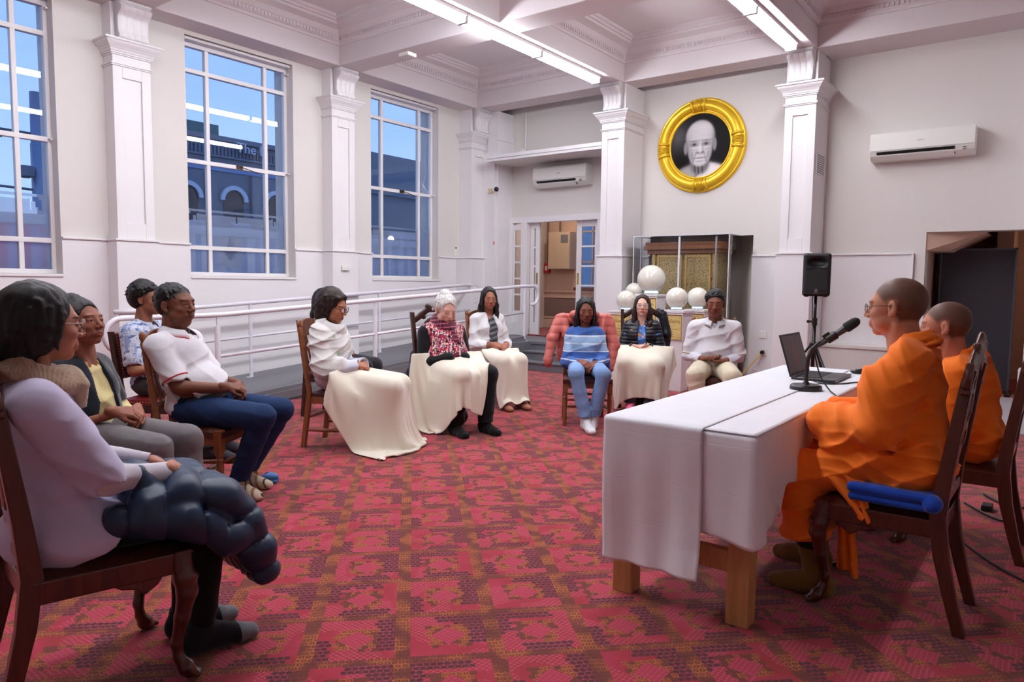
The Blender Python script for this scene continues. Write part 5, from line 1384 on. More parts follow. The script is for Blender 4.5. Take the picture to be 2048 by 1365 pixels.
# ================================================================ seated figures
class Person:
    def __init__(s, x, y, fx, fy, label, **o):
        n = math.hypot(fx, fy); s.o = o
        s.h = o.get('h', 0.006)
        s.rz = math.atan2(-fx/n, fy/n)
        st = s.st = o.get('st', 0.46)
        s.H = np.array(o['head'], float); s.hs = o.get('hs', 1.07)
        s.Rh = rotm(*o.get('hrot', (0, 0, 0)))
        g = s.g = o.get('g', 1.0); s.fat = o.get('fat', 0.0)
        s.hip = np.array(o.get('hip', (0, -0.09, st+0.095)), float)
        s.Nb = s.H+s.hs*np.array((0, -0.042, -0.175)); s.Nb[2] -= 0.012
        if 'nb' in o: s.Nb = np.array(o['nb'], float)
        sw = s.sw = o.get('sw', 0.160)
        lean = o.get('slean', 0.0)
        s.S = {+1: s.Nb+np.array((sw, -0.004+lean, -0.058)), -1: s.Nb+np.array((-sw, -0.004+lean, -0.058))}
        kn = o.get('knee', (0.105, 0.385, st+0.045)); an = o.get('ankle', (0.10, 0.42, 0.085))
        s.K = {}; s.A = {}
        for q in (1, -1):
            k_ = o.get('kneeR' if q > 0 else 'kneeL', (kn[0]*q, kn[1], kn[2])); a_ = o.get('ankleR' if q > 0 else 'ankleL', (an[0]*q, an[1], an[2]))
            s.K[q] = np.array(k_, float); s.A[q] = np.array(a_, float)
        s.hipj = {q: s.hip+np.array((0.085*q*g, 0.02, -0.01)) for q in (1, -1)}
        hp = o.get('hands', (0, 0.16, st+0.19)); s.W = {}
        wd = o.get('handw', 0.085); wb = o.get('handb', -0.045)
        for q in (1, -1): s.W[q] = np.array(o.get('wristR' if q > 0 else 'wristL', (hp[0]+wd*q, hp[1]+wb, hp[2]+o.get('handz', 0.02))), float)
        s.hp = np.array(hp, float)
        s.E = {q: ik(s.S[q], s.W[q], 0.285*o.get('arm', 1.0), 0.25*o.get('arm', 1.0), (0.55*q, -0.55, -0.7)) for q in (1, -1)}
        s.x, s.y = x, y
        s.body(label)
    def t(s, k): return s.hip*(1-k)+s.Nb*k
    def torso(s, f, off=0.0, k=0.03, fem=None):
        g = s.g; fem = s.o.get('fem', 0) if fem is None else fem; fat = s.fat
        f.ell(s.hip+np.array((0, -0.005, 0.01)), (0.165*g+off, 0.118*g+off, 0.105+off), k)
        f.ell(s.t(0.30)+np.array((0, 0.012+0.03*fat, 0)), (0.138*g+0.03*fat+off, 0.100*g+0.055*fat+off, 0.13+off), 0.05)
        f.ell(s.t(0.66), (0.148*g+off, 0.100*g+0.012*fat+off, 0.145+off), 0.05)
        f.cap(s.S[1]+np.array((-0.03, 0, 0.0)), s.S[-1]+np.array((0.03, 0, 0.0)), 0.046+off, k=0.04)
        f.cap(s.Nb+np.array((0.05, -0.01, -0.012)), s.S[1]+np.array((-0.01, 0, 0.012)), 0.036+off, 0.040+off, 0.04); f.cap(s.Nb+np.array((-0.05, -0.01, -0.012)), s.S[-1]+np.array((0.01, 0, 0.012)), 0.036+off, 0.040+off, 0.04)
        if fem:
            for q in (1, -1): f.ell(s.t(0.62)+np.array((0.070*q, 0.075*g, 0.0)), (0.056+off*0.8, 0.050+off*0.8, 0.056+off*0.8), 0.04)
    def arm(s, f, q, off=0.0, to=2.0, k=0.02, r=(0.047, 0.040, 0.038, 0.026)):
        a = s.o.get('armr', 1.0)
        r = [v*a for v in r]
        if to <= 1.0:
            f.cap(s.S[q], s.S[q]+(s.E[q]-s.S[q])*to, r[0]+off, r[0]+(r[1]-r[0])*to+off, k)
        else:
            f.cap(s.S[q], s.E[q], r[0]+off, r[1]+off, k); t_ = to-1.0
            f.cap(s.E[q], s.E[q]+(s.W[q]-s.E[q])*t_, r[2]+off, r[2]+(r[3]-r[2])*t_+off, k)
    def legs(s, f, off=0.0, thigh=True, shin=1.0, k=0.03, r=(0.088, 0.062, 0.060, 0.040), gap=0.0):
        a = s.o.get('legr', 1.0); r = [v*a for v in r]
        for q in (1, -1):
            if thigh: f.cap(s.hipj[q], s.K[q], r[0]+off, r[1]+off, 0.03)
            if shin > 0: f.cap(s.K[q], s.K[q]+(s.A[q]-s.K[q])*shin, r[2]+off, r[2]+(r[3]-r[2])*shin+off, 0.02)
    def foot(s, f, q, off=0.0, z0=None):
        A = s.A[q]; d = np.array(s.o.get('toeR' if q > 0 else 'toeL', (0.06*q, 1.0, 0)), float); d /= np.linalg.norm(d)
        zt = s.o.get('toez', 0.032) if z0 is None else z0
        heel = A+np.array((0, 0, -0.045))-d*0.03; ball = np.array((A[0], A[1], 0))+d*0.125+np.array((0, 0, zt)); toe = ball+d*0.052+np.array((0, 0, -0.006))
        heel[2] = max(heel[2], 0.036)
        f.cap(A+np.array((0, 0, 0.05)), heel, 0.036+off, 0.036+off, 0.02); f.cap(heel, ball, 0.036+off, 0.031+off, 0.02, flat=None); f.cap(A, ball, 0.034+off, 0.024+off, 0.03)
        sd = np.array((d[1], -d[0], 0))
        f.cap(ball-sd*0.016, toe-sd*0.013, 0.026+off, 0.021+off, 0.015); f.cap(ball+sd*0.016, toe+sd*0.010, 0.026+off, 0.022+off, 0.015)
    def bbox(s, pts, m): pts = np.array(pts); return pts.min(0)-m, pts.max(0)+m
    def body(s, label):
        o = s.o; skin = s.skin = lin(*o['skin']); hh = o.get('hh', 0.0033)
        L = []
        fo_ = dict(o.get('face', {}))
        if (o.get('hair') or {}).get('hair') == 'short': fo_['stubble'] = np.array(o['hair'].get('hairc', (0.012, 0.010, 0.010)))*1.6+skin*0.06; fo_['stubble_a'] = 0.92
        V, Q, C = head_geo(hh, skin, fo_); L.append((V @ s.Rh.T*s.hs+s.H, Q, C))
        pts = [s.S[1], s.S[-1], s.E[1], s.E[-1], s.W[1], s.W[-1], s.hip, s.Nb+np.array((0, 0, 0.06))]+[s.K[q] for q in (1, -1)]+[s.A[q]+np.array((0, 0, -0.05)) for q in (1, -1)]+[s.A[q]+np.array((0, 0.2, 0)) for q in (1, -1)]
        lo, hi = s.bbox(pts, 0.13); lo[2] = max(lo[2], -0.02)
        f = Sdf(lo, hi, s.h*1.15)
        s.torso(f, -0.010)
        f.cap(s.Nb+np.array((0, 0.000, -0.04)), s.Nb+np.array((0, 0.006, 0.01)), 0.050, 0.042, 0.03)
        for q in (1, -1): s.arm(f, q, 0.0 if o.get('bare') else -0.004, 2.0); s.foot(f, q, -0.002 if not o.get('barefoot') else 0)
        s.legs(f, -0.010, r=(0.085, 0.058, 0.052, 0.036))
        V, Q = f.mesh(); L.append((V, Q, skin))
        if o.get('hand', True):
            c = s.hp; hf = Sdf(c-np.array((0.17, 0.15, 0.12)), c+np.array((0.17, 0.17, 0.12)), o.get('hhand', 0.0032))
            hw = o.get('hand')
            fw = o.get('fwd', 0.35)
            if hw == 'open':      # one hand resting in the other, palms up
                palm_prims(hf, s.W[-1], (0.95, 0.25, -0.12), (0, -0.15, 1), -1, (12, 22, 15), thumb=1.0, sc=o.get('hsc', 1.0))
                hf2 = hf
                palm_prims(hf, s.W[1]+np.array((0, -0.004, 0.016)), (-0.95, 0.25, -0.08), (0, -0.15, 1), 1, (12, 22, 15), thumb=1.0, sc=o.get('hsc', 1.0))
            else:
                palm_prims(hf, s.W[-1], (0.80, fw+0.25, -0.22), (0.15, -0.55, -0.8), -1, (28, 38, 25), thumb=0.8, sc=o.get('hsc', 1.0))
                palm_prims(hf, s.W[1]+np.array((0, 0.0, 0.014)), (-0.80, fw+0.25, -0.18), (-0.15, -0.6, -0.75), 1, (30, 40, 28), thumb=0.8, sc=o.get('hsc', 1.0))
            for q in (1, -1): hf.cap(s.E[q]+(s.W[q]-s.E[q])*0.8, s.W[q], 0.026*o.get('armr', 1.0), 0.024*o.get('armr', 1.0), 0.01)
            V, Q = hf.mesh()
            nail = np.zeros(len(V)); L.append((V, Q, skin*np.array([1.0, 0.93, 0.92])))
        V, Q, C = join_meshes(L)
        s.root = mesh_obj('person', V, Q, M_SKIN, smooth=True, col=C)
        tag(s.root, label, 'person'); s.root.location = (s.x, s.y, 0); s.root.rotation_euler = (0, 0, s.rz)
        if o.get('groupw'): s.root['group'] = o['groupw']
        # eyes
        if not o.get('face', {}).get('closed'):
            for x in (-1, 1):
                w = MB(); w.ball((0, 0, 0), 0.0122, 20, 14); vv = np.array(w.v)
                gz = np.array(o.get('gaze', (0, 1, -0.08)), float); gz /= np.linalg.norm(gz)
                cs = (vv/0.0122) @ gz
                cc = np.tile(lin(226, 218, 212), (len(vv), 1)); cc[cs > 0.86] = lin(52, 30, 20); cc[cs > 0.965] = lin(8, 6, 6)
                P = (vv+np.array((x*0.031, 0.0755, -0.0025))) @ s.Rh.T*s.hs+s.H
                e_ = mesh_obj('eye', P, [tuple(q) for q in w.f], M_EYE, s.root, smooth=True, col=cc)
        if o.get('hair'):
            V, Q, C = hair_geo(hh*1.1, dict(o.get('face', {}), **o['hair'])); s.add('hair', V @ s.Rh.T*s.hs+s.H, Q, C, M_HAIR)
        if o.get('glasses'): s.glasses(o['glasses'])
    def add(s, name, V, Q, C, mat, label=None, parent=None):
        C = np.asarray(C, float)
        if C.ndim == 1: C = np.tile(C, (len(V), 1))
        ob = mesh_obj(name, V, Q, mat, parent or s.root, smooth=True, col=C)
        if label: ob['label'] = label
        return ob
    def hp2(s, p): return np.array(p) @ s.Rh.T*s.hs+s.H
    def glasses(s, gl):
        r = gl.get('r', (0.023, 0.020)); cz = gl.get('z', -0.004); fy = gl.get('y', 0.103); hx = 0.034
        th = gl.get('th', 0.0013); w = MB(); lens = MB()
        W_ = s.o.get('face', {}).get('w', 1.0)
        for x in (-1, 1):
            ring = []
            for k in range(28):
                a = 2*PI*k/28; e_ = gl.get('sq', 2.0)
                ca, sa = math.cos(a), math.sin(a)
                px = math.copysign(abs(ca)**(2/e_), ca)*r[0]; pz = math.copysign(abs(sa)**(2/e_), sa)*r[1]
                ring.append(s.hp2((x*hx+px, fy-abs(x*hx+px)*0.10, cz+pz)))
            w.tube(ring, th*s.hs, 6, closed=True)
            lens.add([tuple(p) for p in ring], [tuple(range(28))])
            w.tube([s.hp2(p) for p in ((x*(hx+r[0]), fy-0.006, cz+0.008), (x*(0.072*W_), fy-0.022, cz+0.009), (x*0.080*W_, 0.02, cz+0.010), (x*0.081*W_, -0.01, cz+0.008), (x*0.078*W_, -0.032, cz-0.012))], th*s.hs*0.9, 6)
        w.tube([s.hp2(p) for p in ((-0.011, fy-0.001, cz+0.004), (0, fy+0.004, cz+0.008), (0.011, fy-0.001, cz+0.004))], th*s.hs, 6)
        go = w.build('glasses', plain('spectacle_'+gl['name'], gl['col'], 0.25, gl.get('metal', 0.0)), s.root, smooth=True)
        lens.build('lens', M_GLASS, go, fix=False)
    # ---------------------------------------------------------------- garments
    def top(s, name, colf, off=0.016, sleeve=2.0, mat=None, hem=None, label=None, armoff=None, front=None, neck=0.066, fold=0.024, quilt=None, h=None, cuffs=True, fem=None, extra=None, parent=None, nbdrop=0.0):
        st = s.st; armoff = off if armoff is None else armoff
        pts = [s.S[1], s.S[-1], s.E[1], s.E[-1], s.W[1], s.W[-1], s.hip, s.Nb+np.array((0, 0, 0.02))]
        lo, hi = s.bbox(pts, 0.16); hem = st+0.01 if hem is None else hem; lo[2] = hem-0.02
        f = Sdf(lo, hi, h or s.h)
        s.torso(f, off, fem=fem)
        if sleeve > 0:
            for q in (1, -1): s.arm(f, q, armoff+0.004, sleeve, k=0.022)
        if extra: extra(f, s)
        if sleeve > 0 and sleeve < 1:        # straight cut of a short sleeve
            for q in (1, -1):
                d = s.E[q]-s.S[q]; d /= np.linalg.norm(d); c = s.S[q]+(s.E[q]-s.S[q])*sleeve
                f.cap(c+d*0.058, c+d*0.16, 0.062, 0.062, 0.0, 'sub')
        elif 1.05 < sleeve < 2.0:
            for q in (1, -1):
                d = s.W[q]-s.E[q]; d /= np.linalg.norm(d); c = s.E[q]+(s.W[q]-s.E[q])*(sleeve-1)
                f.cap(c+d*0.045, c+d*0.16, 0.05, 0.05, 0.0, 'sub')
        f.cap(s.Nb+np.array((0, 0.018, 0.030)), s.Nb+np.array((0, 0.03, 0.16)), neck, neck+0.03, 0.006, 'sub')
        if nbdrop: f.cap(s.Nb+np.array((0, 0.085, 0.01)), s.Nb+np.array((0, 0.12, -nbdrop)), 0.045, 0.012, 0.004, 'sub')
        if front:        # open down the front: (half width top, half width bottom)
            c0 = s.Nb+np.array((0, 0.13, 0.0)); c1 = s.hip+np.array((0, 0.22, -0.02))
            f.cap(c0, c1, front[0], front[1], 0.004, 'sub', flat=(1, 3.0, 1))
        if quilt:
            amp, fr = quilt
            def qf(P):
                u = P[:, 2]*1.0
                # along arms the baffles run round the limb
                o_ = np.zeros(len(P)); best = np.full(len(P), 9.0); t_ = np.zeros(len(P))
                for q in (1, -1):
                    for a, b, base in ((s.S[q], s.E[q], 0.0), (s.E[q], s.W[q], 0.285)):
                        ba = b-a; t = np.clip(((P-a) @ ba)/(ba @ ba), 0, 1); d = np.linalg.norm(P-a-t[:, None]*ba, axis=1)
                        m_ = d < best; best = np.where(m_, d, best); t_ = np.where(m_, base+t*np.linalg.norm(ba), t_)
                arm_ = best < 0.068
                ph_ = np.where(arm_, t_, u)*fr
                return amp*(np.abs(np.sin(ph_*PI))**0.45-0.8)+0.0025*nz(P, 40, 3)
            f.fold(qf)
        elif fold:
            def ff(P):
                q_ = (0.4+0.6*np.exp(-((P[:, 2]-st-0.16)/0.14)**2))
                el = np.zeros(len(P))
                for q in (1, -1): el = el+np.exp(-(np.linalg.norm(P-s.E[q], axis=1)/0.09)**2)+0.6*np.exp(-(np.linalg.norm(P-s.S[q]-np.array((-0.03*q, 0.05, -0.07)), axis=1)/0.08)**2)
                return fold*(0.85*wrinkle(P, (0.45, 0.2, 1), 24, s.o.get('seed', 1))*q_+0.5*wrinkle(P, (-0.8, 0.3, 1), 22, 7)*q_+1.0*wrinkle(P, (0.7, 0.5, 0.9), 42, 3+s.o.get('seed', 1))*np.minimum(el, 1)+0.15*nz(P, 14, 5))
            f.fold(ff)
        f.plane((0, 0, hem), (0, 0, -1))
        V, Q = f.mesh(1); C = colf(V, s) if callable(colf) else np.array(colf)
        return s.add(name, V, Q, C, mat or M_CLOTH, label, parent)
    def bottom(s, name, colf, off=0.010, shin=1.0, mat=None, label=None, hem=None, fold=0.026, r=(0.092, 0.070, 0.066, 0.052), pelvis=True, h=None):
        pts = [s.hip]+[s.K[q] for q in (1, -1)]+[s.A[q] for q in (1, -1)]
        lo, hi = s.bbox(pts, 0.17); hem = 0.10 if hem is None else hem; lo[2] = max(hem-0.03, 0.0)
        f = Sdf(lo, hi, h or s.h)
        if pelvis: f.ell(s.hip+np.array((0, -0.005, 0.0)), (0.168*s.g+off, 0.122*s.g+off, 0.10), 0.03); f.ell(s.hip+np.array((0, 0.05, -0.01)), (0.13*s.g+off, 0.12, 0.085), 0.04)
        s.legs(f, off-0.004, shin=shin, r=r)
        def ff(P):
            kn_ = sum(np.exp(-(np.linalg.norm(P-s.K[q]-np.array((0, -0.06, -0.05)), axis=1)/0.10)**2) for q in (1, -1)); hp_ = np.exp(-(np.linalg.norm(P-s.hip-np.array((0, 0.10, 0.02)), axis=1)/0.13)**2)
            an_ = sum(np.exp(-(np.linalg.norm(P-s.A[q], axis=1)/0.12)**2) for q in (1, -1))
            return fold*(wrinkle(P, (0.5, 1, 0.35), 30, 2+s.o.get('seed', 1))*np.minimum(kn_+hp_, 1.0)*0.8+wrinkle(P, (0.2, 0.3, 1), 34, 4)*(0.35+0.65*np.minimum(an_, 1))*0.6+0.12*nz(P, 14, 8))
        f.fold(ff)
        for q in (1, -1):
            f.cap(s.A[q]+np.array((0, 0, hem-s.A[q][2])), s.A[q]+np.array((0, 0, hem-s.A[q][2]-0.2)), 0.09, 0.09, 0, 'sub') if False else None
        f.plane((0, 0, hem), (0, 0, -1))
        V, Q = f.mesh(1); C = colf(V, s) if callable(colf) else np.array(colf)
        return s.add(name, V, Q, C, mat or M_CLOTH, label)
    def sock(s, colf, mat=None, off=0.004, top=0.16, name='sock', feet=(1, -1), label=None, h=0.0045):
        for q in feet:
            A = s.A[q]; lo, hi = s.bbox([A, A+np.array((0, 0.2, 0)), A+(s.K[q]-A)*0.3], 0.10); lo[2] = -0.01
            f = Sdf(lo, hi, h); s.foot(f, q, off)
            f.cap(A, A+(s.K[q]-A)*0.35, 0.038+off, 0.048+off, 0.02)
            f.fold(lambda P: 0.0025*wrinkle(P, (0.2, 0.5, 1), 60, 3))
            f.plane((0, 0, top), (0, 0.1, 1)); f.plane((0, 0, 0.003), (0, 0, -1))
            V, Q = f.mesh(); C = colf(V, s) if callable(colf) else np.array(colf); s.add(name, V, Q, C, mat or M_CLOTH, label)
    def collar(s, col, r0=0.060, r1=0.083, ht=0.040, gap=22, drop=0.030, trim=None, name='collar', stand=0.02, lift=0.0):
        n = 48; V = []; F = []; C = []; c = s.Nb+np.array((0, 0.016, 0.018+lift))
        prof = [(r0+0.004, -0.012), (r0, stand), (r0+0.004, stand+0.006), (r1-0.006, stand-ht*0.55), (r1, stand-ht), ]
        for i in range(n+1):
            a = math.radians(gap)+(2*PI-2*math.radians(gap))*i/n
            fr_ = math.cos(a)*0.5+0.5
            for j, (r_, z_) in enumerate(prof):
                ex = 0.012*fr_*(j >= 3)*(1 if min(i, n-i) < 8 else 0.4)
                V.append(c+np.array((math.sin(a)*(r_*1.06+ex*0.3), math.cos(a)*(r_+ex), z_-drop*fr_-0.014*(fr_ > 0.93)*(j >= 4))))
                C.append(trim if (trim is not None and j == 4) else col)
        m_ = len(prof)
        for i in range(n):
            for j in range(m_-1): F.append((i*m_+j, (i+1)*m_+j, (i+1)*m_+j+1, i*m_+j+1))
        ob = s.add(name, np.array(V), np.array(F), np.array(C), M_CLOTH)
        so = ob.modifiers.new('thick', 'SOLIDIFY'); so.thickness = 0.004; so.offset = 1
        sb = ob.modifiers.new('sub', 'SUBSURF'); sb.levels = 1; sb.render_levels = 1
        return ob

# ================================================================ cloth that falls over what it covers
def drape(P, du, dv, prims, steps=170, sub=8, floor=0.008, pin=None, fric=0.75, dt=0.016, boxes=(), seed=0, bend=0.15, wind=None):
    X_ = P.astype(float).copy(); Vv = np.zeros_like(X_); g = np.array((0, 0, -9.8))
    rs = np.random.RandomState(seed); X_ += rs.normal(size=X_.shape)*0.0015
    pinP = None if pin is None else X_[pin].copy()
    dd = math.hypot(du, dv)
    def con(A, B, L, k):
        d = B-A; l = np.linalg.norm(d, axis=-1, keepdims=True); c = d*((l-L)/np.maximum(l, 1e-8)*0.5*k)
        A += c; B -= c
    for it in range(steps):
        Vv += g*dt
        if wind is not None and it < steps*0.6: Vv += np.array(wind)*dt
        Vv *= 0.985; Y = X_+Vv*dt
        for q in range(sub):
            for a in (0, 1):
                m_ = (Y.shape[0]-a)//2*2; con(Y[a:a+m_:2], Y[a+1:a+m_:2], du, 1.0)
                m_ = (Y.shape[1]-a)//2*2; con(Y[:, a:a+m_:2], Y[:, a+1:a+m_:2], dv, 1.0)
            for a in (0, 1):
                r0 = Y[a:-1:2]; r1 = Y[a+1::2][:len(r0)]
                con(r0[:, :-1], r1[:, 1:], dd, 0.35); con(r0[:, 1:], r1[:, :-1], dd, 0.35)
            if q % 2 == 0:
                for a in range(0, 3):
                    i0 = np.arange(a, Y.shape[0]-2, 3)
                    A = Y[i0]; B = Y[i0+2]; con(A, B, 2*du, bend); Y[i0] = A; Y[i0+2] = B
                    i0 = np.arange(a, Y.shape[1]-2, 3)
                    A = Y[:, i0]; B = Y[:, i0+2]; con(A, B, 2*dv, bend); Y[:, i0] = A; Y[:, i0+2] = B
            if pin is not None: Y[pin] = pinP
            if q % 2 == 1 or q == sub-1:
                for (a, b, ra, rb) in prims:
                    ba = b-a; L = max(ba @ ba, 1e-9); t = np.clip(((Y-a) @ ba)/L, 0, 1)[..., None]
                    c = a+ba*t; d = Y-c; l = np.linalg.norm(d, axis=-1, keepdims=True); R = ra+(rb-ra)*t+0.006
                    m_ = l < R; Yn = c+d/np.maximum(l, 1e-6)*R
                    Yn = np.where(m_, Yn*1.0, Y)
                    # friction
                    mv = (Yn-X_); nrm = d/np.maximum(l, 1e-6); tg = mv-(mv*nrm).sum(-1, keepdims=True)*nrm
                    Y = np.where(m_, Yn-tg*fric*0.5, Yn)
                for (c, hx) in boxes:
                    q_ = np.abs(Y-c)-(np.array(hx)+0.006); ins = (q_ < 0).all(-1)
                    if ins.any():
                        ax = q_.argmax(-1); ii = np.nonzero(ins)
                        for k in range(3):
                            mk = ins & (ax == k)
                            Y[..., k] = np.where(mk, c[k]+np.sign(Y[..., k]-c[k])*(hx[k]+0.006), Y[..., k])
                lowm = Y[..., 2] < floor
                Y[..., 2] = np.where(lowm, floor, Y[..., 2])
                for k in (0, 1): Y[..., k] = np.where(lowm, X_[..., k]+(Y[..., k]-X_[..., k])*(1-fric), Y[..., k])
        Vv = (Y-X_)/dt; sp = np.linalg.norm(Vv, axis=-1, keepdims=True); Vv *= np.minimum(1, 2.5/np.maximum(sp, 1e-6)); X_ = Y
    return X_
def grid_faces(nu, nv):
    i = np.arange(nu*nv).reshape(nu, nv); return np.stack([i[:-1, :-1], i[1:, :-1], i[1:, 1:], i[:-1, 1:]], -1).reshape(-1, 4)
def cloth_obj(name, G, col, mat, parent=None, thick=0.006, sub=1, label=None):
    nu, nv = G.shape[:2]; V = G.reshape(-1, 3); C = np.asarray(col, float); C = np.tile(C, (len(V), 1)) if C.ndim == 1 else C
    ob = mesh_obj(name, V, grid_faces(nu, nv), mat, parent, smooth=True, col=C)
    so = ob.modifiers.new('thick', 'SOLIDIFY'); so.thickness = thick; so.offset = 1
    sb = ob.modifiers.new('sub', 'SUBSURF'); sb.levels = sub; sb.render_levels = sub
    return ob
def leg_prims(p, off=0.012):
    o = [(p.hip, p.hip+np.array((0, 0.001, 0)), 0.15, 0.15)]
    for q in (1, -1):
        o += [(p.hipj[q], p.K[q], 0.088+off, 0.066+off), (p.K[q], p.A[q], 0.064+off, 0.045+off), (p.A[q], p.A[q]+np.array((0, 0.16, -0.05)), 0.04+off, 0.035+off)]
    o += [((p.hipj[1]+p.hipj[-1])/2, (p.K[1]+p.K[-1])/2+np.array((0, -0.03, -0.015)), 0.075, 0.05)]
    return o
# ================================================================ chairs
M_OAK = wood('turned_oak', (112, 62, 34), (152, 92, 54), 0.35)
M_MAHO = wood('dark_mahogany', (58, 26, 16), (92, 44, 26), 0.28, coat=0.4)
M_DKW = wood('dark_walnut', (44, 26, 20), (70, 42, 30), 0.3)
M_LEATH = plain('brown_leather', (72, 34, 26), 0.4, vary=0.15, vscale=12, bmp=0.15, bscale=120)
M_REDL = plain('red_leather', (118, 30, 30), 0.35, vary=0.15, vscale=10, bmp=0.12, bscale=120)
M_BRASS = plain('brass', (190, 160, 84), 0.3, 0.9)
def cushion(name, x0, x1, y0f, hw_b, y1, z0, z1, mat, root):
    """padded seat: wide in front, narrower behind"""
    n = 14; V = []; F = []
    for j in range(n+1):
        for i in range(n+1):
            u, v = -1+2*i/n, j/n
            hw = hw_b+(x1-hw_b)*v; e = max(abs(u), abs(2*v-1))
            zz = z1-0.022*max(0, e-0.6)**2/0.16-0.006*e
            V.append((u*hw, y0f+(y1-y0f)*v, zz))
    k = (n+1)*(n+1)
    for j in range(n):
        for i in range(n): a = j*(n+1)+i; F.append((a, a+1, a+n+2, a+n+1))
    rim = [i for i in range(n+1)]+[(j+1)*(n+1)-1 for j in range(1, n+1)]+[n*(n+1)+i for i in range(n-1, -1, -1)]+[j*(n+1) for j in range(n-1, 0, -1)]
    b = len(V)
    for r_ in rim: V.append((V[r_][0], V[r_][1], z0))
    m_ = len(rim)
    for i in range(m_): F.append((rim[i], b+i, b+(i+1) % m_, rim[(i+1) % m_]))
    F.append(tuple(b+i for i in range(m_)))
    mb = MB(); mb.add(V, F); o = mb.build(name, mat, root); smooth_by_angle(o, 50); return o
TL = [(0.018, 0), (0.022, 0.02), (0.014, 0.045), (0.020, 0.06), (0.024, 0.08), (0.020, 0.10), (0.023, 0.12), (0.017, 0.135), (0.022, 0.20), (0.025, 0.235), (0.018, 0.262), (0.024, 0.272), (0.018, 0.285), (0.026, 0.305), (0.020, 0.325)]
def chair_turned(x, y, fx, fy, label, seat=0.45):
    n_ = math.hypot(fx, fy); r = thing('dining_chair', label, 'chair', (x, y, 0), math.atan2(-fx/n_, fy/n_), 'turned-post wooden dining chairs')
    for q in (1, -1):
        w = MB(); w.lathe(TL, (q*0.21, 0.20, 0), 16); w.box(q*0.21-0.024, q*0.21+0.024, 0.176, 0.224, 0.32, seat); o = w.build('leg', M_OAK, r); smooth_by_angle(o, 45)
        w = MB(); w.hexa([(q*0.19-0.02, -0.275, 0), (q*0.19+0.02, -0.275, 0), (q*0.19+0.02, -0.24, 0), (q*0.19-0.02, -0.24, 0)], [(q*0.185-0.02, -0.22, seat), (q*0.185+0.02, -0.22, seat), (q*0.185+0.02, -0.18, seat), (q*0.185-0.02, -0.18, seat)])
        o = w.build('leg', M_OAK, r, bevel=0.004)
        # back post, turned, with finial
        a = Vector((q*0.185, -0.20, seat-0.02)); b = Vector((q*0.20, -0.285, 1.03)); d = b-a; L = d.length
        M = Matrix.Translation(a) @ d.to_track_quat('Z', 'Y').to_matrix().to_4x4()
        prof = [(0.021, 0), (0.021, 0.10), (0.016, 0.125), (0.022, 0.14), (0.016, 0.155), (0.021, 0.20), (0.022, 0.26), (0.016, 0.285), (0.022, 0.30), (0.016, 0.315), (0.02, 0.36), (0.022, 0.44), (0.017, 0.462), (0.022, 0.475), (0.018, 0.49), (0.022, L-0.075), (0.014, L-0.060), (0.021, L-0.040), (0.018, L-0.018), (0.011, L-0.008), (0.002, L)]
        w = MB(); w.lathe(prof, (0, 0, 0), 14, M); o = w.build('back_post', M_OAK, r); smooth_by_angle(o, 45)
    w = MB(); n = 18; V = []; F = []
    for i in range(n+1):
        u = -1+2*i/n; xx = u*0.185; yy = -0.262-0.045*(1-u*u)
        zt = 0.985+0.050*math.cos(u*PI/2)**0.7 if abs(u) < 1 else 0.985; zb_ = 0.885+0.012*math.cos(u*PI)
        V += [(xx, yy-0.010, zb_), (xx, yy+0.010, zb_), (xx, yy+0.002, zt), (xx, yy-0.018, zt)]
    for i in range(n):
        for k in range(4): F.append((4*i+k, 4*i+(k+1) % 4, 4*i+4+(k+1) % 4, 4*i+4+k))
    F += [(0, 1, 2, 3), (4*n+3, 4*n+2, 4*n+1, 4*n)]
    w.add(V, F); w.build('crest_rail', M_OAK, r, bevel=0.004)
    w = MB()
    for i in range(5):
        u = -0.10+0.05*i; w.rod((u, -0.235, 0.58), (u*1.05, -0.30, 0.90), 0.009, 0.009, 10)
    w.box(-0.185, 0.185, -0.243, -0.220, 0.555, 0.60); w.build('back_spindles', M_OAK, r)
    cushion('seat', -0.225, 0.232, -0.205, 0.19, 0.228, seat-0.045, seat+0.018, M_LEATH, r)
    w = MB(); w.box(-0.19, 0.19, 0.185, 0.215, seat-0.09, seat-0.035); w.box(-0.17, 0.17, -0.215, -0.19, seat-0.09, seat-0.035)
    for q in (1, -1): w.hexa([(q*0.185-0.012, -0.2, seat-0.09), (q*0.185+0.012, -0.2, seat-0.09), (q*0.21+0.012, 0.2, seat-0.09), (q*0.21-0.012, 0.2, seat-0.09)], [(q*0.185-0.012, -0.2, seat-0.035), (q*0.185+0.012, -0.2, seat-0.035), (q*0.21+0.012, 0.2, seat-0.035), (q*0.21-0.012, 0.2, seat-0.035)])
    w.build('seat_rail', M_OAK, r, bevel=0.003)
    SR = [(0.009, 0), (0.011, 0.05), (0.016, 0.17), (0.012, 0.20), (0.017, 0.21), (0.012, 0.22), (0.016, 0.25), (0.011, 0.37), (0.009, 0.42)]
    def st(a, b):
        a = Vector(a); b = Vector(b); d = b-a; M = Matrix.Translation(a) @ d.to_track_quat('Z', 'Y').to_matrix().to_4x4() @ Matrix.Scale(d.length/0.42, 4, (0, 0, 1))
        w = MB(); w.lathe(SR, (0, 0, 0), 12, M); smooth_by_angle(w.build('stretcher', M_OAK, r), 45)
    st((0.19, -0.245, 0.14), (0.21, 0.20, 0.16)); st((-0.19, -0.245, 0.14), (-0.21, 0.20, 0.16)); st((-0.20, 0.0, 0.15), (0.20, 0.0, 0.15)); st((-0.19, -0.235, 0.24), (0.19, -0.235, 0.24)); st((-0.21, 0.20, 0.25), (0.21, 0.20, 0.25))
    return r
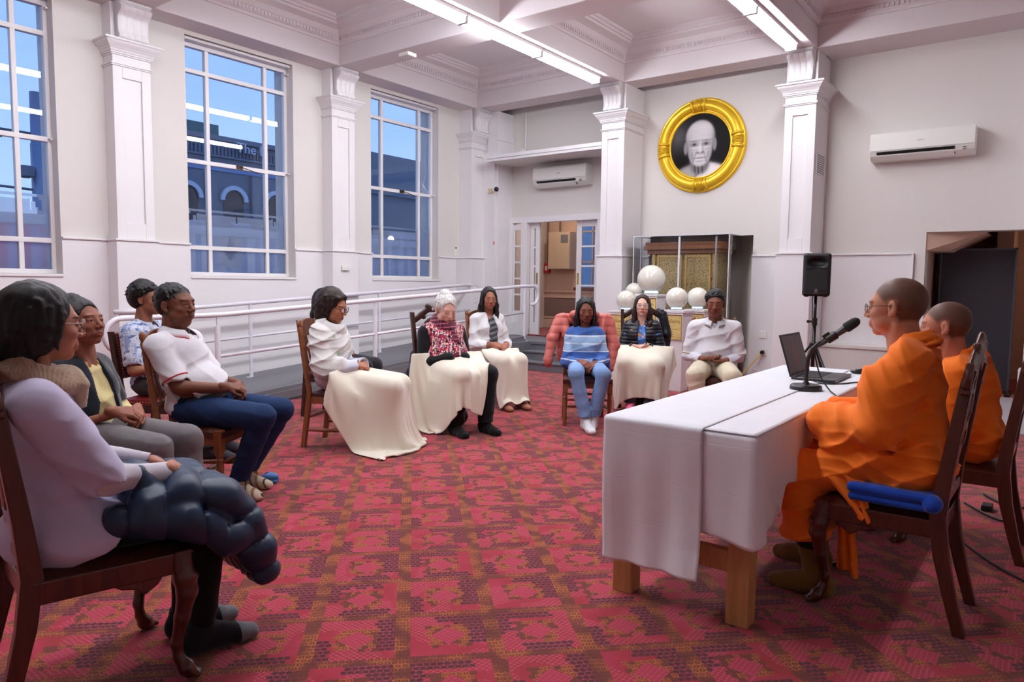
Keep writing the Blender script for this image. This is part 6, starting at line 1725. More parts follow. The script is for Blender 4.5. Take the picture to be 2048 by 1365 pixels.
def chair_red(x, y, fx, fy, label):
    n_ = math.hypot(fx, fy); r = thing('dining_chair', label, 'chair', (x, y, 0), math.atan2(-fx/n_, fy/n_), 'dark chairs with red leather seats')
    for q in (1, -1):
        w = MB(); w.box(q*0.205-0.02, q*0.205+0.02, 0.17, 0.21, 0, 0.43); w.build('leg', M_DKW, r, bevel=0.003)
        w = MB(); w.hexa([(q*0.20-0.02, -0.26, 0), (q*0.20+0.02, -0.26, 0), (q*0.20+0.02, -0.225, 0), (q*0.20-0.02, -0.225, 0)], [(q*0.20-0.02, -0.225, 0.45), (q*0.20+0.02, -0.225, 0.45), (q*0.20+0.02, -0.185, 0.45), (q*0.20-0.02, -0.185, 0.45)])
        w.hexa([(q*0.20-0.02, -0.225, 0.45), (q*0.20+0.02, -0.225, 0.45), (q*0.20+0.02, -0.185, 0.45), (q*0.20-0.02, -0.185, 0.45)], [(q*0.20-0.018, -0.30, 0.95), (q*0.20+0.018, -0.30, 0.95), (q*0.20+0.018, -0.265, 0.95), (q*0.20-0.018, -0.265, 0.95)])
        w.build('back_leg', M_DKW, r, bevel=0.003)
    w = MB(); w.hexa([(-0.18, -0.235, 0.60), (0.18, -0.235, 0.60), (0.18, -0.205, 0.60), (-0.18, -0.205, 0.60)], [(-0.18, -0.298, 0.94), (0.18, -0.298, 0.94), (0.18, -0.262, 0.94), (-0.18, -0.262, 0.94)])
    bk = w.build('backrest', M_REDL, r, bevel=0.010)
    w = MB()
    for q in (-1, 1):
        for k in range(16): t_ = k/15; w.ball((q*0.172, -0.204-0.060*t_, 0.61+0.32*t_), 0.0045, 8, 5)
        for k in range(16): w.ball((q*0.226, -0.17+0.36*k/15, 0.435), 0.0045, 8, 5)
    for k in range(18): w.ball((-0.165+0.33*k/17, -0.265, 0.932), 0.0045, 8, 5)
    w.build('stud_trim', M_BRASS, bk)
    cushion('seat', -0.22, 0.225, -0.20, 0.205, 0.215, 0.41, 0.475, M_REDL, r)
    w = MB(); w.box(-0.2, 0.2, 0.18, 0.205, 0.35, 0.41); w.box(-0.2, 0.2, -0.215, -0.19, 0.35, 0.41); w.box(-0.215, -0.195, -0.2, 0.2, 0.35, 0.41); w.box(0.195, 0.215, -0.2, 0.2, 0.35, 0.41)
    w.box(-0.21, -0.19, -0.24, 0.19, 0.14, 0.17); w.box(0.19, 0.21, -0.24, 0.19, 0.14, 0.17); w.box(-0.19, 0.19, -0.01, 0.01, 0.14, 0.17); w.build('frame_rail', M_DKW, r, bevel=0.003)
    return r
def cabriole(q, sx=0.215, sy=0.21, h=0.43):
    s = Sdf((q*sx-0.09, sy-0.12, -0.01), (q*sx+0.09, sy+0.12, h+0.03), 0.0055)
    d = Vector((q*0.5, 0.86, 0))
    def pt(o_, z): return (q*sx+d.x*o_, sy+d.y*o_, z)
    P = [(0.0, h-0.02, 0.032), (0.012, h-0.08, 0.036), (0.018, h-0.13, 0.033), (0.0, h-0.22, 0.024), (-0.020, h-0.31, 0.018), (-0.012, 0.07, 0.017), (0.010, 0.035, 0.026), (0.022, 0.018, 0.022)]
    for a, b in zip(P[:-1], P[1:]): s.cap(pt(a[0], a[1]), pt(b[0], b[1]), a[2], b[2], 0.012)
    for k in (-1, 0, 1): s.cap(pt(0.02, 0.03), tuple(np.array(pt(0.05, 0.014))+np.array((k*0.016*d.y, -k*0.016*d.x, 0))), 0.014, 0.010, 0.006)
    s.ell(pt(0.028, h-0.075), (0.028, 0.028, 0.022), 0.01)
    s.box((q*sx, sy, h-0.015), (0.028, 0.028, 0.035), 0.004, 0.008)
    s.plane((0, 0, 0.001), (0, 0, -1))
    return s.mesh()
def chair_carved(x, y, fx, fy, label, hgt=1.17, seat=0.455):
    n_ = math.hypot(fx, fy); r = thing('carved_chair', label, 'chair', (x, y, 0), math.atan2(-fx/n_, fy/n_), 'carved high-back mahogany chairs')
    for q in (1, -1):
        V, F = cabriole(q); mesh_obj('leg', V, F, M_MAHO, r, smooth=True)
        V = []; F = []; pts = [(-0.300, 0.0, 0.019, 0.022), (-0.262, 0.14, 0.019, 0.024), (-0.225, 0.30, 0.021, 0.028), (-0.205, seat, 0.022, 0.030), (-0.222, 0.62, 0.021, 0.026), (-0.250, 0.82, 0.020, 0.023), (-0.272, 0.98, 0.020, 0.021), (-0.285, hgt-0.13, 0.020, 0.020)]
        for yy, zz, hw, hd in pts:
            xx = q*0.185; V += [(xx-hw, yy-hd, zz), (xx+hw, yy-hd, zz), (xx+hw, yy+hd, zz), (xx-hw, yy+hd, zz)]
        for i in range(len(pts)-1):
            for k in range(4): F.append((4*i+k, 4*i+(k+1) % 4, 4*i+4+(k+1) % 4, 4*i+4+k))
        F += [(3, 2, 1, 0), tuple(4*(len(pts)-1)+k for k in range(4))]
        w = MB(); w.add(V, F); o = w.build('back_leg', M_MAHO, r, bevel=0.005); 
    # carved crest and pierced splat, cut from a board with real thickness
    s = Sdf((-0.25, -0.34, seat+0.05), (0.25, -0.15, hgt+0.02), 0.006)
    def by(z): return -0.215-(z-seat)*0.115
    yc = by(hgt-0.08)
    M = rotm(0, 0, 0)
    tilt = rotm(0, -6.5, 0)
    for a, b, ra, rb in (((-0.205, hgt-0.15), (-0.12, hgt-0.10), 0.040, 0.040), ((-0.12, hgt-0.10), (0.0, hgt-0.045), 0.042, 0.044), ((0.0, hgt-0.045), (0.12, hgt-0.10), 0.044, 0.042), ((0.12, hgt-0.10), (0.205, hgt-0.15), 0.040, 0.040)):
        s.cap((a[0], by(a[1]), a[1]), (b[0], by(b[1]), b[1]), ra, rb, 0.006, flat=(1, 0.33, 1))
    for q in (1, -1):
        s.box((q*0.205, by(hgt-0.15), hgt-0.150), (0.030, 0.015, 0.050), 0.006, 0.004, M=tilt); s.box((q*0.205, by(hgt-0.20), hgt-0.215), (0.022, 0.018, 0.012), 0.004, 0.003); s.box((q*0.10, by(hgt-0.05), hgt-0.055), (0.028, 0.014, 0.022), 0.006, 0.004, M=tilt)
    s.ell((0, by(hgt-0.02), hgt-0.022), (0.035, 0.015, 0.030), 0.006)
    # vase-shaped splat
    for za, zb2, ra, rb in ((seat+0.09, seat+0.20, 0.055, 0.035), (seat+0.20, seat+0.34, 0.035, 0.075), (seat+0.34, seat+0.46, 0.075, 0.085), (seat+0.46, hgt-0.10, 0.085, 0.07)):
        s.cap((0, by(za), za), (0, by(zb2), zb2), ra, rb, 0.01, flat=(1, 0.16, 1))
    for q in (1, -1):
        for zc_, hx_, hz_ in ((seat+0.42, 0.016, 0.06), (seat+0.52, 0.013, 0.03), (seat+0.30, 0.010, 0.035)):
            s.ell((q*0.030, by(zc_), zc_), (hx_, 0.08, hz_), 0.003, mode='sub')
        s.ell((q*0.085, by(seat+0.40), seat+0.45), (0.012, 0.08, 0.02), 0.003, mode='sub')
    s.box((0, by(seat+0.07), seat+0.075), (0.165, 0.014, 0.022), 0.004, 0.006)
    V, F = s.mesh(); mesh_obj('carved_back', V, F, M_MAHO, r, smooth=True)
    cushion('seat', -0.235, 0.240, -0.215, 0.20, 0.245, seat-0.02, seat+0.014, M_LEATH, r)
    w = MB()
    for q in (1, -1): w.hexa([(q*0.19-0.014, -0.2, seat-0.085), (q*0.19+0.014, -0.2, seat-0.085), (q*0.218+0.014, 0.21, seat-0.085), (q*0.218-0.014, 0.21, seat-0.085)], [(q*0.19-0.018, -0.21, seat-0.012), (q*0.19+0.018, -0.21, seat-0.012), (q*0.222+0.018, 0.235, seat-0.012), (q*0.222-0.018, 0.235, seat-0.012)])
    w.box(-0.21, 0.21, 0.20, 0.235, seat-0.075, seat-0.012); w.box(-0.18, 0.18, -0.225, -0.195, seat-0.085, seat-0.012)
    for q in (1, -1): w.prism([(0.0, seat-0.08), (0.16, seat-0.08), (0.14, seat-0.11), (0.10, seat-0.135), (0.07, seat-0.11), (0.03, seat-0.10)], 'x', q*0.205-0.01, q*0.205+0.01)
    w.build('seat_rail', M_MAHO, r, bevel=0.005)
    return r
def cane_mat():
    mt, t, b = newmat('woven_cane'); p, x, y, z = coords()
    u = (x*90).fr(); v = (z*90).fr(); hole = ((u-0.5).ab() < 0.26)*((v-0.5).ab() < 0.26)
    setin(b, 'Base Color', mixc(hole, srgb(150, 108, 74), srgb(40, 24, 18))); setin(b, 'Roughness', 0.6); bump(b, 1-hole, 0.4, 0.003); return mt
M_CANE = cane_mat()
def chair_cane(x, y, fx, fy, label, arch=True):
    n_ = math.hypot(fx, fy); r = thing('cane_back_chair', label, 'chair', (x, y, 0), math.atan2(-fx/n_, fy/n_), 'dark carved chairs of the back row')
    for q in (1, -1):
        w = MB(); w.lathe([(0.022, 0), (0.026, 0.03), (0.015, 0.05), (0.024, 0.09), (0.018, 0.2), (0.026, 0.30), (0.026, 0.43)], (q*0.22, 0.20, 0), 14); smooth_by_angle(w.build('leg', M_DKW, r), 45)
        w = MB(); w.hexa([(q*0.20-0.02, -0.27, 0), (q*0.20+0.02, -0.27, 0), (q*0.20+0.02, -0.235, 0), (q*0.20-0.02, -0.235, 0)], [(q*0.205-0.02, -0.225, 0.45), (q*0.205+0.02, -0.225, 0.45), (q*0.205+0.02, -0.185, 0.45), (q*0.205-0.02, -0.185, 0.45)])
        w.hexa([(q*0.205-0.02, -0.225, 0.45), (q*0.205+0.02, -0.225, 0.45), (q*0.205+0.02, -0.185, 0.45), (q*0.205-0.02, -0.185, 0.45)], [(q*0.225-0.018, -0.305, 1.06), (q*0.225+0.018, -0.305, 1.06), (q*0.225+0.018, -0.27, 1.06), (q*0.225-0.018, -0.27, 1.06)])
        w.build('back_leg', M_DKW, r, bevel=0.004)
    s = Sdf((-0.26, -0.36, 0.55), (0.26, -0.18, 1.16), 0.006)
    pts = [(-0.205, 0.98), (-0.13, 1.03), (-0.05, 1.085), (0.05, 1.085), (0.13, 1.03), (0.205, 0.98)]
    for a, b in zip(pts[:-1], pts[1:]): s.cap((a[0], -0.285, a[1]), (b[0], -0.285, b[1]), 0.030, 0.030, 0.008, flat=(1, 0.5, 1))
    for q in (1, -1): s.ell((q*0.055, -0.285, 1.115), (0.03, 0.018, 0.024), 0.006); s.ell((q*0.10, -0.285, 1.01), (0.025, 0.018, 0.02), 0.006)
    s.ell((0, -0.285, 1.09), (0.015, 0.05, 0.018), 0.003, mode='sub')
    n = 26
    for i in range(n):
        a0, a1 = 2*PI*i/n, 2*PI*(i+1)/n
        s.cap((0.135*math.cos(a0), -0.268+0.012*math.sin(a0)*-1, 0.80+0.195*math.sin(a0)), (0.135*math.cos(a1), -0.268-0.012*math.sin(a1), 0.80+0.195*math.sin(a1)), 0.016, 0.016, 0.004)
    s.cap((-0.19, -0.25, 0.60), (0.19, -0.25, 0.60), 0.020, 0.020, 0.004)
    V, F = s.mesh(); mesh_obj('carved_back', V, F, M_DKW, r, smooth=True)
    w = MB(); w.prism([(0.13*math.cos(2*PI*i/32), 0.80+0.19*math.sin(2*PI*i/32)) for i in range(32)], 'y', -0.272, -0.264); w.build('cane_panel', M_CANE, r)
    cushion('seat', -0.23, 0.235, -0.21, 0.205, 0.235, 0.41, 0.47, M_LEATH, r)
    w = MB(); w.box(-0.22, 0.22, 0.185, 0.22, 0.36, 0.41); w.box(-0.2, 0.2, -0.215, -0.19, 0.36, 0.41); w.box(-0.225, -0.195, -0.2, 0.2, 0.36, 0.41); w.box(0.195, 0.225, -0.2, 0.2, 0.36, 0.41); w.build('seat_rail', M_DKW, r, bevel=0.004)
    return r

# seats of the circle: (x, y, heading x, heading y)
ST = dict(A=(-2.53, 1.02, .16, .99), B=(-3.92, 1.64, .9, .43), C=(-4.19, 2.38, .87, .5), D=(-5.40, 2.73, .85, .5), E=(-4.63, 3.82, .9, .43), F=(-5.72, 4.62, .93, .35), G=(-4.45, 4.91, .965, -.26), H=(-4.95, 6.2, .92, -.39), I=(-3.59, 5.93, .598, -.8), J=(-3.62, 7.15, .45, -.89), K=(-2.6, 6.66, .38, -.92), L=(-.52, 3.38, -1, 0.02), M=(-.36, 4.40, -1, 0.02))
chair_carved(*ST['A'], 'carved mahogany chair at the left edge under the person in the lavender tunic')
chair_turned(*ST['B'], 'turned wooden chair under the person in the navy waistcoat')
chair_turned(*ST['C'], 'turned wooden chair under the person in the white polo with red trim')
chair_red(*ST['D'], 'red leather chair under the person in the blue patterned shirt')
chair_turned(*ST['E'], 'turned wooden chair under the person wrapped in the white shawl')
chair_red(*ST['F'], 'red leather chair behind the person in the white shawl')
chair_cane(*ST['G'], 'dark carved cane-back chair under the white-haired person')
chair_turned(*ST['H'], 'turned wooden chair under the person in the white cardigan')
chair_turned(*ST['I'], 'turned wooden chair hung with the salmon puffer jacket')
chair_cane(*ST['J'], 'dark carved chair under the person in the black puffer jacket')
chair_turned(*ST['K'], 'turned wooden chair under the person in the white polo beside the table')
chair_carved(*ST['L'], 'carved high-back chair with the folded blue blanket on its seat')
chair_carved(*ST['M'], 'carved high-back chair under the farther person in orange robes')
# ================================================================ the people
WHITE = lin(226, 224, 230)
def shade_fn(base, fn):
    base = np.array(base, float)
    def f(V, p):
        C = np.tile(base, (len(V), 1)); return fn(V, p, C)
    return f
def put(C, m, col): C[m] = np.array(col, float); return C
# --- A: woman in the foreground ------------------------------------------------
x, y, fx, fy = ST['A']
A = Person(x, y, fx, fy, 'person in a lavender tunic, beige scarf and glasses, seated in profile at the far left', st=0.465, head=(-0.005, -0.115, 1.20), hs=1.05, hrot=(6, 2, 0), g=0.98, fat=0.15, fem=1, sw=0.165, skin=(184, 128, 104), hh=0.0026, h=0.0055,
    face=dict(fem=1, nose=1.0, rosy=0.2, jaw=0.95), hair=dict(hair='side', vol=0.011, hairc=(0.010, 0.008, 0.008), messy=1.0, hl=0.012), glasses=dict(name='steel', col=(170, 168, 172), metal=0.8, th=0.0011, sq=2.6, r=(0.024, 0.021)),
    knee=(0.11, 0.35, 0.51), ankle=(0.085, 0.32, 0.085), hands=(0.0, 0.27, 0.66), handw=0.09, hand='clasp', nb=(0.0, -0.16, 1.015))
def tunic_x(f, p):
    f.ell(p.hip+np.array((0, 0.05, -0.035)), (0.225, 0.215, 0.135), 0.04)
    f.plane((0, 0.10, 0.560), (0, 0.50, -0.87))
A.top('undershirt', lin(212, 206, 216), off=0.006, sleeve=1.93, hem=0.60, armoff=0.004, fold=0.018, neck=0.056)
A.top('tunic', lin(202, 194, 222), off=0.022, sleeve=0.95, armoff=0.028, hem=0.435, extra=tunic_x, fold=0.024)
A.bottom('trousers', lin(14, 14, 18), off=-0.002, hem=0.06, fold=0.008)
A.sock(shade_fn(lin(26, 28, 34), lambda V, p, C: put(C, V[:, 1] > p.A[1][1]+0.125, lin(112, 114, 120))), top=0.14)
def scarf_blob(p, name, col, dz=0.0, r=0.034, n=26, loops=2, fn=None, tail=None, fr=1.0):
    c = p.Nb+np.array((0, 0.020, 0.035+dz)); s = Sdf(c-0.19-np.array((0, 0, 0.12)), c+0.19, 0.0055)
    for l in range(loops):
        for i in range(n):
            a0, a1 = 2*PI*i/n, 2*PI*(i+1)/n
            def q(a): return c+np.array((math.sin(a)*(0.078+0.012*l), math.cos(a)*(0.076+0.018*l)*fr, -0.030*math.cos(a)-0.024*l+0.016+0.008*math.sin(3*a+l)))
            s.cap(q(a0), q(a1), r, r, 0.016)
    if tail: tail(s, c)
    s.cap(c+np.array((0, -0.01, 0.0)), c+np.array((0, 0.0, 0.2)), 0.050, 0.062, 0.01, 'sub')
    s.fold(lambda P: 0.009*wrinkle(P, (0.3, 0.2, 1), 42, 2)+0.002*np.sin(np.arctan2(P[:, 0]-c[0], P[:, 1]-c[1])*70))
    V, Q = s.mesh(); return p.add(name, V, Q, fn(V) if fn else col, M_FLEECE)
scarf_blob(A, 'scarf', lin(176, 148, 124), dz=-0.012, r=0.028, tail=lambda s, c: (s.ell(c+np.array((0.03, 0.11, -0.055)), (0.04, 0.03, 0.06), 0.02), s.ell(c+np.array((-0.02, 0.10, -0.01)), (0.05, 0.035, 0.035), 0.02)))
# --- B ---------------------------------------------------------------------------
x, y, fx, fy = ST['B']
B = Person(x, y, fx, fy, 'person in a navy waistcoat over a pale yellow top, half hidden behind the foreground person', head=(0.0, -0.085, 1.115), hrot=(-4, -10, 0), fem=1, g=1.0, fat=0.5, sw=0.150, skin=(150, 96, 76), face=dict(fem=1, closed=0, w=0.97, fat=0.2), hair=dict(hair='up', vol=0.008, grey=0.15),
    hands=(0.0, 0.20, 0.645), hand='clasp', armr=0.9, knee=(0.12, 0.42, 0.505), ankle=(0.11, 0.44, 0.085))
B.top('blouse', lin(222, 206, 150), off=0.010, sleeve=1.25, hem=0.47, fold=0.026)
B.top('waistcoat', lin(20, 26, 40), off=0.026, sleeve=0.62, hem=0.46, front=(0.045, 0.075), fold=0.010, mat=M_FLEECE)
B.collar(lin(206, 160, 84), r0=0.056, r1=0.086, ht=0.036, lift=0.006)
B.bottom('trousers', lin(116, 112, 114), mat=M_DENIM, legr=1.0) if False else B.bottom('trousers', lin(116, 112, 114), mat=M_DENIM, off=0.014)
B.sock(lin(60, 56, 60))
# --- C ---------------------------------------------------------------------------
x, y, fx, fy = ST['C']
C_ = Person(x, y, fx, fy, 'person in a white polo shirt with red trim and blue jeans, hands clasped', head=(0.0, -0.185, 1.185), hs=1.14, hrot=(-10, -3, 0), g=1.12, fat=1.0, sw=0.175, skin=(122, 76, 58), hh=0.003, face=dict(w=1.04, fat=0.7, jaw=1.05, nose=1.25, beard=0.3, neck=0.058), hair=dict(hair='short', vol=0.006, hairc=(0.012, 0.010, 0.010)),
    hands=(0.0, 0.215, 0.665), hand='clasp', armr=1.12, legr=1.02, knee=(0.125, 0.43, 0.525), ankleR=(0.04, 0.215, 0.085), ankleL=(-0.17, 0.15, 0.085), toeR=(0.35, 1, 0), toeL=(0.15, 1, 0), bare=True, nb=(0, -0.20, 1.00), hip=(0, -0.07, 0.56))
C_.top('polo_shirt', shade_fn(WHITE, lambda V, p, C: C), off=0.018, sleeve=0.80, armoff=0.020, hem=0.50, fold=0.024)
def cuff(p, frac, r, col, w_=0.018, trim=None, name='cuff', fore=False, ht=0.022):
    for q in (1, -1):
        a, b = (p.E[q], p.W[q]) if fore else (p.S[q], p.E[q])
        d = (b-a)/np.linalg.norm(b-a); c = a+(b-a)*frac
        w = MB(); M = Matrix.Translation(Vector(c)) @ Vector(d).to_track_quat('Z', 'Y').to_matrix().to_4x4()
        w.tube([M @ Vector((r*math.cos(2*PI*k/28), r*math.sin(2*PI*k/28), 0)) for k in range(28)], ht, 8, closed=True); w.build(name, trim, p.root, smooth=True)
M_REDT = plain('red_knit_trim', (190, 34, 48), 0.8); M_GOLDT = plain('gold_navy_trim', (176, 140, 60), 0.8)
cuff(C_, 0.80, 0.0755, None, trim=M_REDT, ht=0.0045)
C_.collar(lin(228, 226, 232), r0=0.068, r1=0.110, ht=0.048, lift=0.020, trim=lin(190, 34, 48))
C_.bottom('jeans', lin(34, 54, 92), mat=M_DENIM, off=0.012, hem=0.11, fold=0.026)
w = MB(); w.lathe([(0.150, -0.018), (0.158, -0.018), (0.158, 0.018), (0.150, 0.018)], (0, 0, 0), 30, Matrix.Translation((0, -0.035, 0.600)) @ Matrix.Rotation(math.radians(14), 4, 'X') @ Matrix.Diagonal((1.12, 0.98, 1, 1))); w.build('belt', plain('dark_belt', (40, 22, 18), 0.4), C_.root)
C_.sock(shade_fn(lin(206, 190, 166), lambda V, p, C: put(put(C, (np.sin((V[:, 1]*0.9+V[:, 2]*0.5)*150) > 0.72), lin(84, 58, 46)), (np.sin((V[:, 1]*0.9+V[:, 2]*0.5)*75+1) > 0.9), lin(150, 110, 80))), top=0.15)
# --- D ---------------------------------------------------------------------------
x, y, fx, fy = ST['D']
D_ = Person(x, y, fx, fy, 'person in a blue and white patterned shirt, seated behind the person in the white polo', head=(0.0, -0.12, 1.19), hs=1.06, hrot=(4, 0, 0), sw=0.168, fat=0.3, skin=(158, 106, 82), h=0.007, hh=0.004, face=dict(nose=1.1), hair=dict(hair='short', vol=0.020, hb=-0.07, messy=1.6), hands=(0, 0.16, 0.66), bare=True, nb=(0, -0.15, 1.0))
def floral(cols, s=30, thr=0.3, seed=0):
    def f(V, p):
        C = np.tile(np.array(cols[0], float), (len(V), 1))
        for i, c in enumerate(cols[1:]):
            m = nz(V+i*0.37, s*(1+0.3*i), seed+i) > thr; C[m] = c
        return C
    return f
D_.top('shirt', floral([lin(206, 212, 228), lin(92, 112, 168), lin(150, 166, 206)], 120, 0.22), off=0.018, sleeve=0.78, armoff=0.022, hem=0.47, fold=0.010, h=0.006)
D_.collar(lin(190, 200, 222), r0=0.060, r1=0.08, ht=0.04)
D_.bottom('trousers', lin(60, 58, 62), off=0.014); D_.sock(lin(50, 50, 55))
# --- E ---------------------------------------------------------------------------
x, y, fx, fy = ST['E']
E_ = Person(x, y, fx, fy, 'person wrapped in a white shawl, wearing dark-rimmed glasses, cream blanket over the legs', head=(0.0, -0.085, 1.135), hs=1.14, hrot=(-2, 14, 0), g=0.96, fem=1, sw=0.150, skin=(174, 116, 90), hh=0.0033, face=dict(fem=1, nose=0.95, closed=0, browa=0.6, lip=lin(150, 70, 66)), gaze=(0, 1, -0.6), hair=dict(hair='bob', vol=0.018, hairc=(0.022, 0.011, 0.009), messy=1.2, hl=0.01), glasses=dict(name='maroon', col=(54, 18, 24), th=0.0022, r=(0.024, 0.021)),
    hands=(0.0, 0.19, 0.64), hand='clasp', knee=(0.095, 0.46, 0.50), ankle=(0.09, 0.43, 0.085), nb=(0, -0.125, 0.955))
E_.top('blouse', lin(214, 216, 230), off=0.020, sleeve=1.98, armoff=0.026, hem=0.47, fold=0.016, neck=0.05)
def shawl_x(f, p):
    for q in (1, -1):
        f.cap(p.S[q]+np.array((0, 0, 0.0)), p.E[q]+np.array((0, 0.0, 0.02)), 0.086, 0.088, 0.05); f.cap(p.E[q]+np.array((0, 0.0, 0.025)), p.E[q]*0.45+p.W[q]*0.55+np.array((0, 0, 0.035)), 0.080, 0.066, 0.05)
    f.ell(p.t(0.62)+np.array((0, 0.075, 0.02)), (0.155, 0.075, 0.12), 0.05)
    c = p.Nb+np.array((0, 0.03, 0.02))
    for i in range(20):
        a0, a1 = 2*PI*i/20, 2*PI*(i+1)/20
        f.cap(c+np.array((math.sin(a0)*0.088, math.cos(a0)*0.075, -0.03*math.cos(a0))), c+np.array((math.sin(a1)*0.088, math.cos(a1)*0.075, -0.03*math.cos(a1))), 0.036, 0.036, 0.03)
def shawl():
    p = E_; lo, hi = p.bbox([p.S[1], p.S[-1], p.E[1], p.E[-1], p.W[1], p.Nb+np.array((0, 0, 0.08))], 0.17); f = Sdf(lo, hi, 0.0055)
    p.torso(f, 0.03); shawl_x(f, p)
    f.cap(p.Nb+np.array((0, 0.02, 0.02)), p.Nb+np.array((0, 0.04, 0.18)), 0.056, 0.080, 0.01, 'sub')
    def ff(P):
        a = np.arctan2(P[:, 0], P[:, 1]+0.1)
        return 0.022*wrinkle(P, (0.5, -0.2, 1.0), 26, 6, 1.2)+0.008*wrinkle(P, (0.4, 0.35, 1), 60, 9, 1.0)
    f.fold(ff)
    f.plane((0.0, 0.0, 0.70), (-0.35, 0.12, -1), 0.0)
    V, Q = f.mesh()
    C = np.tile(lin(226, 224, 222), (len(V), 1))
    # printed border: dark twigs on the far side and a few green leaves
    side = (V[:, 0] < -0.02) & (V[:, 1] > 0.0)
    tw = np.abs(np.sin(V[:, 0]*60+V[:, 2]*95+2.2*nz(V, 30, 2))) < 0.13
    C[side & tw] = lin(70, 76, 110)
    for c, r_ in (((0.135, -0.02, 0.90), 0.013), ((0.13, 0.03, 0.76), 0.014), ((0.05, 0.10, 0.80), 0.014), ((-0.12, 0.12, 0.74), 0.02), ((-0.14, 0.10, 0.70), 0.016), ((0.11, -0.10, 0.98), 0.012)):
        d = np.linalg.norm((V-np.array(c))*np.array((1, 0.6, 1)), axis=1); C[(d < r_*1.6) & (np.sin(np.arctan2(V[:, 2]-c[2], V[:, 0]-c[0])*5) > -0.2) & (d < r_*1.3)] = lin(92, 178, 92)
    return p.add('shawl', V, Q, C, M_CLOTH)
shawl()
E_.bottom('trousers', lin(214, 210, 214), off=0.012); E_.sock(lin(24, 24, 30))
def blanket(p, w_, l_, x0, y0, z0, label, steps=150, nu=52, colr=lin(234, 226, 208), pinx=None, rot=0.0, extra=(), seed=0, wind=None, boxes=None, name='lap_blanket', fric=0.35, pinz=None, res=None, off=0.018):
    nv = int(nu*l_/w_); du, dv = w_/(nu-1), l_/(nv-1)
    U, Vv = np.meshgrid(np.arange(nu)*du, np.arange(nv)*dv, indexing='ij')
    lx, ly = U-w_/2, Vv
    c, s_ = math.cos(rot), math.sin(rot)
    G = np.stack([x0+lx*c-ly*s_, y0+lx*s_+ly*c, np.full_like(U, z0)], -1)
    pin = np.zeros((nu, nv), bool); a = pinx or 0.2
    pin[int(nu*a):int(nu*(1-a)), 0] = True
    # start already folded over the knees
    yk = p.K[1][1]+0.085; over = np.maximum(0, G[..., 1]-yk)
    G[..., 1] -= over*0.93; G[..., 2] -= over
    G[..., 1] += 0.012*np.sin(U*31)*np.minimum(over*6, 1)
    if pinz: G[:, 0, 2] = pinz
    bx = [(np.array((0, 0.0, 0.40)), (0.245, 0.235, 0.065))] if boxes is None else boxes
    extra = list(extra)+[(np.array((q*0.215, 0.205, 0.0)), np.array((q*0.215, 0.205, 0.40)), 0.034, 0.034) for q in (1, -1)]
    G = drape(G, du, dv, leg_prims(p, off)+list(extra), steps=steps, pin=pin, boxes=bx, seed=seed, wind=wind, fric=fric)
    # tuck the free edge back
    o = cloth_obj(name, G, colr, M_FLEECE, None, 0.007, 1)
    o.location = p.root.location; o.rotation_euler = p.root.rotation_euler
    tag(o, label, 'blanket', 'cream fleece blankets')
    return o
blanket(E_, 0.92, 0.90, 0.07, 0.05, 0.64, 'cream fleece blanket over the legs of the person in the white shawl', rot=0.0, pinx=0.16, fric=0.25, seed=2)
# --- F (mostly hidden) ---------------------------------------------------------------
x, y, fx, fy = ST['F']
F_ = Person(x, y, fx, fy, 'person with long dark hair almost hidden behind the person in the white shawl', head=(0.0, -0.10, 1.13), hs=1.05, fem=1, skin=(150, 100, 78), h=0.008, hh=0.0045, face=dict(fem=1, closed=1), hair=dict(hair='long', len=0.25, vol=0.016), hands=(0, 0.16, 0.65))
F_.top('top', lin(220, 220, 226), off=0.02, sleeve=1.9, hem=0.47, h=0.007); F_.bottom('trousers', lin(40, 36, 44), off=0.014, h=0.007); F_.sock(lin(214, 206, 214), h=0.006)
# --- G ---------------------------------------------------------------------------
x, y, fx, fy = ST['G']
G_ = Person(x, y, fx, fy, 'white-haired person in a floral waistcoat and plum scarf, eyes closed, blanket on the lap', head=(0.0, -0.055, 1.095), hs=1.12, hrot=(-6, 20, 0), fem=1, g=1.18, fat=1.0, sw=0.175, skin=(222, 172, 158), hh=0.0036, face=dict(fem=1, closed=1, fat=1.0, w=1.06, jaw=1.08, nose=1.05, rosy=0.6, browc=lin(190, 170, 160), browa=0.3, lip=lin(196, 110, 110)), hair=dict(hair='up', vol=0.012, hairc=(0.70, 0.68, 0.66), messy=1.0), hand=False, hands=(0.0, 0.18, 0.635), armr=1.15,
    knee=(0.15, 0.43, 0.53), ankleR=(0.16, 0.36, 0.085), ankleL=(-0.12, 0.42, 0.085), nb=(0, -0.115, 0.93), legr=1.1)
G_.top('sweater', lin(18, 18, 22), off=0.014, sleeve=2.0, armoff=0.020, hem=0.47, fold=0.009)
G_.top('floral_waistcoat', floral([lin(150, 30, 66), lin(40, 16, 34), lin(226, 90, 120), lin(236, 190, 160), lin(24, 14, 28), lin(220, 214, 220)], 105, 0.30, 3), off=0.030, sleeve=0.0, hem=0.455, fold=0.008, h=0.005)
def gtail(s, c):
    s.cap(c+np.array((-0.02, 0.10, -0.05)), c+np.array((-0.045, 0.175, -0.20)), 0.030, 0.036, 0.02); s.cap(c+np.array((-0.045, 0.175, -0.20)), c+np.array((-0.05, 0.19, -0.235)), 0.036, 0.022, 0.01)
def chk(V):
    C = np.tile(lin(110, 34, 62), (len(V), 1)); a = np.arctan2(V[:, 0]-G_.Nb[0], V[:, 1]-G_.Nb[1])
    C[np.sin(a*26) > 0.3] = lin(40, 18, 30); C[np.sin(V[:, 2]*170+2*a) > 0.75] = lin(186, 96, 120); return C
scarf_blob(G_, 'scarf', None, dz=-0.005, r=0.032, fn=chk, tail=gtail)
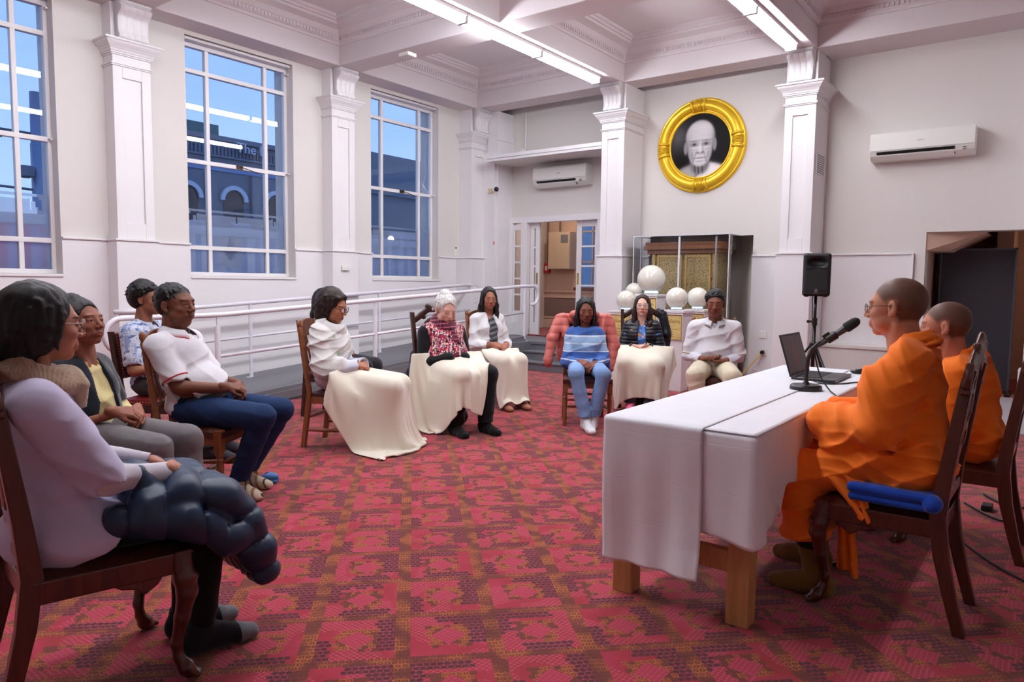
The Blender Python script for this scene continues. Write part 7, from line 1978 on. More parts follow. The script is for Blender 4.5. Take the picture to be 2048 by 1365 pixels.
G_.bottom('trousers', lin(16, 16, 20), off=0.012); G_.sock(lin(12, 12, 15), top=0.20)
blanket(G_, 0.96, 0.66, 0.05, 0.03, 0.70, 'cream fleece blanket across the knees of the white-haired person', rot=-0.22, pinx=0.15, wind=(0.2, 0.5, 0), seed=3)
# --- H ---------------------------------------------------------------------------
x, y, fx, fy = ST['H']
H_ = Person(x, y, fx, fy, 'person with long black hair in a white cardigan over a striped top, eyes closed', head=(0.0, -0.115, 1.165), hs=1.02, hrot=(-14, 4, 0), fem=1, g=0.92, sw=0.145, skin=(166, 110, 88), hh=0.0042, face=dict(fem=1, closed=1, w=0.97), hair=dict(hair='long', len=0.38, vol=0.012, hfwd=0.06, hl=0.02), hand='clasp', hands=(0.0, 0.18, 0.64), barefoot=True, hhand=0.0036)
H_.top('striped_top', lambda V, p: np.where((np.sin(V[:, 2]*110+V[:, 0]*30) > 0)[:, None], lin(60, 60, 66), lin(120, 120, 126)), off=0.012, sleeve=0.4, hem=0.47, neck=0.06, nbdrop=0.06)
H_.top('cardigan', lin(224, 222, 224), off=0.026, sleeve=1.7, armoff=0.018, hem=0.45, front=(0.045, 0.075), fold=0.024)
H_.bottom('trousers', lin(216, 208, 196), off=0.02, hem=0.12)
blanket(H_, 0.50, 0.62, 0.0, 0.13, 0.62, 'cream blanket over the knees of the person in the white cardigan', steps=130, nu=36, pinx=0.05, seed=5)
# --- I ---------------------------------------------------------------------------
x, y, fx, fy = ST['I']
I_ = Person(x, y, fx, fy, 'person in a blue striped sweater and light jeans, long black hair, eyes closed', head=(0.0, -0.10, 1.085), hs=1.0, hrot=(0, 8, 0), fem=1, g=0.88, fat=0.1, sw=0.132, armr=0.85, legr=0.88, skin=(134, 82, 64), hh=0.0036, face=dict(fem=1, closed=1, w=1.02, nose=1.05), hair=dict(hair='long', len=0.34, vol=0.013, hfwd=0.075, hl=0.015, hairc=(0.010, 0.009, 0.011)), hand='clasp', hands=(0.0, 0.215, 0.575), handw=0.07, fwd=0.9,
    kneeR=(0.125, 0.40, 0.515), kneeL=(-0.125, 0.40, 0.515), ankleR=(0.03, 0.43, 0.095), ankleL=(-0.04, 0.36, 0.085), toeR=(-0.22, 1, 0), toeL=(0.25, 1, 0), hhand=0.0034, nb=(0, -0.15, 0.90))
def isw(V, p):
    b1, b2, wh = lin(66, 102, 172), lin(152, 184, 220), lin(216, 224, 236); C = np.tile(b1, (len(V), 1)); z = V[:, 2]
    dS = np.minimum(np.linalg.norm(V-p.S[1], axis=1), np.linalg.norm(V-p.S[-1], axis=1))
    C[(z < 0.845) & (z > 0.70)] = b2
    for zc in (0.838, 0.765, 0.690): C[np.abs(z-zc) < 0.007] = wh
    C[(z < 0.685)] = b1; C[np.abs(z-0.615) < 0.005] = wh
    return C
I_.top('sweater', isw, off=0.022, sleeve=1.93, armoff=0.020, hem=0.475, fold=0.022, h=0.005)
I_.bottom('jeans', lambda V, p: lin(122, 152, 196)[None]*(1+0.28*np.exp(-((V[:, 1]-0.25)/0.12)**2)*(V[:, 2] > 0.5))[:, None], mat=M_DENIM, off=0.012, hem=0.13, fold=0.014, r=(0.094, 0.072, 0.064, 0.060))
I_.sock(lin(224, 224, 230), top=0.17)
# --- J ---------------------------------------------------------------------------
x, y, fx, fy = ST['J']
J_ = Person(x, y, fx, fy, 'person in a black quilted jacket and glasses with long brown hair, blanket over the legs', head=(0.0, -0.085, 1.105), hs=1.0, hrot=(0, -4, 0), fem=1, g=0.90, sw=0.140, armr=0.92, skin=(232, 186, 166), hh=0.0040, face=dict(fem=1, w=1.0, rosy=0.35, lip=lin(206, 78, 84)), gaze=(0.1, 1, 0.12), hair=dict(hair='long', len=0.36, vol=0.012, hairc=(0.030, 0.012, 0.009), hfwd=0.04, hl=0.02, ll=0.6), glasses=dict(name='silver', col=(196, 190, 196), metal=0.7, th=0.0013, sq=2.6), hand='open', hands=(0.0, 0.17, 0.635), hhand=0.0038, knee=(0.16, 0.40, 0.50))
J_.top('blouse', floral([lin(84, 132, 206), lin(84, 132, 206), lin(232, 144, 64), lin(160, 190, 232)], 60, 0.45, 8), off=0.016, sleeve=0.3, hem=0.47, nbdrop=0.08)
J_.top('quilted_jacket', shade_fn(lin(26, 28, 38), lambda V, p, C: C), off=0.030, sleeve=1.96, armoff=0.024, hem=0.46, front=(0.035, 0.060), quilt=(0.009, 25), mat=M_NYLON)
J_.collar(lin(176, 26, 40), r0=0.055, r1=0.086, ht=0.055, gap=34, stand=0.03)
J_.bottom('trousers', lin(60, 60, 70), off=0.012); J_.sock(lin(232, 110, 150))
blanket(J_, 0.98, 0.62, 0.0, 0.12, 0.68, 'cream blanket stretched over the knees of the person in the black quilted jacket', steps=130, nu=50, pinx=0.15, seed=9)
# --- K ---------------------------------------------------------------------------
x, y, fx, fy = ST['K']
K_ = Person(x, y, fx, fy, 'person in a white polo over long sleeves and cream trousers, eyes closed, beside the table', head=(0.0, -0.06, 1.165), hs=1.08, hrot=(-4, 4, 0), fat=0.5, g=1.05, sw=0.182, skin=(134, 84, 66), hh=0.0036, face=dict(closed=1, w=0.98, jaw=1.02, nose=1.15, beard=0.75), hair=dict(hair='short', vol=0.015, messy=1.4, hairc=(0.010, 0.008, 0.009)), hand='open', hands=(0.0, 0.165, 0.615), handw=0.10, armr=1.08, knee=(0.165, 0.40, 0.51), legr=1.05, hhand=0.0034, nb=(0, -0.11, 0.985))
K_.top('undershirt', lin(216, 214, 226), off=0.008, sleeve=1.86, armoff=0.008, hem=0.60, neck=0.056, fold=0.020)
K_.top('polo_shirt', WHITE, off=0.020, sleeve=0.93, armoff=0.022, hem=0.48, fold=0.026, nbdrop=0.05)
cuff(K_, 0.92, 0.075, None, trim=M_GOLDT, ht=0.004); K_.collar(lin(228, 226, 232), r0=0.066, r1=0.102, ht=0.048, gap=18, trim=lin(90, 84, 70))
K_.bottom('trousers', lin(214, 202, 176), off=0.016, fold=0.030); K_.sock(lin(30, 30, 34))
fo = text('Kiwa', 0.026, (-0.075, 0.128, 0.865), plain('blue_print', (74, 134, 190), 0.6), K_.root, rot=(PI/2-0.12, 0, PI), name='embroidery')
fo2 = text('Kiwa', 0.02, (0.235, 0.02, 0.83), plain('blue_print', (74, 134, 190), 0.6), K_.root, rot=(PI/2, 0, PI+0.5), name='embroidery')
# ================================================================ long table, cloths
M_PINE = wood('pale_pine', (176, 122, 76), (206, 152, 100), 0.5, coat=0.0)
tb = thing('trestle_table', 'long narrow table with square pine legs under white cloths', 'table', (-1.19, 3.95, 0))
for sx in (-1, 1):
    for sy in (-1, 1): MB().box(sx*0.255-0.045, sx*0.255+0.045, sy*1.18-0.045, sy*1.18+0.045, 0, 0.735).build('leg', M_PINE, tb, bevel=0.003)
MB().box(-0.31, 0.31, -1.26, 1.26, 0.735, 0.772).build('tabletop', M_PINE, tb, bevel=0.003)
for sy in (-1, 1): MB().box(-0.21, 0.21, sy*1.18-0.02, sy*1.18+0.02, 0.20, 0.29).build('stretcher', M_PINE, tb, bevel=0.003)
w = MB(); w.box(-0.235, -0.20, -1.135, 1.135, 0.64, 0.73); w.box(0.20, 0.235, -1.135, 1.135, 0.64, 0.73); w.build('apron', M_PINE, tb)
def linen():
    mt, t, b = newmat('white_linen'); p, x, y, z = coords()
    cr_ = X.op('SINE', x*24.0); 
    n = noise(p, 7, 4, 0.6)
    fx_ = ((y*(1/0.235)).fr()-0.5).ab(); fz_ = ((z*(1/0.19)+0.15).fr()-0.5).ab(); fxx = ((x*(1/0.145)+0.3).fr()-0.5).ab()
    crease = (0.5-fz_).step(0.0, 0.02)*(0.5-fxx).step(0.0, 0.03)
    setin(b, 'Base Color', mixc(n, srgb(232, 232, 240), srgb(240, 240, 246))); setin(b, 'Roughness', 0.7); setin(b, 'Sheen Weight', 0.1)
    bump(b, crease*0.12+n*0.9+noise(p, 900, 2)*0.05, 0.28, 0.010)
    return mt
M_LINEN = linen()
def rowf(nu, nv): return grid_faces(nu, nv)
def cloth_sheet(name, fn, nu, nv, parent=None, label=None, cat=None, thick=0.003, sub=1, flip=False):
    V = np.array([[fn(i/(nu-1), j/(nv-1)) for j in range(nv)] for i in range(nu)]).reshape(-1, 3)
    F = grid_faces(nu, nv); F = F[:, ::-1] if flip else F
    o = mesh_obj(name, V, F, M_LINEN, parent, smooth=True)
    so = o.modifiers.new('t', 'SOLIDIFY'); so.thickness = thick; so.offset = 1 if not flip else 1
    return tag(o, label, cat)
zt = 0.778; x0, x1, y0, y1 = -1.512, -0.866, 2.676, 5.225
# under cloth: top, room-side drop, monk-side drop, rounded front corner
def under(u, v):
    # u goes round the perimeter (from the middle of the near end, round the corner, along the monks' side to the far end); v: 0 top inner -> 1 hem
    Lend = x1-(-1.12); Lc = 0.10; Ls = y1-y0; T = Lend+Ls
    s_ = u*T
    if s_ < Lend: bx, by, nx, ny = -1.12+s_, y0, 0.0, -1.0
    else: bx, by, nx, ny = x1, y0+(s_-Lend), 1.0, 0.0
    d = abs(s_-Lend); k = math.exp(-(d/0.09)**2)
    if d < 0.2: nx, ny = (0.5+0.5*math.tanh((s_-Lend)/0.05)), -(0.5-0.5*math.tanh((s_-Lend)/0.05)); l = math.hypot(nx, ny); nx /= l; ny /= l
    after = s_-Lend
    hem = 0.38-0.03*k
    if after > 0.0: hem = 0.36
    if after > 0.34: hem = 0.36+(0.53-0.36)*min(1, (after-0.34)/0.05)
    if 0.18 < after <= 0.34: hem = 0.36+0.10*((after-0.18)/0.16)**2*0.9
    hem += 0.012*math.sin(after*9)
    ins = 0.10
    if v < 0.12:
        q = v/0.12; return (bx-nx*ins*(1-q), by-ny*ins*(1-q), zt)
    q = (v-0.12)/0.88
    dropz = zt-0.006-(zt-hem)*q
    wav = 0.012*q*math.sin(after*14+1)+0.02*q*k+0.006*math.sin(after*31)*q
    o_ = 0.006*min(1, q*8)+wav
    return (bx+nx*o_, by+ny*o_, dropz if q > 0 else zt-0.001)
c1 = cloth_sheet('tablecloth', under, 150, 34, None, 'shorter white cloth around the near right table corner and along the far side', 'tablecloth')
def top2(u, v): return (x0+0.002+(x1-x0-0.004)*u, y0+0.004+(y1-y0-0.004)*v, zt+0.0015+0.0012*math.sin(v*40)*math.sin(u*9))
cloth_sheet('top_panel', top2, 24, 60, c1)
def side2(u, v):
    hem = 0.46; yy = y0+0.002+(y1-y0-0.002)*u; return (x0-0.006-0.015*v*math.sin(u*26), yy, zt-(zt-hem)*v)
cloth_sheet('side_drop', side2, 60, 14, c1, flip=True)
def runner(u, v):
    xx = x0-0.004+(0.44)*u
    if v < 0.35:
        return (xx, y1-0.01-(y1-y0)*(v/0.35), zt+0.0085)
    q = (v-0.35)/0.65; hem = 0.15+0.02*u+(-0.0)
    yy = y0-0.012-0.016*math.sin(q*5+u*3)*q*0.7-0.008*math.sin(u*17)*q
    if u > 0.6 and q > 0.82: yy += -0.02*(u-0.6)/0.4*(q-0.82)/0.18; 
    return (xx+0.012*q*u-0.0, yy-0.014*(u**3)*q, zt+0.008-(zt-hem)*q)
cloth_sheet('table_runner', runner, 36, 90, None, 'longer white cloth panel hanging almost to the floor at the near left table end', 'tablecloth')

# ---------------------------------------------------------------- laptop, microphone, mouse, cables
lp = thing('laptop', 'open black laptop on the long white table', 'laptop', (-1.12, 4.64, zt+0.004), 0.0)
MB().box(-0.125, 0.125, -0.21, 0.21, 0.004, 0.020).build('base', plain('laptop_shell', (44, 42, 46), 0.35), lp, bevel=0.004)
w = MB()
for i in range(6):
    for j in range(14): w.box(-0.105+0.021*i, -0.088+0.021*i, -0.185+0.0265*j, -0.163+0.0265*j, 0.020, 0.0225)
kb = w.build('keyboard', plain('key_black', (22, 22, 24), 0.5), lp); 
MB().box(0.045, 0.110, -0.06, 0.05, 0.0200, 0.0206).build('touchpad', plain('pad_grey', (58, 56, 60), 0.4), lp, bevel=0.002)
MS = Matrix.Translation((-0.125, 0, 0.018)) @ Matrix.Rotation(math.radians(-17), 4, 'Y')
w = MB(); w.box(-0.008, 0.0, -0.21, 0.21, 0.0, 0.262, MS); sc_ = w.build('screen_lid', plain('laptop_shell', (44, 42, 46), 0.35), lp, bevel=0.004)
w = MB(); w.box(0.0, 0.0012, -0.198, 0.198, 0.022, 0.250, MS)
mt, t, b = newmat('dim_screen'); p, x, y, z = coords(); setin(b, 'Base Color', mixc((y.ab()*1.4+(z-0.13).ab()*0.7).step(0.0, 0.12), srgb(120, 84, 84), srgb(96, 86, 88))); setin(b, 'Roughness', 0.25); w.build('display', mt, sc_)
ms = thing('computer_mouse', 'black computer mouse at the far side of the table behind the laptop', 'mouse', (-1.00, 5.06, zt+0.006), 0.3)
w = MB(); w.ball((0, 0, 0.012), 0.032, 20, 12, 1.5, 1.0, 0.55); w.build('body', M_BLACK, ms, smooth=True)
w = MB(); w.box(0.008, 0.03, -0.004, 0.004, 0.020, 0.032); w.build('wheel', plain('key_black', (22, 22, 24), 0.5), ms, bevel=0.002)
mc = thing('desk_microphone', 'black gooseneck microphone on a round base on the table', 'microphone', (-1.06, 4.06, zt+0.005))
w = MB(); w.lathe([(0.082, 0), (0.084, 0.004), (0.082, 0.022), (0.074, 0.030), (0.02, 0.033), (0.014, 0.045)], (0, 0, 0), 36); o = w.build('base', M_BLACK, mc); smooth_by_angle(o, 35)
neck = [(0, 0, 0.03), (0, 0, 0.10), (0.004, 0.003, 0.17), (0.022, 0.012, 0.225), (0.055, 0.025, 0.262), (0.088, 0.04, 0.285)]
pts = []
for i in range(len(neck)-1):
    for k in range(6): t_ = k/6; pts.append(tuple(neck[i][q]*(1-t_)+neck[i+1][q]*t_ for q in range(3)))
pts.append(neck[-1]); w = MB(); w.tube(pts, 0.0115, 12); w.build('gooseneck', M_BLACK, mc, smooth=True)
a = Vector((0.045, 0.02, 0.24)); d = Vector((0.155, 0.055, 0.125)).normalized(); MM = Matrix.Translation(a) @ d.to_track_quat('Z', 'Y').to_matrix().to_4x4()
w = MB(); w.lathe([(0.010, 0), (0.012, 0.01), (0.014, 0.06), (0.019, 0.15), (0.020, 0.165)], (0, 0, 0), 20, MM); mb_ = w.build('handheld_microphone', plain('mic_grey', (60, 58, 62), 0.35), mc); smooth_by_angle(mb_, 35)
w = MB(); w.lathe([(0.020, 0.165), (0.027, 0.172), (0.0275, 0.182), (0.027, 0.20), (0.0265, 0.222), (0.021, 0.240), (0.010, 0.250), (0.001, 0.252)], (0, 0, 0), 24, MM); w.build('grille', plain('mic_foam', (26, 26, 30), 0.85), mb_, smooth=True)
w = MB(); w.lathe([(0.021, 0.055), (0.023, 0.06), (0.024, 0.11), (0.021, 0.115)], (0, 0, 0), 20, MM); w.box(-0.012, 0.012, 0.01, 0.034, 0.05, 0.09, MM); w.build('clip', M_BLACK, mc)
def cable(name, pts, r, mat, label, cat='cable', k=8):
    P_ = [Vector(p) for p in pts]; out = []
    for i in range(len(P_)-1):
        p0, p1, p2, p3 = P_[max(i-1, 0)], P_[i], P_[i+1], P_[min(i+2, len(P_)-1)]
        for j in range(k):
            t_ = j/k; out.append(0.5*((2*p1)+(-p0+p2)*t_+(2*p0-5*p1+4*p2-p3)*t_*t_+(-p0+3*p1-3*p2+p3)*t_**3))
    out.append(P_[-1]); w = MB(); w.tube(out, r, 8); o = w.build(name, mat, smooth=True); return tag(o, label, cat)
M_CAB = plain('black_cable', (14, 14, 16), 0.45)
cable('microphone_cable', [(-1.03, 4.07, 1.03), (-1.02, 4.09, 0.94), (-0.985, 4.06, 0.86), (-0.93, 4.02, 0.80), (-0.872, 3.93, 0.777), (-0.855, 3.90, 0.70), (-0.86, 3.88, 0.56), (-0.86, 3.86, 0.3), (-0.75, 3.9, 0.012)], 0.004, M_CAB, 'thin black cable dropping from the microphone over the table edge')
cable('power_cable', [(-1.11, 4.42, 0.786), (-1.04, 4.36, 0.786), (-0.96, 4.42, 0.787), (-0.90, 4.55, 0.788), (-0.868, 4.6, 0.77), (-0.86, 4.62, 0.60), (-0.84, 4.7, 0.3), (-0.7, 4.8, 0.012)], 0.0045, M_CAB, 'black cable running from the laptop over the far side of the table')
cable('floor_cable', [(-0.30, 5.5, 0.012), (-0.15, 5.3, 0.012), (0.1, 5.35, 0.012), (0.35, 5.2, 0.012), (0.7, 5.4, 0.012)], 0.007, M_CAB, 'black cable on the carpet behind the farther chair, upper run')
cable('floor_cable', [(-0.38, 5.2, 0.012), (-0.2, 4.95, 0.012), (0.0, 4.9, 0.014), (0.25, 5.0, 0.012), (0.6, 5.05, 0.012)], 0.007, M_CAB, 'black cable on the carpet passing under the farther chair')
cable('floor_cable', [(-0.40, 4.55, 0.012), (-0.25, 4.25, 0.012), (-0.12, 4.05, 0.012), (0.05, 3.9, 0.012), (0.3, 3.8, 0.012)], 0.006, M_CAB, 'nearest black cable on the carpet between the two monks chairs')
pa = thing('extension_plug', 'small black plug lying on the carpet behind the carved chairs', 'plug', (-0.26, 5.15, 0)); MB().box(-0.03, 0.03, -0.045, 0.045, 0, 0.04).build('body', M_BLACK, pa, bevel=0.008); MB().box(-0.012, 0.012, 0.03, 0.06, 0.01, 0.03).build('cord_grip', M_BLACK, pa)
# ---------------------------------------------------------------- loudspeaker on tripod
sx_, sy_ = -2.03, 8.0
sd = thing('speaker_stand', 'black tripod stand holding the loudspeaker', 'stand', (sx_, sy_, 0))
w = MB(); w.rod((0, 0, 0.30), (0, 0, 0.98), 0.019, n=16); w.rod((0, 0, 0.9), (0, 0, 1.25), 0.015, n=16); w.build('pole', M_BLACKM, sd, smooth=True)
w = MB(); w.rod((0, 0, 0.93), (0, 0, 1.01), 0.027, n=16); w.rod((-0.06, 0, 0.97), (0, 0, 0.97), 0.012); w.ball((-0.065, 0, 0.97), 0.018); w.build('clamp_knob', M_BLACK, sd)
w = MB(); w.lathe([(0.035, 0), (0.042, 0.01), (0.042, 0.05), (0.03, 0.065)], (0, 0, 0.69), 16); w.build('hub', M_BLACK, sd)
for k in range(3):
    a = math.radians(80+120*k); c, s_ = math.cos(a), math.sin(a)
    w = MB(); w.rod((0.03*c, 0.03*s_, 0.72), (0.52*c, 0.52*s_, 0.02), 0.013, n=12); lg = w.build('leg', M_BLACKM, sd, smooth=True)
    w = MB(); w.rod((0.50*c, 0.50*s_, 0.035), (0.54*c, 0.54*s_, 0.0), 0.019, n=12); w.build('rubber_foot', M_BLACK, lg)
    w = MB(); w.rod((0.0, 0.0, 0.32), (0.25*c, 0.25*s_, 0.40), 0.008, n=8); w.build('brace', M_BLACKM, sd)
sp = thing('loudspeaker', 'black loudspeaker with horn on the tripod stand by the back wall', 'loudspeaker', (sx_, sy_, 1.245), math.radians(14))
s = Sdf((-0.19, -0.19, -0.02), (0.19, 0.19, 0.47), 0.005)
s.box((0, 0.0, 0.22), (0.135, 0.13, 0.225), 0.03, 0.0)
s.plane((0.135, 0.05, 0.2), (1, 0.55, 0)); s.plane((-0.135, 0.05, 0.2), (-1, 0.55, 0))
s.ell((0, -0.150, 0.345), (0.095, 0.075, 0.050), 0.012, mode='sub')
s.ell((0, -0.155, 0.345), (0.118, 0.05, 0.075), 0.008, mode='sub')
V, F = s.mesh(); mesh_obj('cabinet', V, F, plain('speaker_black', (18, 18, 20), 0.5, bmp=0.2, bscale=400), sp, smooth=True)
w = MB()
w.box(-0.105, 0.105, -0.134, -0.130, 0.05, 0.265); w.build('grille', plain('speaker_grille', (12, 12, 14), 0.6, bmp=0.5, bscale=900), sp, bevel=0.01)
w = MB()
for k in range(24): a0 = PI*k/24; a1 = PI*(k+1)/24; w.rod((0.105*math.cos(a0), -0.132, 0.262+0.03*math.sin(a0)), (0.105*math.cos(a1), -0.132, 0.262+0.03*math.sin(a1)), 0.004, n=6)
w.build('horn_lip', M_BLACKM, sp)
w = MB()
for k in range(26):
    a0, a1 = 2*PI*k/26, 2*PI*(k+1)/26; w.rod((0.015*math.cos(a0), -0.137, 0.055+0.015*math.sin(a0)), (0.015*math.cos(a1), -0.137, 0.055+0.015*math.sin(a1)), 0.0016, n=5)
for k in range(3):
    a0 = math.radians(90+120*k); w.rod((0.013*math.cos(a0), -0.137, 0.055+0.013*math.sin(a0)), (-0.013*math.cos(a0), -0.137, 0.055-0.013*math.sin(a0)), 0.0014, n=5)
bd_ = w.build('tuning_fork_badge', plain('badge_silver', (196, 198, 204), 0.3, 0.7), sp)
text('YAMAHA', 0.011, (0, -0.137, 0.026), plain('badge_silver', (196, 198, 204), 0.3, 0.7), sp, name='maker_mark')
w = MB()
for qx in (-0.09, 0.09): w.box(qx-0.02, qx+0.02, -0.09, -0.05, -0.012, 0.002)
w.build('rubber_feet', M_BLACK, sp)
cable('speaker_cable', [(-2.06, 8.1, 1.32), (-2.075, 8.05, 1.22), (-2.055, 7.99, 1.12), (-2.05, 7.985, 1.0), (-2.02, 7.97, 0.85), (-2.0, 7.97, 0.7), (-1.92, 7.97, 0.5), (-1.85, 7.95, 0.3), (-1.8, 8.0, 0.012)], 0.005, M_CAB, 'thin cable running down the loudspeaker stand')

# ================================================================ the monks
OR = lin(252, 126, 32); OR2 = lin(228, 96, 30)
M_ROBE = vcol('saffron_cotton', 0.78, crumple=0.25, sheen=0.1, spec=0.25)
def robe(p, near=True):
    h = 0.0055 if near else 0.007; st = p.st
    lo = np.array((-0.42, -0.40, 0.20)); hi = np.array((0.40, 0.62, p.Nb[2]+0.12)); f = Sdf(lo, hi, h)
    p.torso(f, 0.022)
    f.ell(p.t(0.30)+np.array((0, 0.02, 0)), (0.165, 0.135, 0.15), 0.05)
    for q in (1, -1):
        S, E, W = p.S[q], p.E[q], p.W[q]
        f.cap(S+np.array((0, 0.0, 0.0)), E, 0.078, 0.088, 0.045); f.cap(E, W, 0.084, 0.070, 0.04)
        f.ell(E*0.6+W*0.4+np.array((0.0, 0.0, -0.05)), (0.070, 0.13, 0.075), 0.03)
        f.ell((S+E)/2+np.array((0.0, 0.03, 0.0)), (0.085, 0.10, 0.14), 0.05)
    # rolled edge round the neck, high at the back and crossing in front
    c = p.Nb+np.array((0, -0.004, 0.030)); n = 24
    for l, (ro, dz_) in enumerate(((0.066, 0.018), (0.082, -0.004), (0.098, -0.028))):
        for i in range(n):
            a0, a1 = 2*PI*i/n, 2*PI*(i+1)/n
            def qq(a): return c+np.array((math.sin(a)*ro, math.cos(a)*ro*0.92+0.004, -0.045*(math.cos(a)*0.5+0.5)+0.020*(0.5-0.5*math.cos(a))+dz_))
            f.cap(qq(a0), qq(a1), 0.0165, 0.0165, 0.008)
    # rolled bundle over the left shoulder
    Sl = p.S[-1]
    f.cap(Sl+np.array((0.05, 0.07, 0.015)), Sl+np.array((0.02, 0.03, 0.040)), 0.028, 0.034, 0.02); f.cap(Sl+np.array((0.02, 0.03, 0.040)), Sl+np.array((0.03, -0.07, 0.02)), 0.034, 0.034, 0.025)
    # lap, seat bundle and the skirt over knees
    f.ell(p.hip+np.array((0, 0.02, 0.0)), (0.195, 0.17, 0.105), 0.04)
    f.ell(p.hip+np.array((-0.13, -0.04, 0.035)), (0.075, 0.10, 0.13), 0.025); f.ell(p.hip+np.array((0.13, -0.04, 0.03)), (0.075, 0.10, 0.12), 0.025)
    for q in (1, -1):
        f.cap(p.hipj[q], p.K[q], 0.105, 0.092, 0.04); zc = 0.27
        t_ = (p.K[q][2]-zc)/(p.K[q][2]-p.A[q][2]); m_ = p.K[q]+(p.A[q]-p.K[q])*t_
        f.cap(p.K[q], m_, 0.090, 0.105, 0.04)
    f.box((p.K[1]+p.K[-1])/2+np.array((0, -0.02, -0.10)), (0.10, 0.075, 0.15), 0.03, 0.04)
    f.cap(p.hip+np.array((-0.17, 0.10, 0.05)), p.K[-1]+np.array((-0.02, -0.10, 0.045)), 0.055, 0.050, 0.015)
    f.cap(p.W[-1]+np.array((-0.03, 0.02, -0.05)), p.hip+np.array((-0.16, 0.22, 0.06)), 0.05, 0.05, 0.012)
    f.cap(p.W[-1]+np.array((0.0, 0.04, -0.03)), p.W[1]+np.array((0, 0.04, -0.03)), 0.060, 0.060, 0.03)
    def ff(P):
        d1 = np.minimum(np.linalg.norm(P-p.E[-1], axis=1), np.linalg.norm(P-p.E[1], axis=1))
        low = sm(-P[:, 2], -(p.E[1][2]+0.03), -(p.E[1][2]-0.08))
        up = 1-low
        w1 = wrinkle(P, (0.15, 1.0, -0.55), 21, 4, 1.2, 2.2)*0.024+wrinkle(P, (0.2, 0.75, -0.75), 46, 9, 1.2, 2.0)*0.008
        w2 = wrinkle(P, (0.1, 0.45, 1.0), 27, 12, 1.2, 2.0)*0.030+wrinkle(P, (0.3, -0.4, 1.0), 56, 15, 1.2, 1.8)*0.010
        bk = np.exp(-((P[:, 1]-p.Nb[1]+0.08)/0.08)**2)*up*wrinkle(P, (0.1, 0.35, 1.0), 40, 20, 1.0, 1.2)*0.012
        return w1*up+w2*low+bk
    f.fold(ff)
    f.cap(p.Nb+np.array((0, 0.006, 0.0)), p.Nb+np.array((0, 0.03, 0.2)), 0.047, 0.058, 0.006, 'sub')
    f.plane((0, 0, 0.27), (0, -0.06, -1))
    V, Q = f.mesh(1); C = OR[None]*(1+0.06*nz(V, 12, 3))[:, None]
    p.add('robe', V, Q, C, M_ROBE)
    # cloth strips hanging at the side
    k = np.linspace(0, 1, 26); F_ = []
    for (a, b, wd, sd_) in (((-0.205, 0.135, 0.56), (-0.225, 0.045, 0.395), 0.16, 1), ((-0.05, 0.16, 0.44), (-0.06, 0.14, 0.10), 0.10, 2)):
        G = np.zeros((14, 26, 3))
        for i in range(14):
            u = i/13-0.5
            for j in range(26):
                v = k[j]; ww = wd*(1-0.75*v) if sd_ == 1 else wd*(0.6+0.3*v)
                G[i, j] = (a[0]+(b[0]-a[0])*v+0.012*math.sin(u*14+v*3), a[1]+(b[1]-a[1])*v+u*ww, a[2]+(b[2]-a[2])*v+(0.03*u if sd_ == 2 else 0.0)+0.01*math.cos(u*9))
        o = cloth_obj('robe_end', G, OR, M_ROBE, p.root, 0.004, 1)
        if not near and sd_ == 2: o.hide_render = False
monk_face = dict(nose=0.95, jaw=1.05, w=1.02, fat=0.5, neck=0.058, rosy=0.25, ear=0.95)
x, y, fx, fy = ST['L']
L_ = Person(x, y, fx, fy, 'person in orange robes with a shaved head and thin glasses, nearer of the two', st=0.515, head=(0.0, 0.015, 1.265), hs=1.07, hrot=(-4, 2, 0), g=1.0, fat=0.4, sw=0.165, skin=(186, 126, 100), hh=0.0026, h=0.006,
    face=dict(monk_face, closed=1, stubble=lin(58, 44, 38), stubble_a=0.80, browa=0.35), glasses=dict(name='dark', col=(40, 40, 46), metal=0.5, th=0.0012, sq=3.0, r=(0.023, 0.017)), hand=False, hands=(0, 0.27, 0.76), handw=0.07, handb=-0.03,
    nb=(0, -0.060, 1.105), knee=(0.12, 0.36, 0.53), ankleL=(-0.15, 0.24, 0.085), ankleR=(0.20, 0.34, 0.085), toeL=(0.0, 1, 0), toeR=(0.1, 1, 0), hip=(0, -0.08, 0.60))
robe(L_, True); L_.sock(shade_fn(lin(122, 92, 44), lambda V, p, C: put(C, V[:, 2] > 0.21, lin(26, 28, 34))), top=0.30, off=0.008)
x, y, fx, fy = ST['M']
M_ = Person(x, y, fx, fy, 'person in orange robes with a shaved head, farther of the two, no glasses', st=0.47, head=(-0.10, 0.09, 1.15), hs=1.10, hrot=(4, 4, 0), fat=0.6, g=1.04, sw=0.165, skin=(184, 118, 94), hh=0.0032, h=0.007,
    face=dict(monk_face, w=1.06, fat=0.8, closed=1, stubble=lin(50, 40, 34), stubble_a=0.8, browa=0.4), hand=False, hands=(0, 0.27, 0.66), handw=0.07, nb=(-0.07, -0.005, 0.985), knee=(0.12, 0.38, 0.51), hip=(0, -0.06, 0.56))
robe(M_, False); M_.sock(lin(122, 92, 44), top=0.25)
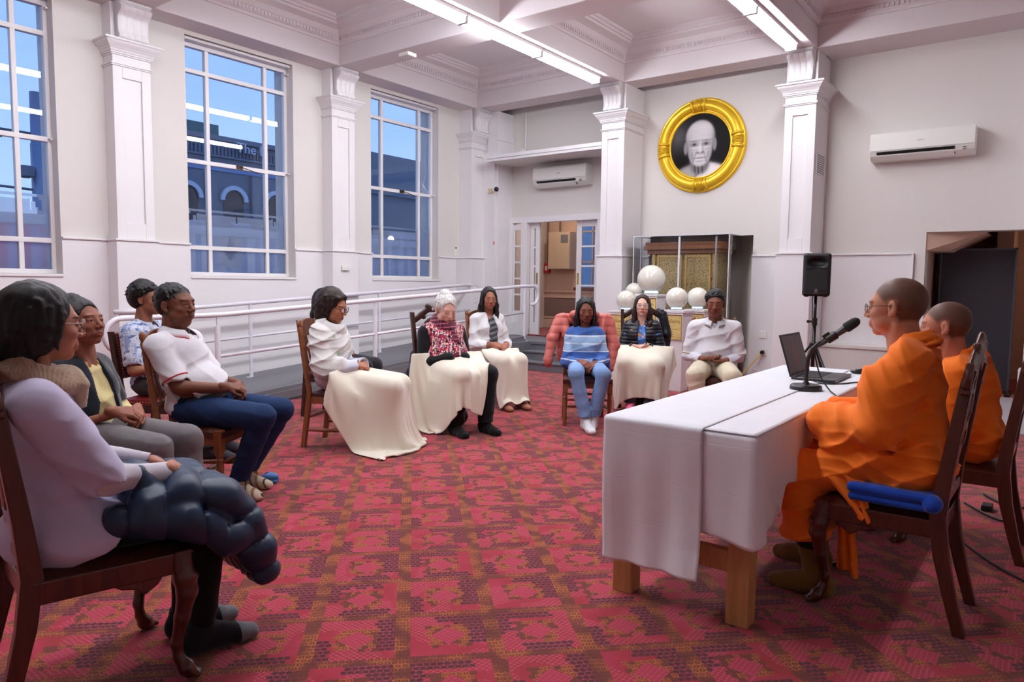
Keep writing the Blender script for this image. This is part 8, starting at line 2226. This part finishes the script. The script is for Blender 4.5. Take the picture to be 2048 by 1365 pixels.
# folded blue blanket under the nearer monk
bb = thing('folded_blanket', 'folded bright blue blanket on the chair seat under the nearer person in orange robes', 'blanket', (ST['L'][0], ST['L'][1], 0.470), math.atan2(1, 0.02))
s = Sdf((-0.27, -0.24, -0.005), (0.27, 0.14, 0.09), 0.004)
s.box((0, -0.045, 0.058), (0.245, 0.165, 0.020), 0.018); s.box((0, -0.045, 0.020), (0.240, 0.160, 0.017), 0.015, 0.002); s.cap((-0.225, -0.19, 0.039), (0.225, -0.19, 0.039), 0.037, 0.037, 0.006)
s.cap((-0.26, -0.16, 0.038), (-0.26, 0.10, 0.036), 0.006, 0.004, 0.002, 'sub')
s.fold(lambda P: 0.003*nz(P, 18, 3)); V, F = s.mesh(); mesh_obj('folded_layers', V, F, plain('royal_blue_fleece', (18, 74, 190), 0.9, sheen=0.4, bmp=0.2, bscale=300), bb, smooth=True)

# ================================================================ coats and small things
def puffer(name, label, cat, parts, col, rt, loc=None, rz=0, amp=0.010, freq=18, dirv=(0, 0, 1), h=0.006, cut=None, colf=None, k=0.02, tag_it=True):
    A_ = np.array([q[i] for q in parts for i in (0, 1)], float); R_ = max(max(q[2], q[3]) for q in parts)
    s = Sdf(A_.min(0)-R_-0.03, A_.max(0)+R_+0.03, h)
    for q in parts: s.cap(q[0], q[1], q[2], q[3], q[5] if len(q) > 5 else k, 'add', q[4] if len(q) > 4 else None)
    d = np.array(dirv, float); d /= np.linalg.norm(d)
    s.fold(lambda P: amp*(np.abs(np.sin((P @ d)*freq*PI/2+0.5*nz(P, 6, 2)))**0.45-0.75)+0.003*nz(P, 35, 4)+0.004*wrinkle(P, np.cross(d, (0.3, 0.5, 0.2)), 40, 7))
    if cut: s.plane(*cut)
    V, Q = s.mesh(); C = colf(V) if colf else np.tile(np.array(col), (len(V), 1))
    o = mesh_obj(name, V, Q, M_NYLON, None, smooth=True, col=C)
    o.location = rt[:3]; o.rotation_euler = (0, 0, rt[3]); return tag(o, label, cat)
NAVY = lin(28, 38, 58)
def rt_of(k): x, y, fx, fy = ST[k]; return (x, y, 0, math.atan2(-fx/math.hypot(fx, fy), fy/math.hypot(fx, fy)))
# navy puffer over the lap and knees of the foreground woman
def lap_jacket():
    p = A; s = Sdf((-0.34, -0.12, 0.18), (0.36, 0.74, 0.80), 0.0055)
    s.cap((-0.15, 0.12, 0.60), (0.16, 0.12, 0.60), 0.055, 0.055, 0.03)
    for i in range(9):
        xx = -0.17+0.045*i
        pts = [(xx, 0.12, 0.60), (xx*1.05, 0.25, 0.622), (xx*1.10, 0.36, 0.590), (xx*1.12, 0.43, 0.50), (xx*1.15, 0.475, 0.39), (xx*1.12, 0.50, 0.30)]
        for a, b in zip(pts[:-1], pts[1:]): s.cap(a, b, 0.056, 0.054, 0.03)
    s.cap((0.17, 0.04, 0.57), (0.24, 0.22, 0.55), 0.056, 0.060, 0.02); s.cap((0.24, 0.22, 0.55), (0.25, 0.36, 0.46), 0.060, 0.055, 0.02); s.cap((0.25, 0.36, 0.46), (0.22, 0.46, 0.38), 0.055, 0.045, 0.03)
    s.ell((0.05, 0.12, 0.68), (0.13, 0.06, 0.050), 0.02); s.cap((-0.05, 0.08, 0.67), (0.14, 0.10, 0.70), 0.040, 0.036, 0.012)
    def ff(P):
        u = np.where(P[:, 1] < 0.34, P[:, 1], 0.34+np.maximum(0, 0.56-P[:, 2])*1.0+np.maximum(0, P[:, 1]-0.34)*0.35)+0.25*P[:, 0]
        return 0.020*(np.abs(np.sin(u*27+0.5*nz(P, 5, 3)))**0.35-0.78)+0.006*wrinkle(P, (1, 0.1, 0.1), 42, 5, 1.2)+0.003*nz(P, 30, 2)
    s.fold(ff)
    for q in (1, -1): s.cap(p.hipj[q], p.K[q], 0.07, 0.06, 0.01, 'sub'); s.cap(p.K[q], p.A[q], 0.062, 0.05, 0.01, 'sub')
    s.plane((0, 0.62, 0.27), (0, 0.15, -1))
    V, Q = s.mesh(); o = mesh_obj('puffer_jacket', V, Q, M_NYLON, None, smooth=True, col=np.tile(lin(26, 46, 74), (len(V), 1)))
    r = rt_of('A'); o.location = r[:3]; o.rotation_euler = (0, 0, r[3]); tag(o, 'navy quilted puffer jacket spread over the lap and knees of the foreground person', 'jacket', 'coats and jackets not worn')
lap_jacket()
# salmon puffer jacket hung over chair I
SAL = lin(206, 108, 98)
pj = [((-0.19, -0.30, 0.98), (0.19, -0.30, 0.98), 0.062, 0.062), ((-0.20, -0.30, 0.90), (-0.20, -0.30, 0.62), 0.070, 0.075), ((0.20, -0.30, 0.90), (0.20, -0.30, 0.62), 0.070, 0.075), ((0, -0.33, 0.9), (0, -0.33, 0.60), 0.085, 0.085),
      ((-0.24, -0.27, 0.98), (-0.29, -0.20, 0.74), 0.060, 0.060), ((-0.29, -0.20, 0.74), (-0.24, -0.10, 0.52), 0.060, 0.046), ((0.24, -0.27, 0.98), (0.32, -0.20, 0.80), 0.060, 0.056), ((0.32, -0.20, 0.80), (0.36, -0.14, 0.60), 0.054, 0.040), ((0.36, -0.14, 0.60), (0.36, -0.13, 0.555), 0.046, 0.040),
      ((-0.10, -0.25, 1.03), (0.10, -0.25, 1.03), 0.05, 0.05), ((-0.22, -0.18, 0.60), (-0.20, -0.12, 0.45), 0.07, 0.03), ((-0.21, -0.26, 1.0), (-0.16, -0.19, 0.86), 0.05, 0.045), ((0.21, -0.26, 1.0), (0.18, -0.19, 0.84), 0.05, 0.045)]
puffer('puffer_jacket', 'salmon pink puffer jacket hung over the chair back of the person in the striped sweater', 'jacket', pj, SAL, rt_of('I'), amp=0.007, freq=26)['group'] = 'coats and jackets not worn'
# dark jackets on chairs G and J
pg = [((0.20, -0.28, 0.66), (0.235, -0.20, 0.50), 0.045, 0.075), ((0.235, -0.20, 0.50), (0.24, -0.14, 0.30), 0.085, 0.09), ((0.24, -0.14, 0.30), (0.23, -0.12, 0.20), 0.08, 0.04), ((0.235, -0.18, 0.50), (0.20, -0.02, 0.42), 0.05, 0.04)]
puffer('dark_coat', 'dark navy coat hanging down the side of the white-haired person\'s chair', 'coat', pg, lin(24, 28, 44), rt_of('G'), amp=0.003, freq=8)['group'] = 'coats and jackets not worn'
pjj = [((-0.23, -0.30, 1.0), (-0.27, -0.27, 0.78), 0.05, 0.06), ((-0.27, -0.27, 0.78), (-0.27, -0.25, 0.56), 0.06, 0.04), ((-0.18, -0.31, 1.04), (-0.24, -0.29, 0.96), 0.035, 0.045)]
puffer('dark_coat', 'black coat hooked over the corner of the chair behind the person in the quilted jacket', 'coat', pjj, lin(18, 20, 28), rt_of('J'), amp=0.003, freq=8)['group'] = 'coats and jackets not worn'
pb = [((-0.12, 0.0, 0.09), (0.10, 0.03, 0.09), 0.085, 0.08, (1, 1, 1)), ((-0.05, 0.08, 0.08), (0.08, 0.09, 0.07), 0.07, 0.06)]
puffer('quilted_bag', 'black quilted bag on the carpet under the white-haired person\'s chair', 'bag', pb, lin(16, 17, 24), rt_of('G'), amp=0.010, freq=26, dirv=(1, 0.2, 0.2), cut=((0, 0, 0.003), (0, 0, -1)))
bg = thing('woven_bag', 'dark patterned bag on the carpet under the chair of the person in the quilted jacket', 'bag', (-3.45, 7.05, 0), 0.5)
w = MB(); w.hexa([(-0.17, -0.06, 0), (0.17, -0.06, 0), (0.17, 0.06, 0), (-0.17, 0.06, 0)], [(-0.15, -0.03, 0.14), (0.15, -0.03, 0.14), (0.15, 0.03, 0.14), (-0.15, 0.03, 0.14)]); w.build('body', plain('dark_woven', (50, 26, 32), 0.8, vary=0.9, vscale=60), bg, bevel=0.015)
w = MB(); w.tube([(0.09*math.cos(PI*k/10), 0, 0.13+0.06*math.sin(PI*k/10)) for k in range(11)], 0.007, 8); w.build('handle', M_BLACK, bg, smooth=True)
sl = thing('blue_slipper', 'blue slipper on the carpet beside the socked feet of the person in jeans', 'slipper', (-4.16, 2.72, 0), -0.9)
s = Sdf((-0.07, -0.16, 0), (0.07, 0.16, 0.09), 0.004); s.box((0, 0, 0.012), (0.045, 0.125, 0.010), 0.009); s.ell((0, 0.06, 0.035), (0.048, 0.07, 0.035), 0.008); s.ell((0, -0.02, 0.05), (0.036, 0.10, 0.035), 0.004, mode='sub'); s.plane((0, 0, 0.003), (0, 0, -1))
V, F = s.mesh(); mesh_obj('upper', V, F, plain('slipper_blue', (44, 104, 168), 0.5), sl, smooth=True)
